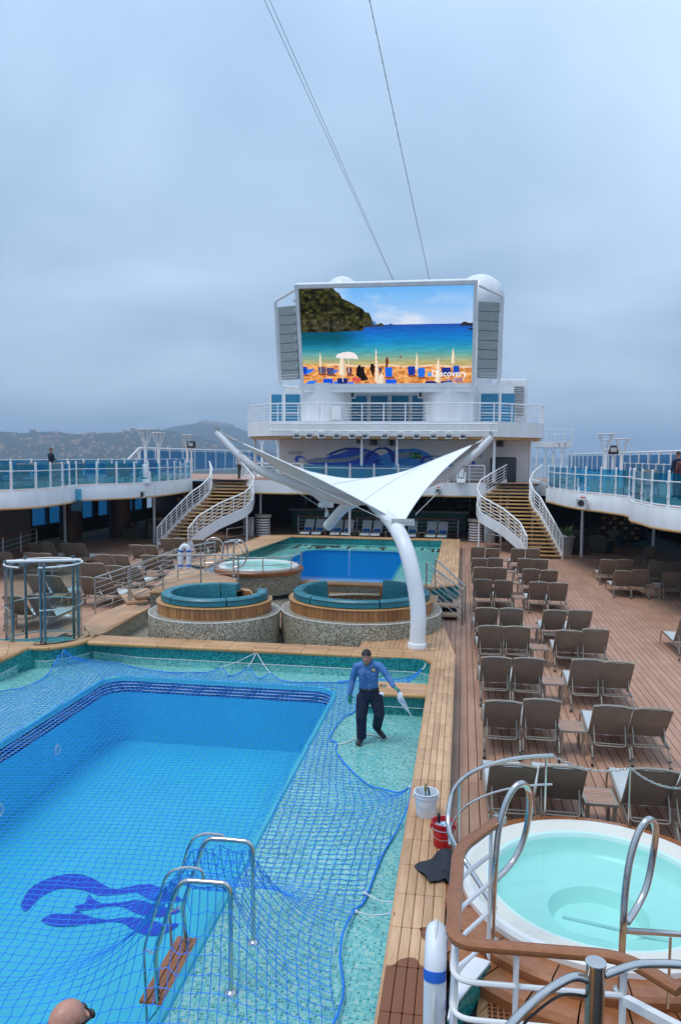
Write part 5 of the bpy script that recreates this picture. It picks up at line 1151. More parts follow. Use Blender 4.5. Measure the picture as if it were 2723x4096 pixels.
# moving-head lights and boxes
def moving_head(lab, p):
    t = thing('moving_head_light', lab, 'stage light', p, 0, 'white moving-head stage lights')
    objm('base', MB().rbox((0, 0, .12), (.5, .4, .24), .05).mesh('base', 'white'), t); objm('yoke', MB().beam((-.22, 0, .24), (-.22, 0, .62), .08, .2).beam((.22, 0, .24), (.22, 0, .62), .08, .2).mesh('yoke', 'white'), t)
    mb = MB(); mb.lathe([(.001, .3), (.15, .32), (.17, .6), (.14, .95), (.12, 1.0), (.001, 1.0)], (0, 0, 0), 16); objm('head', mb.mesh('head', 'white'), t)
for p, lab in (((-0.117, 45, 3.473), 'white moving-head light at the right end of the terrace railing'), ((-15.717, 37.2, 3.534), 'white moving-head light on the left upper deck edge'), ((5.081, 34.5, 3.482), 'white moving-head light on the right upper deck edge')):
    moving_head(lab, (p[0], p[1], ZU))
mb = MB(); mb.rbox(((2.335, 47, 3.988)[0], 47.4, ZU+.75), (1.5, .8, 1.5), .15); solo('covered_console', mb, 'black', 'black covered equipment case on the terrace at the right', 'case', ((2.335, 47, 3.988)[0], 47.4, ZU))
for px_, lab, rz in (((-1.37, 45, 2.963), 'small floodlight on the middle of the terrace fascia', 0), ((-15.83, 36.9, 2.938), 'grey floodlight on the left deck fascia', 25), ((4.844, 33, 3.093), 'grey floodlight on the right deck fascia', -25)):
    t = thing('fascia_floodlight', lab, 'floodlight', px_, R(rz), 'floodlights on the deck fascias')
    mb = MB(); mb.add([(-.22, -.25, -.17), (.22, -.25, -.17), (.22, -.25, .17), (-.22, -.25, .17), (-.12, .2, -.1), (.12, .2, -.1), (.12, .2, .1), (-.12, .2, .1)], [(0, 1, 2, 3), (5, 4, 7, 6), (1, 0, 4, 5), (2, 1, 5, 6), (3, 2, 6, 7), (0, 3, 7, 4)]); objm('housing', mb.mesh('housing', 'grey', False), t)
    mb = MB(); mb.lathe([(.001, 0), (.11, 0), (.13, .02)], (0, 0, 0), 16); mb.v = [(a, -.255-z, b) for a, b, z in mb.v]; objm('lens', mb.mesh('lens', 'black'), t)
    objm('strobe', MB().box((0, .0, .22), (.2, .08, .06)).mesh('strobe', 'orange'), t); objm('bracket', MB().beam((0, .15, 0), (0, .4, .05), .06, .08).mesh('bracket', 'grey'), t)
mb = MB(); p = (-17.229, 33, 2.836); mb.box(p, (.5, .05, 1.0)); solo('glass_sign', mb, 'tglass', 'pale green glass panel hanging at the left deck edge', 'panel', p)

# ---- mushroom lamp posts on the upper decks
def lamp_post(lab, p, top, first=[None]):
    z0 = ZU; h = top-z0
    t = thing('funnel_lamp_post', lab, 'lamp post', (p[0], p[1], z0), 0, 'funnel shaped lamp posts')
    vb = top-.92; mb = MB(); mb.tube([(p[0], p[1], z0), (p[0], p[1], vb+.12)], .085, 12); part('pole', mb, 'rail_white', t)
    for k in range(4):
        a = PI/4+k*PI/2; mb = MB(); mb.tube([(p[0]+.06*math.cos(a), p[1]+.06*math.sin(a), vb), (p[0]+.36*math.cos(a), p[1]+.36*math.sin(a), top-.05)], .030, 6); part('arm', mb, 'rail_white', t)
    mb = MB(); mb.lathe([(.001, -.12), (.09, -.06), (.10, .0), (.001, .04)], (p[0], p[1], vb+.22), 12); part('reflector_lamp', mb, 'white', t)
    mb = MB(); mb.lathe([(.001, top-.04), (.38, top-.05), (.41, top-.025), (.40, top), (.001, top+.015)], (p[0], p[1], 0), 24); part('disc', mb, 'white', t)
for (px_, top, lab) in (((-16.23, 38.5, 4.622), (-16.215, 38.5, 6.233), 'tallest left lamp post on the upper deck'), ((-17.336, 43, 4.597), (-17.323, 43, 6.192), 'second lamp post from the left on the upper deck'), ((-18.152, 50, 4.567), (-18.143, 50, 6.267), 'third lamp post from the left, beside the stairs'),
        ((6.187, 36, 4.648), (6.144, 36, 6.004), 'tallest right lamp post on the upper deck'), ((7.821, 41, 4.621), (7.778, 41, 5.923), 'rightmost lamp post on the upper deck'), ((9.908, 58, 4.494), (9.853, 58, 6.249), 'small lamp post behind the tallest right one'),
        ((7.451, 62, 4.434), (7.404, 62, 6.127), 'first of the small lamp posts beyond the right staircase'), ((7.645, 70, 4.366), (7.595, 70, 6.206), 'second of the small lamp posts beyond the right staircase'), ((7.825, 78, 4.298), (7.774, 78, 6.225), 'third of the small lamp posts beyond the right staircase'), ((-14.858, 62, 4.91), (-14.863, 62, 6.558), 'small lamp post behind the left end of the balcony'), ((-15.675, 60, 4.898), (-15.678, 60, 6.6), 'lamp post seen under the left end of the balcony')):
    lamp_post(lab, px_, top[2])
for px_, lab in (((-17.875, 50, 5.607), 'small square floodlight near the third left lamp post'), ((7.58, 42, 5.368), 'small square floodlight near the rightmost lamp post')):
    t = thing('square_floodlight', lab, 'floodlight', (px_[0], px_[1], ZU)); mb = MB(); mb.tube([(px_[0], px_[1], ZU), (px_[0], px_[1], px_[2]-.1)], .06, 8); part('post', mb, 'rail_white', t); mb = MB(); mb.rbox(px_, (.55, .3, .45), .05); part('housing', mb, 'black', t); mb = MB(); mb.box((px_[0], px_[1]-.16, px_[2]), (.3, .02, .22)); part('lens', mb, 'grey', t)
# ventilator house and distant roof structures
t = thing('ventilator_house', 'white louvred ventilator house at the right behind the balcony', 'ventilator', ((3.471, 56, 7.767)[0], 56, BZ1))
vx0, vx1 = (2.066, 56, 9.554)[0], (4.324, 56, 9.545)[0]; vz0, vz1 = 7.0, (2.896, 56, 10.409)[2]
mb = MB(); mb.rbox(((vx0+vx1)/2, 57.2, (vz0+vz1)/2), (vx1-vx0, 2.4, vz1-vz0), .3); part('house', mb, 'white', t)
for (xa, xb) in (((2.343, 56, 9.84)[0], (2.697, 56, 9.838)[0]), ((3.262, 56, 9.835)[0], (4.065, 56, 9.831)[0])):
    for k in range(14):
        z = vz0+.9+k*(vz1-vz0-1.3)/14; mb = MB(); mb.beam((xa, 55.95, z), (xb, 55.95, z), .06, .1, (0, 1, 1)); part('louvre', mb, 'grey', t)
for (x0, x1, y, z0, z1, lab) in (((5.769, 66, 6.513)[0], (8.455, 66, 6.526)[0], 66, 5.5, 6.3, 'low white roof with rail beyond the right staircase'),):
    mb = MB(); mb.box(((x0+x1)/2, y, (z0+z1)/2+.1), (x1-x0, 4, .5)); tt = solo('far_roof', mb, 'white', lab, 'roof', ((x0+x1)/2, y, z0))
    for k in range(5): 
        xx = x0+(x1-x0)*k/4; mb = MB(); mb.tube([(xx, y-2, z1-.1), (xx, y-2, z1+.9)], .04, 6); mb.tube([(xx, y-1.8, 3.5), (xx, y-1.8, z0)], .07, 6); part('post', mb, 'rail_white', tt)
    for zz in (.5, .9): mb = MB(); mb.tube([(x0, y-2, z1+zz), (x1, y-2, z1+zz)], .03, 6); part('bar', mb, 'rail_white', tt)

# ---- big screen
TL, TRc, BLc, BRc = (np.array(v) for v in ((-9.707, 45, 14.921), (0.617, 45, 14.694), (-9.868, 46.9, 8.947), (0.533, 46.9, 8.9)))
zt, zb_ = (TL[2]+TRc[2])/2, (BLc[2]+BRc[2])/2; xa, xb = (TL[0]+BLc[0])/2, (TRc[0]+BRc[0])/2
TL = np.array((xa, 45.0, zt)); TRc = np.array((xb, 45.0, zt)); BLc = np.array((xa, 46.9, zb_)); BRc = np.array((xb, 46.9, zb_))
nrm = np.cross(TRc-TL, BLc-TL); nrm = nrm/np.linalg.norm(nrm); nrm = nrm if nrm[1] < 0 else -nrm
SV = lambda u, v, d=0.0: TL+(TRc-TL)*u+(BLc-TL)*v+nrm*d
t = thing('video_screen', 'huge outdoor video screen in a white frame showing a sandy beach', 'screen', tuple((BLc+BRc)/2))
mb = MB()
fr = [(0, 0), (1, 0), (1, 1), (0, 1)]
mb.add([SV(u, v, .06) for u, v in fr]+[SV(u, v, -.7) for u, v in fr], [(0, 1, 2, 3), (7, 6, 5, 4), (0, 4, 5, 1), (1, 5, 6, 2), (2, 6, 7, 3), (3, 7, 4, 0)]); part('cabinet', mb, 'white', t, False)
for a, b in (((-.002, .018), (1.002, .018)), ((-.002, .985), (1.002, .985)), ((.009, .03), (.009, .97)), ((.991, .03), (.991, .97))):
    mb = MB(); p0, p1 = SV(*a, .1), SV(*b, .1); mb.beam(p0, p1, .2, .2, tuple(nrm)); part('frame_bar', mb, 'white', t)

# picture shown on the screen: a beach, painted cell by cell into face colours
GW, GH = 420, 242
gx, gy = np.meshgrid(42+(np.arange(GW)+.5)*1483/GW, 38+(np.arange(GH)+.5)*854/GH)
def vnoise(x, y, seed=0):
    def h(i, j): return np.modf(np.abs(np.sin(i*127.1+j*311.7+seed*74.7)*43758.5453))[0]
    i, j = np.floor(x), np.floor(y); u, v = x-i, y-j; u = u*u*(3-2*u); v = v*v*(3-2*v)
    return (h(i, j)*(1-u)+h(i+1, j)*u)*(1-v)+(h(i, j+1)*(1-u)+h(i+1, j+1)*u)*v
def fnoise(x, y, seed=0): return sum(vnoise(x*2**k, y*2**k, seed+k)*.5**(k+1) for k in range(5))
def ramp(v, stops):
    xs = [s[0] for s in stops]; return np.stack([np.interp(v, xs, [s[1][c] for s in stops]) for c in range(3)], -1)
def inpoly(pts):
    r = np.zeros(gx.shape, bool); n = len(pts)
    for i in range(n):
        (x0, y0), (x1, y1) = pts[i], pts[(i+1) % n]
        c = ((y0 > gy) != (y1 > gy)) & (gx < (x1-x0)*(gy-y0)/((y1-y0) if y1 != y0 else 1e-9)+x0); r ^= c
    return r
pic = ramp(gy, [(38, (110, 185, 252)), (200, (150, 200, 252)), (355, (190, 214, 248))])
cl = np.clip((fnoise(gx/260, gy/110, 3)-.43)*4.5, 0, 1)*np.clip((gy-60)/60, 0, 1)*np.clip((1500-gx)/500, .35, 1)
cl = np.maximum(cl, np.clip((520-gx)/240, 0, .8)*np.clip((200-gy)/150, 0, 1))
pic = pic*(1-cl[..., None]*.75)+np.array((236, 240, 252))*cl[..., None]*.75
seam = gy > 355
sea_c = ramp(gy, [(355, (40, 84, 176)), (420, (28, 112, 205)), (500, (26, 140, 205)), (570, (60, 165, 190)), (630, (125, 178, 165)), (690, (196, 180, 122))])
lf = np.clip((620-gx)/260, 0, 1)*np.clip((600-gy)/120, 0, 1); sea_c = sea_c*(1-lf[..., None]*.75)+np.array((8, 78, 84))*lf[..., None]*.75
sea_c = sea_c*(0.86+.28*fnoise(gx/90, gy/9, 9))[..., None]
pic = np.where(seam[..., None], sea_c, pic)
head = inpoly([(30, 30), (340, 38), (362, 62), (392, 80), (415, 125), (470, 150), (530, 185), (590, 215), (610, 245), (645, 252), (665, 300), (678, 345), (720, 352), (735, 340), (760, 345), (772, 368), (680, 372), (598, 376), (590, 405), (300, 412), (30, 414)])
hn_ = fnoise(gx/34, gy/22, 5); hc = ramp(hn_, [(.25, (16, 16, 10)), (.5, (44, 46, 18)), (.75, (92, 88, 50))])
rk = np.clip((gy-270)/60, 0, 1)*np.clip((fnoise(gx/24, gy/34, 8)-.42)*6, 0, 1); hc = hc*(1-rk[..., None]*.5)+np.array((120, 112, 104))*rk[..., None]*.5*.8
pic = np.where(head[..., None], hc, pic)
for pl, c in (([(1415, 375), (1440, 345), (1465, 340), (1490, 352), (1530, 350), (1530, 380)], (50, 48, 56)), ([(1480, 405), (1500, 396), (1530, 396), (1530, 414)], (40, 44, 60)), ([(812, 356), (820, 346), (850, 352), (855, 357)], (70, 90, 140)), ([(672, 325), (690, 322), (712, 345), (700, 358), (678, 356)], (90, 130, 190))):
    pic = np.where(inpoly(pl)[..., None], np.array(c), pic)
sl = 694+(gx-42)*.018+6*np.sin(gx/70.)
sand = ramp(fnoise(gx/26, gy/18, 2), [(.25, (196, 118, 60)), (.5, (244, 166, 92)), (.8, (255, 206, 140))])
pic = np.where((gy > sl)[..., None], sand, pic)
fo = np.exp(-((gy-sl-8)/7)**2)*(.4+.8*fnoise(gx/40, gy/40, 4))*np.clip((gx-150)/200, 0, 1); pic = pic*(1-np.clip(fo, 0, 1)[..., None])+np.array((255, 246, 236))*np.clip(fo, 0, 1)[..., None]
def put(pl, c): 
    global pic; pic = np.where(inpoly(pl)[..., None], np.array(c, float), pic)
for (x, w, y0, y1, c) in ((58, 40, 718, 790, (20, 70, 200)), (805, 68, 730, 815, (30, 110, 235)), (1005, 68, 722, 800, (28, 60, 170)), (1090, 66, 735, 818, (35, 115, 235)), (1305, 80, 735, 800, (30, 50, 140)), (1390, 60, 722, 790, (30, 80, 190)), (260, 90, 828, 890, (20, 85, 225)), (390, 95, 824, 890, (20, 40, 120)), (825, 98, 838, 892, (28, 95, 235)), (1178, 110, 858, 895, (16, 36, 110)), (1312, 106, 858, 895, (18, 40, 120)), (210, 70, 722, 780, (96, 86, 120)), (285, 70, 728, 790, (84, 80, 126)), (732, 26, 728, 776, (80, 70, 110)), (455, 50, 725, 790, (110, 60, 80))):
    put([(x-w/2+6, y0), (x+w/2-6, y0), (x+w/2, y0+14), (x+w/2-4, y1), (x-w/2+8, y1), (x-w/2, y0+14)], c)
    put([(x-w/2, y1), (x+w/2+4, y1), (x+w/2+26, y1+18), (x-w/2+12, y1+18)], (150, 84, 48))
for pl in ([(60, 790), (78, 742), (150, 738), (110, 770)], [(42, 880), (90, 846), (165, 846), (120, 888)], [(318, 890), (308, 856), (345, 854), (352, 890)], [(440, 888), (436, 860), (500, 858), (480, 888)], [(300, 770), (330, 748), (362, 750), (330, 778)]): put(pl, (40, 125, 245))
for (x, y0, y1, w) in ((200, 588, 712, 24), (395, 590, 792, 70), (697, 562, 690, 22), (702, 658, 856, 44), (740, 775, 895, 78), (1053, 598, 745, 30), (1238, 645, 862, 54), (1364, 565, 696, 34)):
    put([(x, y0), (x+w*.25, y0+(y1-y0)*.3), (x+w*.5, y1), (x, y1+8), (x-w*.5, y1), (x-w*.25, y0+(y1-y0)*.3)], (250, 232, 208)); put([(x+w*.1, y0+20), (x+w*.5, y1), (x+w*.15, y1)], (226, 196, 164)); put([(x-2.5, y1), (x+2.5, y1), (x+2.5, y1+70), (x-2.5, y1+70)], (236, 226, 214))
put([(338, 640), (352, 610), (400, 594), (455, 588), (500, 596), (530, 622), (540, 655), (470, 648), (400, 646)], (250, 240, 240)); put([(448, 650), (454, 650), (454, 780), (448, 780)], (236, 220, 205))
for pl, c in (([(515, 800), (522, 740), (538, 708), (560, 712), (562, 770), (545, 820)], (18, 14, 16)), ([(535, 830), (545, 770), (570, 720), (592, 724), (588, 760), (600, 800), (625, 840), (560, 852)], (34, 24, 24)), ([(640, 745), (648, 700), (668, 692), (684, 720), (680, 770), (668, 818), (652, 780)], (46, 30, 26)), ([(780, 730), (778, 670), (786, 640), (800, 640), (806, 680), (796, 730)], (122, 58, 36)), ([(900, 650), (905, 626), (915, 626), (918, 650)], (150, 90, 60)), ([(480, 860), (474, 826), (500, 812), (560, 828), (545, 862)], (226, 96, 92))): put(pl, c)
lin = np.where(pic/255 <= .04045, pic/255/12.92, ((np.clip(pic, 0, 255)/255+.055)/1.055)**2.4)
lin = np.concatenate([lin, np.ones(lin.shape[:2]+(1,))], -1)
u0, u1, v0, v1 = .02, .98, .045, .958
vs = [tuple(SV(u0+(u1-u0)*i/GW, v0+(v1-v0)*j/GH, .075)) for j in range(GH+1) for i in range(GW+1)]
fs = [(j*(GW+1)+i, (j+1)*(GW+1)+i, (j+1)*(GW+1)+i+1, j*(GW+1)+i+1) for j in range(GH) for i in range(GW)]
mb = MB(); mb.add(vs, fs)
MT['screen'] = emit_vcol('screen_picture', 0.84)
pan = part('display', mb, 'screen', t, False)
ca = pan.data.color_attributes.new('Col', 'FLOAT_COLOR', 'CORNER')
ca.data.foreach_set('color', np.repeat(lin.reshape(-1, 4), 4, axis=0).astype(np.float32).ravel())
def emit(name, c, s=.84):
    mt = bpy.data.materials.new(name); mt.use_nodes = True; n = mt.node_tree.nodes; l = mt.node_tree.links; n.clear(); o = n.new('ShaderNodeOutputMaterial'); e = n.new('ShaderNodeEmission'); e.inputs[0].default_value = rgb(c); e.inputs[1].default_value = s; l.new(e.outputs[0], o.inputs[0]); return mt
MT['scr_w'] = emit('screen_white', (1, 1, 1)); MT['scr_b'] = emit('screen_blue', (0.03, 0.14, 0.62)); MT['scr_c'] = emit('screen_cyan', (0.1, 0.4, 0.9))
def text_mesh(body, u, v, hgt, wid, mat, nm, depth):
    cu = bpy.data.curves.new('txt', 'FONT'); cu.body = body; cu.align_x = 'CENTER'; cu.align_y = 'CENTER'; cu.resolution_u = 3; cu.offset = .012
    to = bpy.data.objects.new('txt', cu); COL.objects.link(to); bpy.context.view_layer.update()
    me = bpy.data.meshes.new_from_object(to.evaluated_get(bpy.context.evaluated_depsgraph_get())); bpy.data.objects.remove(to); bpy.data.curves.remove(cu)
    co = np.array([x.co for x in me.vertices]); mn, mx_ = co.min(0), co.max(0); co = (co-(mn+mx_)/2); co[:, 0] *= wid/(mx_[0]-mn[0]); co[:, 1] *= hgt/(mx_[1]-mn[1])
    c0 = SV(u, v, depth); ax = (TRc-TL)/np.linalg.norm(TRc-TL); ay = (TL-BLc)/np.linalg.norm(TL-BLc); rl = np.array(root_of(t).location)
    for i, x in enumerate(me.vertices): x.co = tuple(c0+ax*co[i, 0]+ay*co[i, 1]-rl)
    me.materials.clear(); me.materials.append(MT[mat]); me.name = nm
    return objm(nm, me, pan)
sc_u = lambda x: u0+(u1-u0)*(x-42)/1483; sc_v = lambda y: v0+(v1-v0)*(y-38)/854
SWm = np.linalg.norm(TRc-TL)*(u1-u0)/1483
text_mesh('Discovery', sc_u(1334), sc_v(797), 72*SWm, 300*SWm, 'scr_w', 'lettering', .085)
text_mesh('at SEA', sc_u(1382), sc_v(845), 36*SWm, 142*SWm, 'scr_b', 'lettering', .085)
mb = MB(); c0 = SV(sc_u(1163), sc_v(795), .083); ax = (TRc-TL)/np.linalg.norm(TRc-TL); ay = (TL-BLc)/np.linalg.norm(TL-BLc)
mb.add([tuple(c0+(ax*math.cos(a)+ay*math.sin(a))*20*SWm) for a in np.linspace(0, 2*PI, 20, endpoint=False)], [tuple(range(20))]); part('globe_mark', mb, 'scr_c', pan, False)
# side loudspeaker wings
def wing(lab, px0, px1, sgn):
    t = thing('speaker_wing', lab, 'loudspeaker', tuple(SV(.5+.5*sgn, 1, 0))); X0 = xb if sgn > 0 else xa
    W_ = 1.35; top, bot = zt-.75, zb_+.25; y0, y1 = 45.3, 46.8
    P = lambda s, z: (X0+sgn*(.1+s*W_), y0+(y1-y0)*(zt-z)/(zt-zb_)+.55*s, z)
    mb = MB(); mb.tube(fillet([P(0, zt-.25), P(1, top), P(1.0, bot+.5), P(.9, bot), P(0, zb_+.1)], .2), .085, 8); part('outer_frame', mb, 'white', t)
    mb = MB(); mb.tube([P(.93, top+.05), P(.93, bot+.1)], .04, 6); part('inner_frame', mb, 'white', t)
    for k in range(8):
        za, zb2 = top-.35-k*.52, top-.35-(k+1)*.52+.03
        q = [P(.0, za), P(.88, za), P(.88, zb2), P(.0, zb2)]; mb = MB(); mb.add([(a, b-.02, c) for a, b, c in q]+[(a, b+.5, c) for a, b, c in q], [(0, 1, 2, 3) if sgn > 0 else (3, 2, 1, 0), (0, 4, 5, 1), (1, 5, 6, 2), (2, 6, 7, 3), (3, 7, 4, 0), (4, 7, 6, 5)]); part('cabinet', mb, 'mesh_g', t, False)
    for k in range(4):
        z = bot+.15+k*.16; mb = MB(); mb.beam(P(.1, z), P(.95, z), .03, .07, (0, 1, 0)); part('grille_bar', mb, 'white', t)
    for k in range(9):
        z = top-.1-k*.52; mb = MB(); mb.box(P(1.0 if sgn > 0 else .05, z), (.1, .1, .14)); part('clamp', mb, 'grey', t)
wing('white framed loudspeaker stack at the left edge of the screen', 0, 0, -1)
wing('white framed loudspeaker stack at the right edge of the screen', 0, 0, 1)
# radar domes behind the screen
for (c, r, lab) in (((-8.286, 53, 15.84), 1.15, 'smaller white radar dome peeking over the left of the screen'), ((0.858, 53, 15.281), 1.6, 'larger white radar dome behind the right corner of the screen')):
    t = thing('radar_dome', lab, 'radar dome', (c[0], 53, 9)); mb = MB(); mb.sphere((c[0], 53, c[2]), r, 28, 18); part('dome', mb, 'white', t)
    mb = MB(); mb.lathe([(r*.6, 8.5), (r*.5, c[2]-r*.7)], (c[0], 53, 0), 20); part('pedestal', mb, 'white', t)
mb = MB(); mb.box(((xa+xb)/2, 49.5, (zb_+zt)/2-.2), (xb-xa-1.2, 2.4, zt-zb_-.8)); mb.box(((xa+xb)/2, 48.2, 9.0), (xb-xa-.4, 3.0, .5)); solo('screen_backing', mb, 'white', 'white supporting structure behind the video screen', 'structure', ((xa+xb)/2, 49.5, 9))
# under-screen camera and floodlights
for x, lab in (((-6.631, 46.6, 8.563), 'left'), ((-2.596, 46.6, 8.549), 'right')):
    mb = MB(); mb.rbox((x[0], 46.9, zb_-.28), (.3, .35, .5), .05); mb.box((x[0], 46.7, zb_-.35), (.2, .05, .25), mi=1); solo('under_screen_speaker', mb, ['grey', 'black'], 'small grey speaker under the screen, %s one' % lab, 'speaker', (x[0], 46.9, zb_-.5))
mb = MB(); p = (-7.538, 47, 7.477); mb.rbox((p[0], 46.5, p[2]), (.55, .3, .8), .04); solo('junction_box', mb, 'white', 'white junction box with a small fitting on the left drum tower', 'box', (p[0], 46.5, p[2]-.4))

# ---- overhead cables running from the mast above the viewer to the screen
for a, b, lab, beads in (((-7.764, 30, 22.089), (-4.805, 52, 16.456), 'thin overhead cable, leftmost of the three', 0), ((-7.562, 30, 22.073), (-4.748, 52, 16.455), 'thin overhead cable, middle of the three', 0), ((-3.747, 30, 21.776), (-2.401, 52, 16.395), 'overhead cable with small lamps, rightmost of the three', 1)):
    A_, B_ = np.array(a), np.array(b); A2_ = A_+(A_-B_)*.25; t = thing('overhead_cable', lab, 'cable', tuple(B_))
    mb = MB(); mb.tube([tuple(A2_+(B_-A2_)*s+np.array((0, 0, -.5*s*(1-s) if beads else 0))) for s in np.linspace(0, 1, 30)], 
        .010 if not beads else .014, 5); part('wire', mb, 'black', t)
    if beads:
        for s in np.linspace(.03, .99, 36):
            p = A2_+(B_-A2_)*s+np.array((0, 0, -.5*s*(1-s))); mb = MB(); mb.sphere((p[0], p[1], p[2]-.04), .028, 6, 5); part('lamp', mb, 'black', t)

# ================================================================== LOUNGERS
def lounger_parts(t, light=False, ty=.0, tz=.98):
    def pt(nm, mb, m_, par=None): return objm(nm, mb.mesh(nm, m_), par or t)
    w = .285; L_ = 1.92; hz_, hy = .34, .56
    pt('leg', MB().tube([(-w, .0, 0), (-w, .02, .20), (-w, .12, .31)], .016, 6), 'frame'); pt('leg', MB().tube([(w, .0, 0), (w, .02, .20), (w, .12, .31)], .016, 6), 'frame')
    pt('leg', MB().tube([(-w, L_-.02, 0), (-w, L_-.06, .22), (-w, L_-.22, .34)], .016, 6), 'frame'); pt('leg', MB().tube([(w, L_-.02, 0), (w, L_-.06, .22), (w, L_-.22, .34)], .016, 6), 'frame')
    for s_ in (-1, 1): pt('side_rail', MB().beam((s_*w, .1, .315), (s_*w, L_-.2, .345), .03, .045), 'frame')
    # seat sling: droops a little, rolls over at the foot
    prof = [(hy, .35), (.9, .33), (1.3, .34), (1.6, .36), (1.78, .355), (1.88, .32), (1.93, .26)]
    vs = [(x, y, z) for y, z in prof for x in (-w+.012, 0, w-.012)]; vs = [(x, y, z-(.012 if x == 0 else 0)) for x, y, z in vs]
    mb = MB(); mb.add(vs, [(i*3+j, i*3+j+1, i*3+j+4, i*3+j+3) for i in range(len(prof)-1) for j in range(2)]); pt('seat_sling', mb, 'seat_fabric')
    # backrest: front sheet paled for reflected sky, taupe rear sheet, frame
    d = Vector((0, ty-hy, tz-hz_)); nr = Vector((0, d.z, -d.y)).normalized()
    rows = 6; vs = []; vb = []
    for i in range(rows+1):
        s = i/rows; c = Vector((0, hy, hz_+.02))+d*s; bow = .035*math.sin(PI*s)
        for x in (-w+.008, -.1, .1, w-.008):
            k = (.012 if abs(x) < .2 else 0)
            vs.append(c+Vector((x, 0, 0))-nr*(bow*.3+k)+nr*.012); vb.append(c+Vector((x, 0, 0))-nr*(bow*.3+k)-nr*.006)
    f_ = [(i*4+j, i*4+j+1, i*4+j+5, i*4+j+4) for i in range(rows) for j in range(3)]
    b = pt('backrest', MB().add(vs, f_, 0).add(vb, [q[::-1] for q in f_], 1), ['seat_fabric', 'fabric' if not light else 'seat_fabric'])
    P = lambda x, s, o=0.0: tuple(Vector((x, hy, hz_+.02))+d*s-nr*o)
    [pt('back_stile', MB().tube([P(q_*w, -.06), P(q_*w, .5, .01), P(q_*w, .97)], .016, 6), 'frame', b) for q_ in (-1, 1)]
    pt('top_bar', MB().tube([P(-w-.012, 1.0), P(-.12, 1.015, -.02), P(.12, 1.015, -.02), P(w+.012, 1.0)], .019, 6), 'frame', b)
    pt('prop_bar', MB().tube(fillet([P(-w+.045, .38, .02), (-w+.045, .16, .30), (w-.045, .16, .30), P(w-.045, .38, .02)], .05, 3), .012, 6), 'frame')
    [pt('cross_bar', MB().tube([(-w, y_, z_), (w, y_, z_)], .012, 6), 'frame') for y_, z_ in ((.24, .31), (1.7, .33))]
    for s_ in (-1, 1): pt('foot_cap', MB().tube([(s_*w, .0, 0), (s_*w, .0, .05)], .021, 6).tube([(s_*w, .004, .13), (s_*w, .008, .15)], .021, 6), 'black')
GR = 'sun loungers on the pool deck'
proto = thing('sun_lounger', 'x', 'sun lounger', (0, 0, 0), 0, GR); lounger_parts(proto)
PROTOS = [proto]
for (a_, b_) in ((-.05, .955), (.035, 1.0), (-.015, .97)):
    q_ = thing('sun_lounger', 'x', 'sun lounger', (0, 0, 0), 0, GR); lounger_parts(q_, False, a_, b_); PROTOS.append(q_)
rr = random.Random(5)
def put_lounger(x, y, rz, lab, src=None):
    src = src or rr.choice(PROTOS)
    if src.get('used') is None:
        src['used'] = 1; src.location = (x, y, 0); src.rotation_euler[2] = rz; src['label'] = lab; return src
    return dup(src, (x, y, 0), rz, lab, src['group'])
for q_ in PROTOS: KIDS[q_.name] = [(c, list(c.children)) for c in q_.children]
ROWS = [9.9, 12.65, 15.35, 18.2, 20.55, 25.0, 28.0, 30.75, 34.1]; COLS = [.705, 1.325, 2.42, 3.03]
CN = ['leftmost', 'second from left', 'third from left', 'rightmost']
rr = random.Random(11)
for i, y in enumerate(ROWS):
    for j, x in enumerate(COLS):
        put_lounger(x+rr.uniform(-.025, .025), y+rr.uniform(-.08, .08), R(rr.uniform(-2.2, 2.2)), 'taupe sun lounger, %s in %s row from the near hot tub' % (CN[j], ORD[i]))
for (x, y, lab) in ((5.6, 31.25, 'leftmost of the back row in the right-hand lounger group'), (6.25, 31.3, 'second of the back row in the right-hand lounger group'), (7.35, 31.0, 'third of the back row in the right-hand lounger group'), (8.0, 31.1, 'fourth of the back row in the right-hand lounger group'),
        (5.6, 28.4, 'leftmost of the front row in the right-hand lounger group'), (6.2, 28.4, 'second of the front row in the right-hand lounger group'), (7.25, 28.35, 'third of the front row in the right-hand lounger group'), (7.86, 28.3, 'fourth of the front row in the right-hand lounger group'), (5.57, 19.8, 'single lounger cut by the right edge of the picture'), (8.4, 36.5, 'lounger pulled up beside the far right deck post')):
    put_lounger(x, y, R(rr.uniform(-2, 2)), 'taupe sun lounger, '+lab)
LEFT = [(-13.6, 34.4), (-12.95, 34.4), (-12.0, 34.4), (-11.35, 34.4), (-13.85, 31.7), (-13.22, 31.7), (-17.1, 31.7), (-16.5, 31.7), (-18.55, 31.6), (-17.95, 31.6), (-13.7, 28.4), (-13.05, 28.4), (-12.0, 28.6), (-11.38, 28.7), (-17.85, 28.3), (-16.7, 28.2), (-16.1, 28.2), (-13.45, 26.0), (-12.85, 26.0), (-12.0, 25.6), (-11.4, 25.7), (-11.78, 23.0), (-11.2, 23.1), (-13.53, 23.0), (-12.9, 23.05), (-12.17, 19.65), (-11.5, 19.65)]
rows_l = sorted(set(round(p[1]) for p in LEFT))
cnt = {}
for (x, y) in LEFT:
    k = 'front' if y < 20.5 else 'second' if y < 24 else 'third' if y < 27 else 'fourth' if y < 30 else 'fifth' if y < 33 else 'back'
    cnt.setdefault(k, []).append((x, y))
for k, ps in cnt.items():
    for n_i, (x, y) in enumerate(sorted(ps)):
        put_lounger(x, y, R(rr.uniform(-3, 3)), 'taupe sun lounger left of the pools, %s row, %s from the left' % (k, ORD[n_i]))
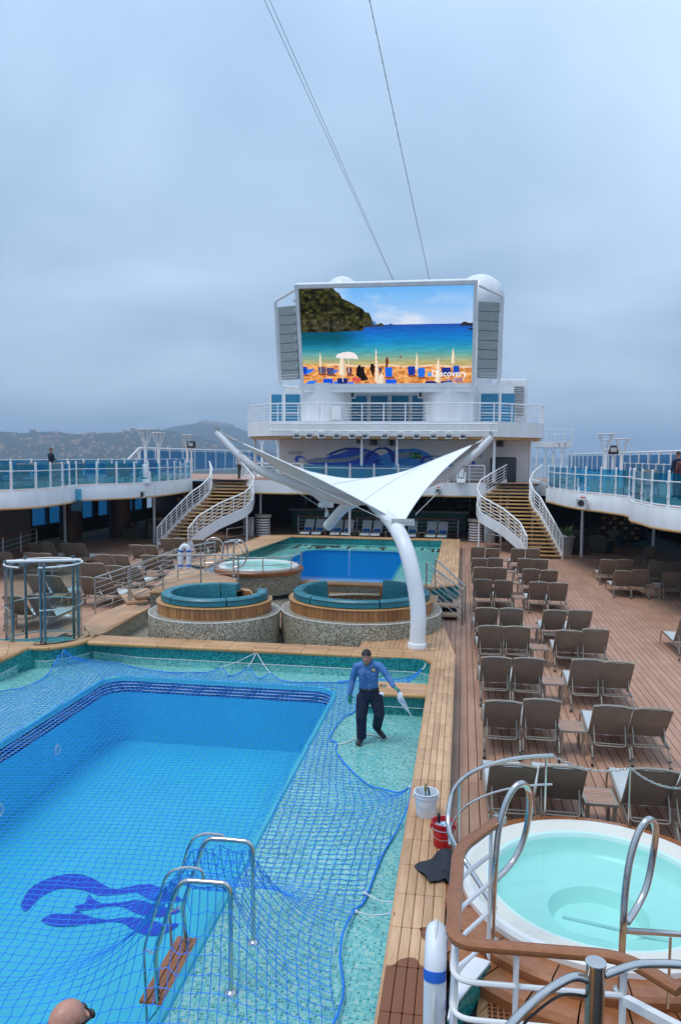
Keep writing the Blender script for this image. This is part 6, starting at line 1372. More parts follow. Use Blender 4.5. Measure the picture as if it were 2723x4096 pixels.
# side tables
def side_table(t):
    def pt(nm, mb, m_, par=None): return objm(nm, mb.mesh(nm, m_), par or t)
    for sx in (-1, 1):
        for sy in (-1, 1): pt('leg', MB().box((sx*.17, sy*.22, .2), (.045, .045, .40)), 'frame')
    tp = pt('top_frame', MB().box((0, -.245, .41), (.42, .03, .035)).box((0, .245, .41), (.42, .03, .035)).box((-.195, 0, .41), (.03, .46, .035)).box((.195, 0, .41), (.03, .46, .035)), 'frame')
    for k in range(9): pt('slat', MB().box((0, -.205+k*.0512, .412), (.36, .043, .03)), 'tslat', tp)
MT['tslat'] = wood('table_slat', (0.33, 0.18, 0.12), (0.46, 0.28, 0.2), (4, 30, 30), 0.6, 0.1)
tab = thing('side_table', 'x', 'side table', (0, 0, 0), 0, 'slatted side tables between the loungers'); side_table(tab); tab['used0'] = 1
KIDS[tab.name] = [(c, list(c.children)) for c in tab.children]
tl = [(1.86, y+.62, 'slatted side table in the middle of the %s lounger row from the near hot tub' % ORD[i]) for i, y in enumerate(ROWS)]
tl += [(6.72, 28.9, 'slatted side table in the right-hand lounger group, front row'), (6.8, 31.8, 'slatted side table in the right-hand lounger group, back row'), (-12.45, 20.2, 'slatted side table at the front left behind the shower screen'), (-12.35, 23.6, 'slatted side table in the second row left of the pools'), (-12.4, 26.4, 'slatted side table in the third row left of the pools'), (-12.5, 28.9, 'slatted side table in the fourth row left of the pools')]
for i, (x, y, lab) in enumerate(tl):
    if i == 0: tab.location = (x, y, 0); tab['label'] = lab
    else: dup(tab, (x, y, 0), R(rr.uniform(-2, 2)), lab)
# pale loungers with rolled blue towels in front of the bar
bp = thing('bar_lounger', 'x', 'sun lounger', (0, 0, 0), 0, 'pale loungers with blue towels in front of the bar'); lounger_parts(bp, True)
mb = MB(); mb.tube([(-.2, .60, .45), (-.1, .6, .455), (.1, .6, .455), (.2, .6, .45)], .085, 12); objm('rolled_towel', mb.mesh('rolled_towel', 'towel'), bp); KIDS[bp.name] = [(c, list(c.children)) for c in bp.children]
BXS = [(-9.321, 46.6, 0.287)[0], (-8.641, 46.6, 0.303)[0], (-7.524, 46.6, 0.33)[0], (-6.851, 46.6, 0.346)[0], (-5.747, 46.6, 0.333)[0], (-5.059, 46.6, 0.349)[0], (-3.692, 46.6, 0.382)[0], (-2.952, 46.6, 0.361)[0], (-1.8, 46.6, 0.35)[0], (-1.137, 46.6, 0.366)[0]]
for i, x in enumerate(BXS):
    put_lounger(x, 47.6, PI+R(rr.uniform(-1.5, 1.5)), 'pale lounger with rolled blue towel before the bar, %s from the left' % ORD[i], bp)
for i in range(0, 9, 2):
    if i < 8: dup(tab, ((BXS[i+1]+BXS[i+2])/2, 46.9, 0), 0, 'slatted side table in the bar row, between the %s and %s loungers' % (ORD[i+1], ORD[i+2]))
# upper-deck loungers, seen through the glass
up = MB(); up.beam((-.28, 0, .3), (-.28, 1.9, .34), .03, .05).beam((.28, 0, .3), (.28, 1.9, .34), .03, .05)
for sx in (-.28, .28):
    for yy in (.05, 1.85): up.tube([(sx, yy, 0), (sx, yy, .32)], .018, 6)
up.add([(-.27, .55, .36), (.27, .55, .36), (.27, 1.9, .36), (-.27, 1.9, .36), (-.27, .05, 1.0), (.27, .05, 1.0), (-.27, .57, .34), (.27, .57, .34), (.27, .07, .98), (-.27, .07, .98)], [(0, 1, 2, 3), (0, 4, 5, 1), (6, 7, 8, 9)], 1)
upm = up.mesh('upper_lounger', ['frame', 'seat_fabric'], False)
UL = [(-18.4, 29.5, 80), (-18.2, 30.8, 80), (-18.0, 32.2, 80), (-19.9, 30.4, 80), (-20.4, 32.0, 80), (-20.2, 33.6, 80), (-18.6, 34.4, 75), (-18.4, 36.0, 70), (-17.6, 37.2, 10), (-17.0, 37.4, 10), (-16.6, 38.6, 10), (-20.8, 35.6, 80), (-20.6, 37.4, 80), (-21.2, 39.2, 80), (-19.8, 38.6, 80)]
for i, (x, y, a) in enumerate(sorted(UL, key=lambda p: p[0]/p[1])):
    o = objm('upper_lounger', upm, None, (x, y, ZU)); o.rotation_euler[2] = R(a); tag(o, 'pale lounger behind the left upper deck glass, %s from the left' % ORD[i], 'sun lounger', 'loungers on the left upper deck')
UR = [(6.6, 32.6, -12), (7.3, 32.2, -12), (8.3, 30.6, -40), (7.9, 29.0, -40), (8.6, 27.6, -60), (9.4, 31.2, -60), (9.0, 33.4, -20), (9.8, 33.2, -20), (7.7, 34.6, 0), (8.4, 26.2, -60), (10.2, 29.5, -70)]
for i, (x, y, a) in enumerate(sorted(UR, key=lambda p: p[0]/p[1])):
    o = objm('upper_lounger', upm, None, (x, y, ZU)); o.rotation_euler[2] = R(a); tag(o, 'pale lounger behind the right upper deck glass, %s from the left' % ORD[i], 'sun lounger', 'loungers on the right upper deck')
# wooden-topped rail at the far left
a, b = (-21.388, 33.817, 0), (-22.292, 38.325, 0)
t = rail('lounge_railing', 'white railing with wooden top at the far left edge', [(a[0]-1.5, a[1]-1.2, 0), a, tuple((np.array(a)+np.array(b))/2), b], .95, 3, .035, .014, 'rail_white', 'rail_white', topmat='teak', rtop=.04)

# ================================================================== NEAR POOL: bench, ladder, net
b0, b1 = (-0.576, 14.511, 0.44), (-0.571, 15.235, 0.44)
t = thing('corner_bench', 'wood topped bench in the right corner of the near pool behind the worker', 'bench', (-1.2, b0[1], 0))
for k in range(5):
    yy = b0[1]+.02+(b1[1]-b0[1]-.04)*(k+.5)/5; mb = MB(); mb.box((-1.20, yy, .42), (1.2, (b1[1]-b0[1]-.04)/5-.008, .04)); part('plank', mb, 'coping', t)
mb = MB(); mb.tube([(-1.8, b0[1], .40), (-.6, b0[1], .40)], .045, 10); part('nosing', mb, 'nose', t)
mb = MB(); mb.box((-1.2, (b0[1]+b1[1])/2+.02, .19), (1.16, b1[1]-b0[1]-.06, .42)); part('tiled_base', mb, 'teal_m', t)
mb = MB(); mb.tube([(-1.78, b0[1]+.02, .165), (-.6, b0[1]+.02, .165)], .008, 5); part('trim', mb, 'rope', t)
mb = MB(); q_ = (-1.473, 14.887, 0.45); mb.box((q_[0], q_[1], .455), (.16, .12, .03)); mb.sphere((q_[0]-.02, q_[1], .475), .02, 8, 6, mi=1); solo('plastic_tray', mb, ['cglass', 'orange'], 'small clear plastic tray lying on the corner bench', 'tray', (q_[0], q_[1], .44))

lad = thing('pool_ladder', 'stainless pool ladder with wooden step under the blue net', 'ladder', (-2.0, 6.6, 0))
for pa, pb, foot in (([(-2.002, 6.584, 0), (-2.006, 6.584, 0.965), (-2.045, 6.584, 1.031), (-2.227, 6.584, 1.03), (-2.452, 6.584, 1.021), (-2.528, 6.584, 0.914), (-2.727, 6.584, 0.288), (-2.698, 6.584, -0.237), (-2.72, 6.584, -1.3)],
        [(-2.263, 6.584, 1.036), (-2.268, 6.584, 1.147), (-2.426, 6.584, 1.15), (-2.552, 6.584, 1.112), (-2.628, 6.584, 1.021), (-2.838, 6.584, 0.326), (-2.814, 6.584, -0.401), (-2.86, 6.584, -1.0)], (-2.002, 6.584)),
       ([(-1.997, 7.34, 0), (-2.006, 7.34, 0.964), (-2.043, 7.34, 1.043), (-2.279, 7.34, 1.049), (-2.462, 7.34, 1.043), (-2.527, 7.34, 0.955), (-2.74, 7.34, 0.306), (-2.705, 7.34, -0.13), (-2.72, 7.34, -1.3)],
        [(-2.297, 7.34, 1.02), (-2.312, 7.34, 1.092), (-2.499, 7.34, 1.094), (-2.619, 7.34, 1.038), (-2.685, 7.34, 0.913), (-2.88, 7.34, 0.226), (-2.861, 7.34, -0.269), (-2.86, 7.34, -1.0)], (-1.997, 7.34))):
    mb = MB(); mb.tube(fillet(pa, .07, 4), .024, 10); part('side_rail', mb, 'steel', lad)
    mb = MB(); mb.tube(fillet(pb, .05, 4), .014, 8); part('hand_bar', mb, 'steel', lad)
    mb = MB(); mb.lathe([(.001, .03), (.03, .03), (.055, .012), (.06, .002)], (foot[0], foot[1], 0), 16); part('foot_flange', mb, 'steel', lad)
    for i in (5, 6): mb = MB(); mb.tube([pb[i], pa[i+1]], .011, 6); part('link', mb, 'steel', lad)
zs = -.18; sA = (-2.751, 6.716, -0.18); sB = (-2.748, 7.405, -0.18)
for k in range(3):
    mb = MB(); mb.rbox((sA[0]-.09+k*.085, (sA[1]+sB[1])/2+.0, zs), (.078, 1.0, .035), .01); part('step_slat', mb, 'teak', lad)

# ---- blue safety net: outline on the tiles, sagging into the basin, hung over the ladder
NETP = [(-10.2, 4.6), (-1.45, 4.6), (-0.987, 6.359, 0)[:2], (-1.089, 7.181, 0)[:2], (-1.106, 7.57, 0)[:2], (-1.049, 8.04, 0)[:2], (-0.973, 8.273, 0.1)[:2], (-0.873, 9.332, 0.15)[:2], (-0.65, 10.402, 0.3)[:2],
        (-0.65, 10.598, 0.32)[:2], (-0.985, 11.028, 0)[:2], (-1.291, 11.242, 0)[:2], (-1.633, 11.756, 0)[:2], (-1.975, 12.44, 0)[:2], (-2.044, 12.864, 0)[:2], (-2.197, 13.113, 0)[:2], (-2.136, 14.098, 0)[:2], (-1.942, 14.616, 0)[:2], (-1.764, 15.627, 0)[:2], (-1.277, 16.073, 0)[:2],
        (-0.77, 16.449, 0.4)[:2], (-1.668, 16.726, 0.1)[:2], (-2.582, 16.44, 0)[:2], (-2.365, 16.446, 0)[:2], (-3.456, 16.241, 0.02)[:2], (-4.102, 16.448, 0.14)[:2], (-4.329, 16.353, 0.03)[:2], (-4.642, 16.606, 0.22)[:2], (-5.013, 16.438, 0.03)[:2], (-5.297, 16.685, 0.14)[:2], (-6.024, 16.52, 0.03)[:2], (-6.815, 16.52, 0.03)[:2], (-7.968, 16.976, 0.05)[:2], (-8.686, 16.982, 0.15)[:2], (-8.947, 16.467, 0.42)[:2],
        (-9.092, 16.572, 0.1)[:2], (-8.927, 15.605, 0)[:2], (-8.97, 14.808, 0)[:2], (-9.302, 14.476, 0)[:2], (-10.2, 12.6)]
HK = [((-0.77, 16.449, 0.4), 1.1), ((-8.947, 16.467, 0.42), 1.0), ((-0.65, 10.598, 0.32), .9), ((-4.642, 16.606, 0.22), .5), ((-5.297, 16.685, 0.14), .4), ((-4.102, 16.448, 0.14), .4)]
LCX = (-2.3, 6.96)
def net_z(x, y):
    x = np.asarray(x, float); y = np.asarray(y, float)
    dx = np.minimum(x+7.55, -2.6-x); dy = np.minimum(y-3.9, 15.9-y); di = np.minimum(dx, dy)
    din = np.clip(di, 0, None)
    z = .055*np.clip(1-np.abs(di)/.15, 0, 1)+.016-.62*(1-np.exp(-din*1.15))-.05*np.minimum(din, 2)*(.5+.5*np.sin(x*1.3+y*.7))
    z = z+.03*np.clip(din, 0, 1)*np.sin(x*2.1-y*1.7)+.006*np.sin(x*7+y*3)*(din <= 0)
    for (h, s) in HK:
        d = np.hypot(x-h[0], y-h[1]); z = np.maximum(z, h[2]*np.exp(-(d/(.32*s))))
    ex = np.clip(np.maximum(-2.62-x, x+2.02), 0, None); ey = np.clip(np.maximum(6.58-y, y-7.34), 0, None); d = np.hypot(ex, ey)
    # draped over the ladder tops, sinking between the two rails
    mid = .22*np.sin(np.clip((y-6.58)/.76, 0, 1)*PI)
    tent = (1.0-mid)*np.exp(-d/.42)-.03*d
    return np.maximum(z, np.where(d < 2.2, tent, -9))
def inside_poly(pts, x, y):
    r = np.zeros(np.shape(x), bool); n = len(pts)
    for i in range(n):
        (x0, y0), (x1, y1) = pts[i], pts[(i+1) % n]
        r ^= ((y0 > y) != (y1 > y)) & (x < (x1-x0)*(y-y0)/((y1-y0) if y1 != y0 else 1e-9)+x0)
    return r
CS = .102; gu, gv = np.meshgrid(np.arange(-11.5, 1, CS), np.arange(3.0, 18.2, CS), indexing='ij')
ang = R(7); cxr, cyr = -5, 10
NX = cxr+(gu-cxr)*math.cos(ang)-(gv-cyr)*math.sin(ang); NY = cyr+(gu-cxr)*math.sin(ang)+(gv-cyr)*math.cos(ang)
NX = NX+.07*np.sin(NY*.6+NX*.3)+.02*np.sin(NX*1.9+NY*1.1); NY = NY+.08*np.sin(NX*.55-NY*.25)+.02*np.sin(NX*1.3+NY*2.1)
jit = np.random.RandomState(3); NX = NX+jit.normal(0, .007, NX.shape); NY = NY+jit.normal(0, .007, NY.shape)
# the weight hanging in the basin and the snagged corners gather the mesh
for (h, s) in HK:
    d = np.hypot(NX-h[0], NY-h[1]); k = .55*np.exp(-(d/(.9*s))**2); NX = NX+(h[0]-NX)*k; NY = NY+(h[1]-NY)*k
d = np.hypot(NX-LCX[0], NY-LCX[1]); k = .30*np.exp(-(d/1.5)**2); NX = NX+(LCX[0]-NX)*k; NY = NY+(LCX[1]-NY)*k
din = np.clip(np.minimum(NX+7.6, -2.55-NX), 0, .6); 
# gathered fold running from the ladder across the basin
fd = (NY-6.9)-(NX+2.3)*.42; wgt = ((NX < -2.4) & (NX > -8)).astype(float)*np.exp(-((NX+4.2)/2.2)**2); NY = NY-fd*.42*wgt*np.exp(-(fd/.55)**2)
NZ = net_z(NX, NY)+.05*wgt*np.exp(-(fd/.3)**2)
ok = inside_poly(NETP, NX, NY) & (NX > -10.1) & (NY > 4.7)
# inverse view culling is not used: the whole net is built
idx = -np.ones(NX.shape, int); idx[ok] = np.arange(ok.sum()); V = np.stack([NX[ok], NY[ok], NZ[ok]], -1)
pairs = []
a = idx[:-1, :]; b = idx[1:, :]; s_ = (a >= 0) & (b >= 0); pairs.append(np.stack([a[s_], b[s_]], -1)); a = idx[:, :-1]; b = idx[:, 1:]; s_ = (a >= 0) & (b >= 0); pairs.append(np.stack([a[s_], b[s_]], -1))
pairs = np.concatenate(pairs); A_ = V[pairs[:, 0]]; B_ = V[pairs[:, 1]]; D_ = B_-A_; ln = np.linalg.norm(D_, axis=1); gd = (ln > 1e-4) & (ln < .4); A_, B_, D_, ln = A_[gd], B_[gd], D_[gd], ln[gd]
T_ = D_/ln[:, None]; U_ = np.cross(T_, np.array((.13, .21, 1.0))); U_ /= np.linalg.norm(U_, axis=1)[:, None]; W_ = np.cross(T_, U_); rc = .0047
# slack: every cord dips at its middle
M_ = (A_+B_)/2; M_[:, 2] -= .008
rings = []
for C_ in (A_, M_, B_):
    for kk in range(3):
        an = 2*PI*kk/3; rings.append(C_+(U_*math.cos(an)+W_*math.sin(an))*rc)
RV = np.stack(rings, 1).reshape(-1, 3); ne = len(A_); base = np.arange(ne)*9; FA = []
for sgm in (0, 3):
    for kk in range(3):
        k2 = (kk+1) % 3; FA.append(np.stack([base+sgm+kk, base+sgm+3+kk, base+sgm+3+k2, base+sgm+k2], -1))
FA = np.concatenate(FA)
net = thing('pool_net', 'blue safety net spread over the empty near pool', 'net', (-5, 10, 0))
me = bpy.data.meshes.new('mesh_cords'); me.from_pydata((RV-np.array((-5, 10, 0))).tolist(), [], FA.tolist()); me.materials.append(MT['net']); me.update()
o = objm('mesh_cords', me, net); o['kind'] = 'stuff'
kn = V[V[:, 1] < 11.5]; r_ = .0085; od = np.array([(1, 0, 0), (0, 1, 0), (-1, 0, 0), (0, -1, 0), (0, 0, 1), (0, 0, -1)])*r_
kv = (kn[:, None, :]+od[None]).reshape(-1, 3)-np.array((-5, 10, 0)); kb_ = np.arange(len(kn))[:, None, None]*6; kf = (np.array([(0, 1, 4), (1, 2, 4), (2, 3, 4), (3, 0, 4), (1, 0, 5), (2, 1, 5), (3, 2, 5), (0, 3, 5)])[None]+kb_).reshape(-1, 3)
me = bpy.data.meshes.new('knots'); me.from_pydata(kv.tolist(), [], kf.tolist()); me.materials.append(MT['net']); me.update(); o = objm('knots', me, net); o['kind'] = 'stuff'
for lo, hi in ((1, 9), (9, 20), (20, 34), (34, 39)):
    pth = smoothpath([(p[0], p[1], 0) for p in NETP[lo:hi+1]], 5); pz = net_z([p[0] for p in pth], [p[1] for p in pth])
    mb = MB(); mb.tube([(p[0], p[1], float(z)+.012) for p, z in zip(pth, pz)], .0125, 6); part('border_rope', mb, 'net', net)
for a, b in (((-5.297, 16.685, 0.14), (-4.60, 17.0, .42)), ((-4.642, 16.606, 0.22), (-4.57, 17.0, .42)), ((-4.102, 16.448, 0.14), (-4.54, 17.0, .42)), ((-9.113, 16.611, 0.1), (-8.912, 16.339, 0.44)), ((-0.991, 8.364, 0.03), (-.6, (-0.605, 7.563, 0.45)[1], .43)), ((-1.038, 7.991, 0.03), (-.6, (-0.602, 7.374, 0.45)[1], .43)), ((-0.65, 10.598, 0.32), (-.59, (-0.606, 10.5, 0.45)[1], .44)), ((-0.77, 16.449, 0.4), (-.72, 16.75, .44))):
    mb = MB(); mid = tuple((np.array(a)+np.array(b))/2-np.array((0, 0, .03))); mb.tube(smoothpath([a, mid, b], 4), .008, 5); mb.sphere(a, .022, 6, 5); part('tie_rope', mb, 'rope', net)
mb = MB(); mb.tube(smoothpath([(-2.028, 12.835, 0.012), (-1.887, 12.921, 0.012), (-1.744, 13.162, 0.012), (-1.591, 13.368, 0.012), (-1.432, 13.358, 0.012), (-1.31, 13.272, 0.012), (-1.204, 13.323, 0.012), (-1.261, 13.231, 0.012), (-1.363, 13.138, 0.012)], 5), .010, 6)
part('loose_rope', mb, 'rope', net)

# ================================================================== NEAR HOT TUB AND ITS RAILS
NT = (1.464, 8.1); NZR = .47; MT['tubdk'] = plain('tub_drain_tile', (0.38, 0.58, 0.56), 0.4)  # grey-green colour of the drain ring and strip
hot_tub('hot_tub', 'large round hot tub with timber rim in the right foreground', NT, 0, NZR, 1.66, 1.41, 1.08)
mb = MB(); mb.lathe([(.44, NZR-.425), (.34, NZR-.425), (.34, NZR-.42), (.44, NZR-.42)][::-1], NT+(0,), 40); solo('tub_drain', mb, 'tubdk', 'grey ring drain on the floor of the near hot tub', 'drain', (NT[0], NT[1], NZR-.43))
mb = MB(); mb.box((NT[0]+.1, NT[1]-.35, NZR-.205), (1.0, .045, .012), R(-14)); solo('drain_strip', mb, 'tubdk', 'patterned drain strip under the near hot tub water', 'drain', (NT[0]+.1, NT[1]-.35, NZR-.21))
for (p, lab) in (((1.18, 9.139, 0.35), 'far'), ((0.714, 8.761, 0.35), 'left')):
    mb = MB(); mb.lathe([(.001, .012), (.03, .012), (.045, .004), (.045, 0)], (p[0], p[1], NZR-.2), 12); solo('water_jet', mb, 'steel_b', 'small water jet in the near hot tub wall, %s one' % lab, 'water jet', (p[0], p[1], NZR-.2))
def bent(nm, lab, pts, r, base, cat='handrail'):
    t = thing(nm, lab, cat, base); mb = MB(); mb.tube(smoothpath(pts, 5), r, 12); part('tube', mb, 'steel', t)
    mb = MB(); mb.lathe([(.001, .03), (r*1.3, .03), (r*2.1, .015), (r*2.2, .0)], base, 18); part('flange', mb, 'steel', t); return t
L1 = (0.339, 6.973, 0.5); Y1 = L1[1]
bent('tub_grab_rail', 'tall polished steel loop handrail at the left of the near hot tub', [L1, (0.339, 6.72, 1.164), (0.361, 6.75, 1.604), (0.412, 6.8, 1.843), (0.488, 6.85, 1.989), (0.568, 6.9, 2.028), (0.633, 7, 1.927), (0.65, 7.05, 1.715), (0.616, 7.05, 1.478), (0.545, 7, 1.313), (0.447, 6.9, 1.223), (0.355, 6.75, 1.206)], .028, L1)
L2 = (1.366, 6.473, 0.5)
bent('tub_grab_rail', 'tall polished steel loop handrail at the right of the near hot tub', [L2, (1.272, 6, 1.246), (1.279, 6, 1.602), (1.32, 6.05, 1.862), (1.389, 6.1, 2.056), (1.47, 6.15, 2.127), (1.543, 6.25, 2.01), (1.545, 6.3, 1.781), (1.493, 6.25, 1.539), (1.402, 6.15, 1.413), (1.305, 6.02, 1.358)], .027, L2)
t = thing('tub_guard_rail', 'curved polished guard rail with chain behind the near hot tub', 'railing', (NT[0], NT[1]+1.5, NZR))
aa = np.linspace(R(178), R(102), 20); RR = 1.53
up_ = [(NT[0]+RR*math.cos(a), NT[1]+RR*math.sin(a), 1.28) for a in aa]; lo_ = [(NT[0]+RR*math.cos(a), NT[1]+RR*math.sin(a), .92) for a in aa]
endl = [(up_[0][0]-.02, up_[0][1]-.22, 1.22), (up_[0][0]+.0, up_[0][1]-.36, 1.08), (up_[0][0]+.08, up_[0][1]-.42, .95), (up_[0][0]+.2, up_[0][1]-.55, .84), (L1[0]+.02, L1[1]+.02, .80)]
mb = MB(); mb.tube(smoothpath(endl[::-1]+up_, 2), .026, 12); part('top_rail', mb, 'steel', t)
mb = MB(); mb.tube(smoothpath([(lo_[0][0]-.0, lo_[0][1]-.25, .90)]+lo_, 2), .014, 8); part('lower_rail', mb, 'steel', t)
for a in (R(160), R(105)):
    mb = MB(); mb.tube([(NT[0]+RR*math.cos(a), NT[1]+RR*math.sin(a), NZR), (NT[0]+RR*math.cos(a), NT[1]+RR*math.sin(a), 1.26)], .014, 8); part('post', mb, 'steel', t)
for a in (R(68), R(40)):
    mb = MB(); mb.tube([(NT[0]+RR*math.cos(a), NT[1]+RR*math.sin(a), NZR), (NT[0]+RR*math.cos(a), NT[1]+RR*math.sin(a), 1.22)], .013, 8); part('post', mb, 'steel', t)
def chain(p0, p1, sag, n):
    p0, p1 = Vector(p0), Vector(p1)
    for k in range(n):
        s0, s1 = (k-.22)/n, (k+1.22)/n; f = lambda s: p0+(p1-p0)*s+Vector((0, 0, -sag*4*s*(1-s)))
        a, b = f(s0), f(s1); d = (b-a); c = (a+b)/2; dn = d.normalized(); sv = dn.cross(Vector((0, 0, 1))).normalized(); sv = sv if k % 2 else dn.cross(sv)
        pts = [c+dn*(d.length/2)*math.cos(x)+sv*.011*math.sin(x) for x in np.linspace(0, 2*PI, 10, endpoint=False)]
        mb = MB(); mb.tube(pts, .0042, 5, closed=True); part('chain_link', mb, 'steel', t)
chain(up_[-1], (NT[0]+RR*math.cos(R(68)), NT[1]+RR*math.sin(R(68)), 1.22), .10, 22)
chain((NT[0]+RR*math.cos(R(68)), NT[1]+RR*math.sin(R(68)), 1.22), (NT[0]+RR*math.cos(R(40)), NT[1]+RR*math.sin(R(40)), 1.22), .10, 18)

# landing in front of the tub
land = struct('tub_landing', MB().prism([(-.1, 3.4), (3.6, 3.4), (3.6, 7.2), (.2, 7.2), (-.1, 6.6)], -.02, .16), 'caulk', False)
boards(land, [(.0, 4.4), (3.3, 4.4), (3.3, 6.9), (.25, 6.9)], (.55, .83), .16, 1.4, .2, 'landb', th=.03, stag=.5) if 'landb' in MT else None
MT['landb'] = wood('landing_teak', (0.30, 0.155, 0.065), (0.46, 0.27, 0.13), (12, 8, 30), 0.45, 0.12)
boards(land, [(.0, 4.4), (3.3, 4.4), (3.3, 6.9), (.25, 6.9)], (.55, .83), .16, 1.4, .2, 'landb', th=.03, stag=.5)
# curved step boards hugging the tub
for k, (r0, r1, z) in enumerate(((1.66, 1.92, .36),)):
    for i in range(10):
        a0 = R(178+i*13); mb = MB(); mb.lathe([(r0, .2), (r1, .2), (r1+.01, z-.05), (r1-.03, z), (r0-.01, z)], (NT[0], NT[1], 0), 5, a0+.004, a0+R(13)-.004); struct('step_board', mb, 'teak', parent=land)
# white kerb with teal mosaic side
kb = [(0.036, 6.716, 0.42)[:2], (0.139, 6.86, 0.42)[:2], (0.327, 6.803, 0.42)[:2], (0.054, 6.261, 0.42)[:2], (0.013, 6.027, 0.42)[:2], (-0.041, 6.018, 0.42)[:2]]
mb = MB(); mb.prism(kb, .40, .42); kerb = struct('white_kerb', mb, 'white', False)
mb = MB(); mb.prism([(x, y) for x, y in kb], .16, .399); struct('kerb_side', mb, 'teal_m', False, parent=kerb)
# floor grates
t = thing('floor_grate', 'square wooden floor grate on the landing by the near hot tub', 'grate', (0.479, 6.496, 0.21))
gc = t.location
for k in range(7):
    mb = MB(); mb.box((gc.x-.15+k*.05, gc.y, .212), (.018, .36, .02)); part('slat', mb, 'teak', t); mb = MB(); mb.box((gc.x, gc.y-.15+k*.05, .206), (.36, .018, .012)); part('slat', mb, 'teak', t)
mb = MB(); mb.box((gc.x, gc.y, .2005), (.36, .36, .002)); part('drain_bed', mb, 'caulk', t)

# timber-topped white railing round the landing
WR = [(0.363, 6.838, 1.7), (0.022, 6.257, 1.7), (-0.011, 5.004, 1.7), (1.084, 5.044, 1.7), (1.353, 4.769, 1.7)]
t = thing('landing_railing', 'white railing with varnished wooden handrail in the right foreground', 'railing', (WR[1][0], WR[1][1], .2))
path = [Vector(p) for p in fillet(WR, .16, 6)]
mb = MB()
secs = []
for i, p in enumerate(path):
    tdir = (path[min(i+1, len(path)-1)]-path[max(i-1, 0)]).normalized(); sd_ = tdir.cross(Vector((0, 0, 1))).normalized()
    secs.append([p+sd_*(.052*math.copysign(abs(math.cos(a))**.6, math.cos(a)))+Vector((0, 0, .028*math.copysign(abs(math.sin(a))**.6, math.sin(a)))) for a in np.linspace(0, 2*PI, 12, endpoint=False)])
vs = [v for s in secs for v in s]; m_ = 12; mb.add(vs, [(i*m_+k, (i+1)*m_+k, (i+1)*m_+(k+1) % m_, i*m_+(k+1) % m_) for i in range(len(secs)-1) for k in range(m_)]+[tuple(range(m_))[::-1], tuple((len(secs)-1)*m_+k for k in range(m_))])
part('handrail', mb, 'teak', t)
mb = MB(); e0 = Vector(WR[0]); dd = (Vector(WR[0])-Vector(WR[1])).normalized(); mb.beam(e0, e0+dd*.06, .108, .06); part('end_cap', mb, 'steel_b', t)
for k, z in enumerate((1.44, 1.18, .92, .66)):
    mb = MB(); q_ = fillet([(p[0], p[1], z) for p in WR[:4]], .16, 6); mb.tube([q_[0].lerp(q_[1], .3)]+q_[1:], .019, 8); part('bar', mb, 'rail_white', t)
for p, z0 in ((Vector(WR[0])*.82+Vector(WR[1])*.18, .5), (Vector(WR[1]), .2), (Vector(WR[2])+Vector((.03, .12, 0)), .2), (Vector(WR[2])*.62+Vector(WR[3])*.38, .2), (Vector(WR[3]), .2)):
    mb = MB(); mb.beam((p.x, p.y, z0), (p.x, p.y, 1.68), .07, .018, (1, .2, 0)); part('post', mb, 'rail_white', t)
# steel newel with curved stair rail
NW = (0.785, 4.35, 2.085)
t = thing('stair_newel', 'thick steel newel post with curved steel handrail at the bottom right', 'handrail', (NW[0], NW[1], .2))
mb = MB(); mb.tube([(NW[0], NW[1], .2), (NW[0], NW[1], NW[2])], .053, 20); part('newel', mb, 'steel_refl', t)
mb = MB(); mb.lathe([(.053, NW[2]-.0), (.058, NW[2]+.004), (.058, NW[2]+.012), (.001, NW[2]+.014)], (NW[0], NW[1], 0), 20); part('cap', mb, 'steel', t)
mb = MB(); mb.tube(smoothpath([(NW[0]-.04, NW[1]-.01, NW[2]-.09), (0.653, 4.3, 2.025), (0.517, 4.2, 2.006), (0.4, 4.05, 2.009), (0.281, 3.9, 1.978), (0.168, 3.7, 1.93)], 5), .025, 12); part('curved_rail', mb, 'steel', t)
mb = MB(); mb.tube(smoothpath([(NW[0]-.04, NW[1]-.01, NW[2]-.19), (0.591, 4.25, 1.949), (0.42, 4.05, 1.961), (0.318, 3.9, 1.944), (0.22, 3.7, 1.937)], 5), .008, 6); part('lower_rail', mb, 'black', t)
mb = MB(); mb.tube(smoothpath([(NW[0]+.05, NW[1], NW[2]-.06), (0.995, 4.4, 2.065), (1.132, 4.45, 2.057), (1.278, 4.5, 2.035), (1.533, 4.6, 1.976)], 4), .024, 12); part('side_rail', mb, 'steel', t)
t = thing('tub_entry_rail', 'horizontal steel rail joining the right hand loop of the near hot tub', 'handrail', (1.302, 6, 1.306))
mb = MB(); mb.tube([(1.298, 6, 1.306), (1.527, 6.2, 1.194), (1.807, 6.4, 1.081), (2.9, 6.6, 1.25)], .024, 12); part('tube', mb, 'steel', t)
p = (1.705, 6.32, 1.09); mb = MB(); mb.tube([p, (p[0], p[1], .5)], .012, 8); part('post', mb, 'steel', t)
mb = MB(); mb.beam((1.008, 4.6, 1.717), (1.199, 4.2, 1.867), .05, .05); solo('white_brace', mb, 'rail_white', 'white diagonal brace at the bottom right corner', 'brace', (1.008, 4.6, 1.717))

lifebuoy('lifebuoy', 'white horseshoe lifebuoy with blue bands hung on the foreground railing', (-.125, 5.35, .80), R(90), .80, .52, .075)
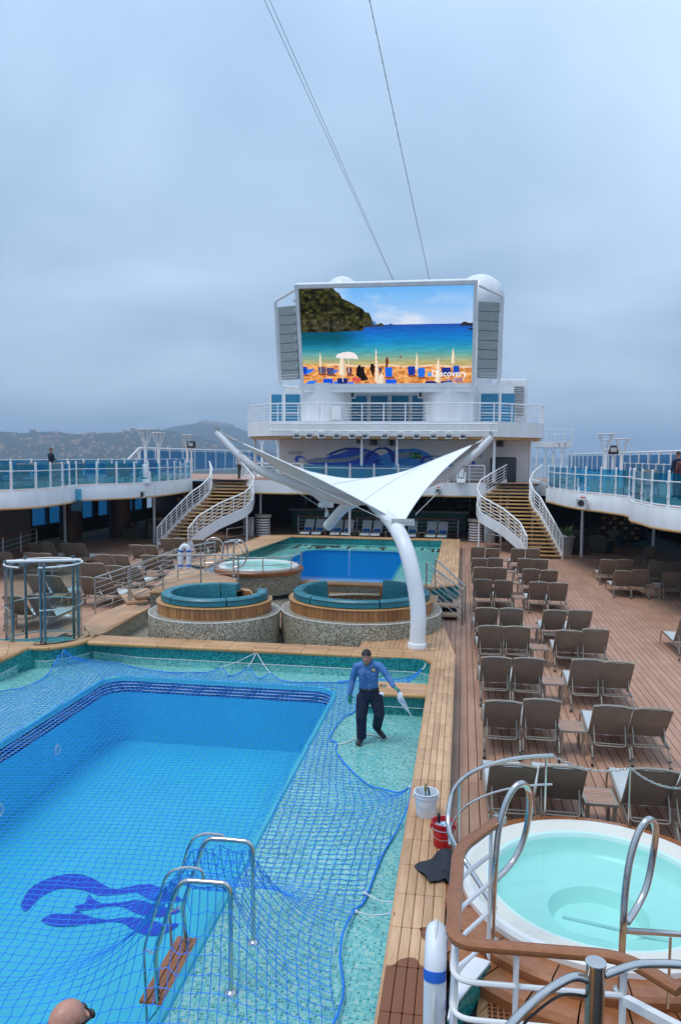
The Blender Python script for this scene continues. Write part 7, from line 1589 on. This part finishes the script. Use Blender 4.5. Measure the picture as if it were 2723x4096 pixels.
# ================================================================== BUCKETS AND CLOTH ON THE COPING
def bucket(nm, lab, c, r0, r1, h, mat, inner=None):
    t = thing(nm, lab, 'bucket', c); x, y, z = c
    mb = MB(); mb.lathe([(.001, 0), (r0, 0), (r0+.004, .01), (r1-.012, h*.8), (r1-.004, h*.8), (r1-.002, h*.84), (r1-.010, h*.85), (r1, h-.01), (r1+.008, h-.008), (r1+.008, h), (r1-.006, h), (r0-.006, .02), (.001, .018)], (x, y, z), 32); part('pail', mb, mat, t)
    mb = MB(); mb.tube([(x+(r1+.012)*math.cos(a)*1.0, y-.04-.10*math.sin(a), z+h*.80-.11*math.sin(a)) for a in np.linspace(0, PI, 14)], .003, 5); part('handle', mb, 'steel_b', t)
    for s in (-1, 1): mb = MB(); mb.box((x+s*(r1+.006), y-.03, z+h*.8), (.02, .04, .05)); part('handle_lug', mb, mat, t)
    return t
c = (-0.372, 9.402, 0.5); bucket('white_bucket', 'white plastic bucket with spray bottle on the pool coping', c, .115, .145, .30, 'bucket_w')
mb = MB(); mb.lathe([(.001, .10), (.12, .10)], c, 20); solo('bucket_water', mb, 'cush', 'murky water in the white bucket', 'water', c)
t = thing('spray_bottle', 'clear blue spray bottle with yellow-green trigger standing in the white bucket', 'spray bottle', (c[0]-.01, c[1]+.03, c[2]+.02)); MT['bottle'] = plain('pale_blue_bottle', (0.45, 0.65, 0.82), 0.3); MT['ygreen'] = plain('olive_trigger', (0.16, 0.15, 0.02), 0.4); x, y, z = c[0]-.01, c[1]+.03, c[2]+.02
mb = MB(); mb.lathe([(.001, 0), (.045, 0), (.048, .02), (.048, .17), (.035, .22), (.016, .26), (.016, .29), (.001, .29)], (x, y, z), 18); part('bottle_body', mb, 'bottle', t)
mb = MB(); mb.rbox((x, y-.01, z+.32), (.03, .10, .06), .01); mb.beam((x, y-.055, z+.30), (x, y-.075, z+.24), .015, .02); part('trigger_head', mb, 'ygreen', t)
mb = MB(); mb.beam((x+.03, y-.02, z+.33), (x+.05, y-.04, z+.24), .02, .012); part('trigger', mb, 'black', t)
c = (-0.146, 8.685, 0.5); bucket('red_bucket', 'red plastic bucket holding cleaning tools on the pool coping', c, .105, .13, .28, 'red')
mb = MB(); mb.lathe([(.001, .20), (.118, .20), (.122, .205), (.118, .21), (.001, .215)], c, 20); mb.box((c[0]-.02, c[1], c[2]+.23), (.10, .06, .05), .4); mb.box((c[0]+.04, c[1]-.03, c[2]+.235), (.05, .09, .04), -.3); solo('rag_pile', mb, 'bottle', 'pale blue rags filling the red bucket', 'rags', c)
mb = MB(); mb.tube([(c[0]-.045, c[1], c[2]+.15), (c[0]-.05, c[1]-.01, c[2]+.36)], .016, 10); mb.tube([(c[0]-.05, c[1]-.01, c[2]+.36), (c[0]-.05, c[1]-.01, c[2]+.37)], .018, 10); solo('brush_handle', mb, 'black', 'black brush handle sticking out of the red bucket', 'brush', (c[0]-.045, c[1], c[2]+.15))
mb = MB(); mb.tube([(c[0]+.05, c[1], c[2]+.2), (c[0]+.22, c[1]+.05, c[2]+.40)], .007, 8); solo('wooden_stick', mb, 'coping', 'thin wooden stick leaning in the red bucket', 'stick', (c[0]+.05, c[1], c[2]+.2))
# dark cloth folded over the coping edge
cl0 = [(-0.437, 8.144, 0.5), (-0.257, 7.828, 0.5), (-0.012, 7.93, 0.5), (-0.019, 8.586, 0.5), (-0.293, 8.438, 0.5)]
nx, ny = 22, 18; P00, P10, P11, P01 = (np.array(v) for v in (cl0[0], cl0[1], cl0[2], cl0[3])); vs = []
for i in range(nx+1):
    for j in range(ny+1):
        u, v = i/nx, j/ny; p = (1-u)*((1-v)*P00+v*P10)+u*((1-v)*P01+v*P11); p = p+np.array((0, 0, .018+.022*abs(math.sin(u*5+v*2.2))*(.3+v)+.012*math.sin(u*13-v*7)+(.05 if u > .45 and v < .8 else 0)*min(1, (u-.45)*6)))
        if p[0] > -.10: p[2] -= min(.25, (p[0]+.10)*1.1)
        vs.append(tuple(p))
mb = MB(); mb.add(vs, [(i*(ny+1)+j, i*(ny+1)+j+1, (i+1)*(ny+1)+j+1, (i+1)*(ny+1)+j) for i in range(nx) for j in range(ny)])
vs2 = [(a, b, max(c_-.012, .503) if a < -.1 else c_-.012) for a, b, c_ in vs]; mb.add(vs2, [(i*(ny+1)+j, (i+1)*(ny+1)+j, (i+1)*(ny+1)+j+1, i*(ny+1)+j+1) for i in range(nx) for j in range(ny)])
solo('folded_cloth', mb, 'cloth_d', 'charcoal cloth lying crumpled over the coping edge', 'cloth', cl0[0])

# ================================================================== PEOPLE
def loft(mb, pts, rad, side=(1, 0, 0), n=14, cap=True):
    """elliptical limb: rad = [(half width along side, half depth)]"""
    P = [Vector(p) for p in pts]; m_ = len(P); vs = []
    for i in range(m_):
        t_ = (P[min(i+1, m_-1)]-P[max(i-1, 0)]).normalized(); s_ = Vector(side); s_ = (s_-t_*s_.dot(t_)).normalized(); b_ = t_.cross(s_)
        for k in range(n):
            a = 2*PI*k/n; vs.append(P[i]+s_*rad[i][0]*math.cos(a)+b_*rad[i][1]*math.sin(a))
    fs = [(i*n+k, (i+1)*n+k, (i+1)*n+(k+1) % n, i*n+(k+1) % n) for i in range(m_-1) for k in range(n)]
    if cap: fs += [tuple(range(n)), tuple((m_-1)*n+k for k in range(n))[::-1]]
    mb.add(vs, fs)
def fuse(mb, voxel, mat, name, smooth_it=4):
    """fuse overlapping volumes into one continuous skin"""
    me = bpy.data.meshes.new('tmp'); me.from_pydata(mb.v, [], mb.f); o = bpy.data.objects.new('tmp', me); COL.objects.link(o)
    bm = bmesh.new(); bm.from_mesh(me); bmesh.ops.recalc_face_normals(bm, faces=bm.faces); bm.to_mesh(me); bm.free()
    m1 = o.modifiers.new('r', 'REMESH'); m1.mode = 'VOXEL'; m1.voxel_size = voxel; m1.use_smooth_shade = True
    m2 = o.modifiers.new('s', 'SMOOTH'); m2.iterations = smooth_it; m2.factor = .5
    bpy.context.view_layer.update(); ev = o.evaluated_get(bpy.context.evaluated_depsgraph_get()); r = bpy.data.meshes.new_from_object(ev); bpy.data.objects.remove(o); bpy.data.meshes.remove(me)
    r.materials.clear()
    for mt in (mat if isinstance(mat, (list, tuple)) else [mat]): r.materials.append(MT[mt])
    r.name = name; r.shade_smooth(); return r
def head_geo(mb, c, up, fw, s=1.0, ears=True):
    """skull, jaw, nose, brow, ears in a head frame (up, forward)"""
    up = Vector(up).normalized(); fw = Vector(fw); fw = (fw-up*fw.dot(up)).normalized(); rt = fw.cross(up); c = Vector(c)
    T = lambda a, b, d: c+rt*a*s+fw*b*s+up*d*s
    def ellip(ce, rr, n=16, m_=10):
        vs = []; 
        for i in range(m_+1):
            th = -PI/2+PI*i/m_
            for k in range(n):
                a = 2*PI*k/n; vs.append(T(ce[0]+rr[0]*math.cos(th)*math.cos(a), ce[1]+rr[1]*math.cos(th)*math.sin(a), ce[2]+rr[2]*math.sin(th)))
        mb.add(vs, [(i*n+k, i*n+(k+1) % n, (i+1)*n+(k+1) % n, (i+1)*n+k) for i in range(m_) for k in range(n)])
    ellip((0, -.015, .035), (.076, .096, .085)); ellip((0, .02, -.04), (.062, .07, .085)); ellip((0, .055, -.095), (.035, .035, .03))
    ellip((0, .093, -.025), (.014, .02, .026)); ellip((0, .085, .012), (.055, .016, .012)); ellip((0, .083, -.068), (.026, .012, .012))
    if ears:
        for sg in (-1, 1): ellip((sg*.078, -.01, -.02), (.010, .022, .034), 10, 6)
    return T
def hand(mb, wr, tip, palm_n, s=1.0, curl=.5, thumb=1):
    """palm, four unequal bent fingers and a thumb leaving the side of the palm"""
    wr, tip = Vector(wr), Vector(tip); d = (tip-wr).normalized(); nn = Vector(palm_n); nn = (nn-d*nn.dot(d)).normalized(); sd_ = d.cross(nn)
    loft(mb, [wr-d*.02, wr+d*.03*s, wr+d*.09*s], [(.028*s, .022*s), (.042*s, .020*s), (.044*s, .016*s)], sd_, 10)
    for k, L_ in enumerate((.075, .085, .08, .062)):
        b = wr+d*.085*s+sd_*(.033-.022*k)*s; p1 = b+(d*(1-.25*curl)+nn*curl*.55).normalized()*L_*.45*s; p2 = p1+(d*(1-1.0*curl)+nn*curl*1.1).normalized()*L_*.32*s; p3 = p2+(d*(1-1.5*curl)+nn*curl*1.3).normalized()*L_*.26*s
        mb.tube([b-d*.02*s, b, p1, p2, p3], [.0095*s, .0095*s, .009*s, .0082*s, .006*s], 8)
    b = wr+d*.03*s+sd_*.036*s*thumb; p1 = b+(d*.55+sd_*.75*thumb+nn*.3).normalized()*.04*s; p2 = p1+(d*.9+sd_*.1*thumb+nn*.5).normalized()*.032*s
    mb.tube([b-sd_*.02*thumb, b, p1, p2], [.012*s, .0115*s, .010*s, .007*s], 8)
V3 = lambda p: Vector(p)
def shoe(mb, ankle, toe, w=.045, sole=None):
    a, t_ = V3(ankle), V3(toe); d = (t_-a); hz = Vector((d.x, d.y, 0)); 
    heel = a-d*.28
    loft(mb, [heel, a-d*.05, a+d*.45, a+d*.85, t_], [(w*.75, .035), (w*.95, .055), (w*1.05, .045), (w*1.05, .034), (w*.6, .02)], Vector((0, 0, 1)).cross(d), 12)

# ---- deck worker in the empty pool
J = dict(neck=(-1.522, 13.02, 1.436), chest=(-1.535, 13.02, 1.256), waist=(-1.522, 13.06, 0.954), pel=(-1.511, 13.06, 0.848),
         rs=(-1.737, 13.02, 1.338), re=(-1.807, 13.08, 1.07), rw=(-1.845, 12.98, 0.834), rh=(-1.825, 12.92, 0.688),
         ls=(-1.336, 13, 1.368), le=(-1.194, 12.96, 1.204), lw=(-1.071, 12.82, 1.06), lh=(-0.941, 12.72, 1.016),
         rhip=(-1.62, 13.05, 0.776), rk=(-1.63, 12.93, 0.483), ra=(-1.629, 12.98, 0.096), rt=(-1.677, 12.8, 0.013),
         lhip=(-1.396, 13.07, 0.783), lk=(-1.33, 12.98, 0.534), la=(-1.406, 13.36, 0.183), lt=(-1.244, 13.18, 0.093), head=(-1.554, 12.93, 1.515))
g = J; man = thing('person', 'man in blue shirt, dark trousers and green gloves walking in the empty pool', 'person', (g['ra'][0], g['ra'][1], 0))
off = Vector(man.location)
def add_part(nm, me, par, label=None):
    for v in me.vertices: v.co = v.co-off
    o = objm(nm, me, par)
    if label: o['label'] = label
    return o
mb = MB()
loft(mb, [g['pel'], g['waist'], g['chest'], V3(g['neck'])-Vector((0, 0, .04))], [(.145, .10), (.135, .095), (.165, .105), (.12, .08)])
loft(mb, [V3(g['neck'])-Vector((0, .0, .08)), V3(g['neck']), V3(g['head'])-Vector((0, -.0, .05))], [(.075, .07), (.056, .056), (.052, .055)])
for s_, e_, w_ in (('rs', 're', 'rw'), ('ls', 'le', 'lw')): loft(mb, [V3(g['neck'])*.5+V3(g[s_])*.5-Vector((0, 0, .06)), g[s_], g[e_], g[w_]], [(.06, .06), (.052, .052), (.04, .04), (.026, .026)], (0, 1, 0))
for h_, k_, a_ in (('rhip', 'rk', 'ra'), ('lhip', 'lk', 'la')): loft(mb, [V3(g['pel'])*.4+V3(g[h_])*.6+Vector((0, 0, .05)), g[h_], g[k_], g[a_]], [(.085, .09), (.08, .085), (.052, .056), (.036, .04)])
fwd_h = Vector((-.10, -.86, -.50)); up_h = Vector((-.05, -.44, .90))
T = head_geo(mb, g['head'], up_h, fwd_h, 1.06)
body = add_part('body', fuse(mb, .011, 'skin', 'body', 3), man)
# hair cap, brows, eyes, mouth
mb = MB(); c = V3(g['head']); 
vs = []; n_, m_ = 20, 9
for i in range(m_+1):
    th = R(8)+R(82)*i/m_
    for k in range(n_):
        a = 2*PI*k/n_; front = max(0, math.sin(a)); th2 = max(th, R(52)*front-R(10)) if i == 0 else th
        th2 = th if front < .3 else max(th, R(8)+R(34)*(front-.3)/.7); rr_ = 1.03+.02*math.sin(k*5+i*3)
        vs.append(T(.078*rr_*math.cos(th2)*math.cos(a), -.012+.099*rr_*math.cos(th2)*math.sin(a), .034+.091*rr_*math.sin(th2)))
mb.add(vs, [(i*n_+k, i*n_+(k+1) % n_, (i+1)*n_+(k+1) % n_, (i+1)*n_+k) for i in range(m_) for k in range(n_)]+[tuple(m_*n_+k for k in range(n_))])
mb.v = [tuple(Vector(v)) for v in mb.v]; part('hair', mb, 'hair', man)
mb = MB()
for sg in (-1, 1):
    mb.tube([T(sg*.012, .092, .016), T(sg*.035, .09, .022), T(sg*.052, .078, .016)], .0035, 6); mb.sphere(T(sg*.032, .085, -.004), .006, 8, 6)
mb.tube([T(-.024, .088, -.072), T(0, .093, -.070), T(.024, .088, -.072)], .0035, 6); part('facial_features', mb, 'hair', man)
# shirt
mb = MB()
loft(mb, [V3(g['pel'])+Vector((0, 0, .03)), g['waist'], V3(g['waist'])*.5+V3(g['chest'])*.5, g['chest'], V3(g['neck'])-Vector((0, 0, .03))], [(.165, .118), (.158, .112), (.172, .118), (.188, .125), (.115, .092)], n=18)
for s_, e_, w_ in (('rs', 're', 'rw'), ('ls', 'le', 'lw')):
    a_, b_, c_ = V3(g[s_]), V3(g[e_]), V3(g[w_]); loft(mb, [V3(g['neck'])*.6+a_*.4-Vector((0, 0, .03)), a_+Vector((0, 0, -.01)), a_*.5+b_*.5, b_, b_*.5+c_*.5, c_], [(.080, .060), (.074, .064), (.068, .064), (.060, .058), (.053, .05), (.043, .040)], (0, 1, 0))
shirt = add_part('shirt', fuse(mb, .012, 'shirt', 'shirt', 3), man, 'blue long-sleeved work shirt')
mb = MB()
for sg in (-1, 1):
    nk = V3(g['neck']); mb.beam(nk+Vector((sg*.075, -.02, .03)), nk+Vector((sg*.03, -.115, -.045)), .012, .055, (0, -1, 1))
part('collar', mb, 'shirt', shirt)
ch, wa = V3(g['chest']), V3(g['waist'])
for sg in (-1, 1):
    pc = ch+Vector((sg*.095, -.128, -.03)); mb = MB(); mb.rbox((0, 0, 0), (.105, .12, .012), .012, n=2); mb.v = [(pc.x+x, pc.y+z*.5-abs(x)*-.1*sg*0, pc.z+y-.03) for x, y, z in mb.v]; part('pocket', mb, 'shirt', shirt)
    mb = MB(); mb.box((pc.x, pc.y-.008, pc.z+.022), (.108, .012, .035)); mb.sphere((pc.x, pc.y-.016, pc.z+.012), .006, 6, 4, mi=1); part('pocket_flap', mb, ['shirt', 'ragw'], shirt)
for k in range(6):
    s = k/5; p = ch*(1-s)+wa*s; mb = MB(); mb.sphere((p.x+.015, p.y-.128+.006*s, p.z+.10-.10*s), .0065, 6, 4); part('button', mb, 'ragw', shirt)
mb = MB(); mb.tube([(ch.x+.012, ch.y-.125, ch.z+.14), (wa.x+.012, wa.y-.117, wa.z)], .006, 4); part('placket', mb, 'shirt', shirt)
pc = ch+Vector((.11, -.135, .055)); mb = MB(); mb.sphere(pc, .03, 12, 6, sc=(1, .2, .75)); part('badge', mb, 'gold', man); mb = MB(); mb.sphere(pc+Vector((-.035, 0, .06)), .018, 10, 6, sc=(1, .2, 1)); part('crest', mb, 'cush', man)
# trousers, belt
mb = MB(); loft(mb, [V3(g['pel'])-Vector((0, 0, .08)), V3(g['pel'])+Vector((0, 0, .02)), V3(g['waist'])+Vector((0, 0, .01))], [(.17, .125), (.172, .128), (.160, .116)], n=18)
for h_, k_, a_ in (('rhip', 'rk', 'ra'), ('lhip', 'lk', 'la')):
    a, b, c_ = V3(g[h_]), V3(g[k_]), V3(g[a_]); loft(mb, [V3(g['pel'])*.35+a*.65+Vector((0, 0, .04)), a, a*.5+b*.5, b, b*.5+c_*.5, c_*.95+b*.05, c_], [(.112, .12), (.118, .122), (.110, .112), (.096, .098), (.088, .092), (.086, .092), (.088, .096)])
tro = add_part('trousers', fuse(mb, .012, 'navy', 'trousers', 3), man, 'dark navy work trousers')
wz = V3(g['waist']); mb = MB(); mb.tube([(wz.x+.163*math.cos(a), wz.y+.12*math.sin(a), wz.z-.012) for a in np.linspace(0, 2*PI, 28, endpoint=False)], .016, 6, closed=True); part('belt', mb, 'shoe', man)
for a_, t_ in (('ra', 'rt'), ('la', 'lt')):
    an, to = V3(g[a_]), V3(g[t_])
    if a_ == 'ra': an = Vector((an.x, an.y, .085)); to = Vector((to.x, to.y, .04))
    else: to.z = .045; an = an+Vector((0, 0, -.05))
    mb = MB(); shoe(mb, an, to, .05); loft(mb, [an+Vector((0, .01, .06)), an], [(.045, .05), (.045, .055)]); sh_ = add_part('shoe', fuse(mb, .009, 'shoe', 'shoe', 2), man)
mb = MB(); hand(mb, g['rw'], g['rh'], (.5, -.6, 0), 1.05, .35, -1); loft(mb, [V3(g['rw'])+(V3(g['re'])-V3(g['rw']))*.12, g['rw']], [(.038, .036), (.03, .028)]); add_part('glove', fuse(mb, .0055, 'glove', 'glove', 2), man, 'green rubber glove on the hanging hand')
mb = MB(); hand(mb, g['lw'], g['lh'], (.1, -.3, -.9), 1.05, .8, 1); loft(mb, [V3(g['lw'])+(V3(g['le'])-V3(g['lw']))*.12, g['lw']], [(.038, .036), (.03, .028)]); add_part('glove', fuse(mb, .0055, 'glove', 'glove', 2), man, 'green rubber glove holding the white rag')
# rag in the hand and one in the pocket
def rag(lab, top, pts, wid):
    mb = MB(); P = [Vector(p) for p in smoothpath([top]+pts, 6)]; n_ = len(P); m_ = 12; vs = []
    for i, p in enumerate(P):
        s = i/(n_-1); w = wid*(.25+.9*math.sin(PI*min(s*1.05+.12, 1))**.8)
        for k in range(m_):
            a = 2*PI*k/m_; r_ = w*(.55+.45*math.cos(3*a+s*4)); vs.append(p+Vector((math.cos(a)*r_, math.sin(a)*r_*.45, .01*math.sin(a*2+s*9))))
    mb.add(vs, [(i*m_+k, (i+1)*m_+k, (i+1)*m_+(k+1) % m_, i*m_+(k+1) % m_) for i in range(n_-1) for k in range(m_)]+[tuple(range(m_)), tuple((n_-1)*m_+k for k in range(m_))[::-1]])
    return mb
mb = rag('', (-0.968, 12.71, 1.008), [(-0.957, 12.7, 0.922), (-0.902, 12.72, 0.825), (-0.832, 12.74, 0.7), (-0.767, 12.76, 0.593)], .055)
r1_ = solo('cleaning_rag', mb, 'ragw', 'white cleaning rag with blue stripe held in the gloved hand', 'rag', (-0.968, 12.71, 1.008))
q0 = V3((-0.967, 12.66, 0.901)); q1 = V3((-0.856, 12.66, 0.847)); mb = MB(); mb.tube(smoothpath([q0, (q0+q1)/2+Vector((0, -.01, -.01)), q1], 4), .006, 5); part('stripe', mb, 'buoyband', r1_)
mb = rag('', (-1.316, 12.98, 0.907), [(-1.278, 12.94, 0.897), (-1.266, 12.93, 0.867)], .04); solo('pocket_rag', mb, 'ragw', 'white rag hanging out of the walking man\'s trouser pocket', 'rag', (-1.316, 12.98, 0.907))

# ---- simple standing figures (small in the picture) share one builder
def figure(lab, loc, rz, top, legs, hair, skin='skin', h=1.74, bald=False, arms='down'):
    t = thing('person', lab, 'person', loc, rz); s = h/1.74
    mb = MB(); loft(mb, [(0, 0, .95), (0, 0, 1.1), (0, -.01, 1.33), (0, 0, 1.47)], [(.14, .1), (.13, .095), (.17, .11), (.08, .07)]); loft(mb, [(0, 0, 1.40), (0, -.01, 1.56)], [(.055, .055), (.052, .055)])
    for sg in (-1, 1):
        el, wr = ((sg*.25, .02, 1.13), (sg*.24, -.08, .88)) if arms == 'down' else ((sg*.24, -.05, 1.14), (sg*.10, -.28, 1.12))
        loft(mb, [(sg*.1, 0, 1.40), (sg*.19, 0, 1.40), el, wr], [(.05, .05), (.05, .05), (.04, .04), (.026, .026)], (0, 1, 0))
        hand(mb, wr, Vector(wr)+(Vector(wr)-Vector(el)).normalized()*.18, (-sg, 0, 0), 1.0, .35, -sg)
        loft(mb, [(sg*.06, 0, .98), (sg*.09, 0, .9), (sg*.10, -.01, .5), (sg*.10, .02, .09)], [(.09, .09), (.085, .09), (.055, .06), (.04, .045)])
    T = head_geo(mb, (0, -.025, 1.625), (0, 0, 1), (0, -1, 0), 1.03)
    fz = (.0075 if bald else .014)
    me = fuse(mb, fz, skin, 'body', 2)
    for v in me.vertices: v.co *= s
    objm('body', me, t)
    mb = MB(); loft(mb, [(0, 0, .90), (0, 0, 1.1), (0, -.01, 1.33), (0, 0, 1.49)], [(.17, .125), (.155, .115), (.19, .13), (.085, .08)])
    for sg in (-1, 1):
        el, wr = ((sg*.25, .02, 1.13), (sg*.24, -.08, .90)) if arms == 'down' else ((sg*.24, -.05, 1.14), (sg*.12, -.25, 1.12))
        loft(mb, [(sg*.1, 0, 1.39), (sg*.19, 0, 1.39), el, wr], [(.07, .07), (.07, .07), (.056, .056), (.042, .042)], (0, 1, 0))
    me = fuse(mb, .016, top, 'jacket', 3)
    for v in me.vertices: v.co *= s
    objm('shirt', me, t)
    mb = MB(); loft(mb, [(0, 0, .86), (0, 0, 1.0)], [(.165, .122), (.155, .115)])
    for sg in (-1, 1): loft(mb, [(sg*.06, 0, .95), (sg*.09, 0, .88), (sg*.10, -.01, .5), (sg*.10, .02, .07)], [(.105, .115), (.1, .11), (.08, .085), (.075, .085)])
    me = fuse(mb, .016, legs, 'trousers', 3)
    for v in me.vertices: v.co *= s
    objm('trousers', me, t)
    for sg in (-1, 1):
        mb = MB(); shoe(mb, (sg*.1, .02, .075), (sg*.11, -.17, .035), .045); me = mb.mesh('shoe', 'shoe'); objm('shoe', me, t)
    if hair:
        mb = MB(); vs = []; n_, m_ = 16, 6
        for i in range(m_+1):
            th = R(-5)+R(95)*i/m_
            for k in range(n_):
                a = 2*PI*k/n_; th2 = th if math.sin(a) < .3 else max(th, R(30)*(math.sin(a)-.3)/.7)
                p = T(.083*math.cos(th2)*math.cos(a), -.013+.104*math.cos(th2)*math.sin(a), .034+.094*math.sin(th2)); vs.append(tuple(p*s))
        mb.add(vs, [(i*n_+k, i*n_+(k+1) % n_, (i+1)*n_+(k+1) % n_, (i+1)*n_+k) for i in range(m_) for k in range(n_)]); objm('hair', mb.mesh('hair', hair), t)
    return t, T, s
MT['brownhair'] = plain('brown_hair', (0.09, 0.03, 0.012), 0.6, var=0.3, scale=60); MT['greyt'] = plain('olive_grey_cloth', (0.06, 0.06, 0.05), 0.9)
p = (-22.122, 39.6, 4.55); figure('man in black jacket leaning by the rail on the left upper deck', (p[0], 39.6, ZU), R(150), 'navy', 'navy', 'brownhair', h=1.76, arms='front')
p = (-13.516, 46.6, 4.277); figure('person in pale pink shirt standing on the terrace behind the left boom', (p[0], 46.6, ZU), R(20), 'pinkshirt', 'greyt', 'greyt', h=1.7)
p = (7.956, 31, 4.481); figure('person with dark hair and navy top at the right edge of the upper deck', (p[0], 31.0, ZU), R(200), 'navy', 'navy', 'hair', h=1.74)
p = (7.774, 29.5, 4.399); figure('red-haired person cut by the right edge of the upper deck', (p[0], 29.5, ZU), R(170), 'column', 'navy', 'brownhair', h=1.66)
# bald man on the landing below the camera, turned away
near_l = struct('near_landing', MB().prism([(-6, .6), (.0, .6), (.0, 3.5), (-6, 3.5)], .0, .93), 'coping', False)
hp = (-1.727, 3.15, 2.41); hh = hp[2]-.93+.012
bm_, T, s = figure('bald man wearing dark sunglasses at the bottom edge, seen from behind', (hp[0], 3.13, .93), R(150), 'navy', 'greyt', None, 'skin_p', h=hh/1.74*1.74, bald=True)
mb = MB()
for sg in (-1, 1):
    mb.sphere(T(sg*.034, .108, .004)*s, .026, 12, 8, sc=(1, .5, .8)); mb.beam(T(sg*.06, .09, .008)*s, T(sg*.082, -.01, .012)*s, .006, .012)
mb.tube([T(-.012, .112, .008)*s, T(.012, .112, .008)*s], .004, 5)
objm('sunglasses', mb.mesh('sunglasses', 'black'), bm_)
MT['stubble'] = plain('grey_stubble', (0.30, 0.17, 0.125), 0.6, var=0.25, scale=90)

mb = MB(); vs = []; n_, m_ = 24, 6
for i in range(m_+1):
    th = R(-42)+R(44)*i/m_
    for k in range(n_+1):
        a = R(165)+R(210)*k/n_; q_ = 1.012-.012*abs(i/m_-.4); vs.append(tuple(T(.0765*q_*math.cos(th)*math.cos(a), -.015+.0965*q_*math.cos(th)*math.sin(a), .035+.0855*q_*math.sin(th))*s))
mb.add(vs, [(i*(n_+1)+k, i*(n_+1)+k+1, (i+1)*(n_+1)+k+1, (i+1)*(n_+1)+k) for i in range(m_) for k in range(n_)]); objm('stubble', mb.mesh('stubble', 'stubble'), bm_)
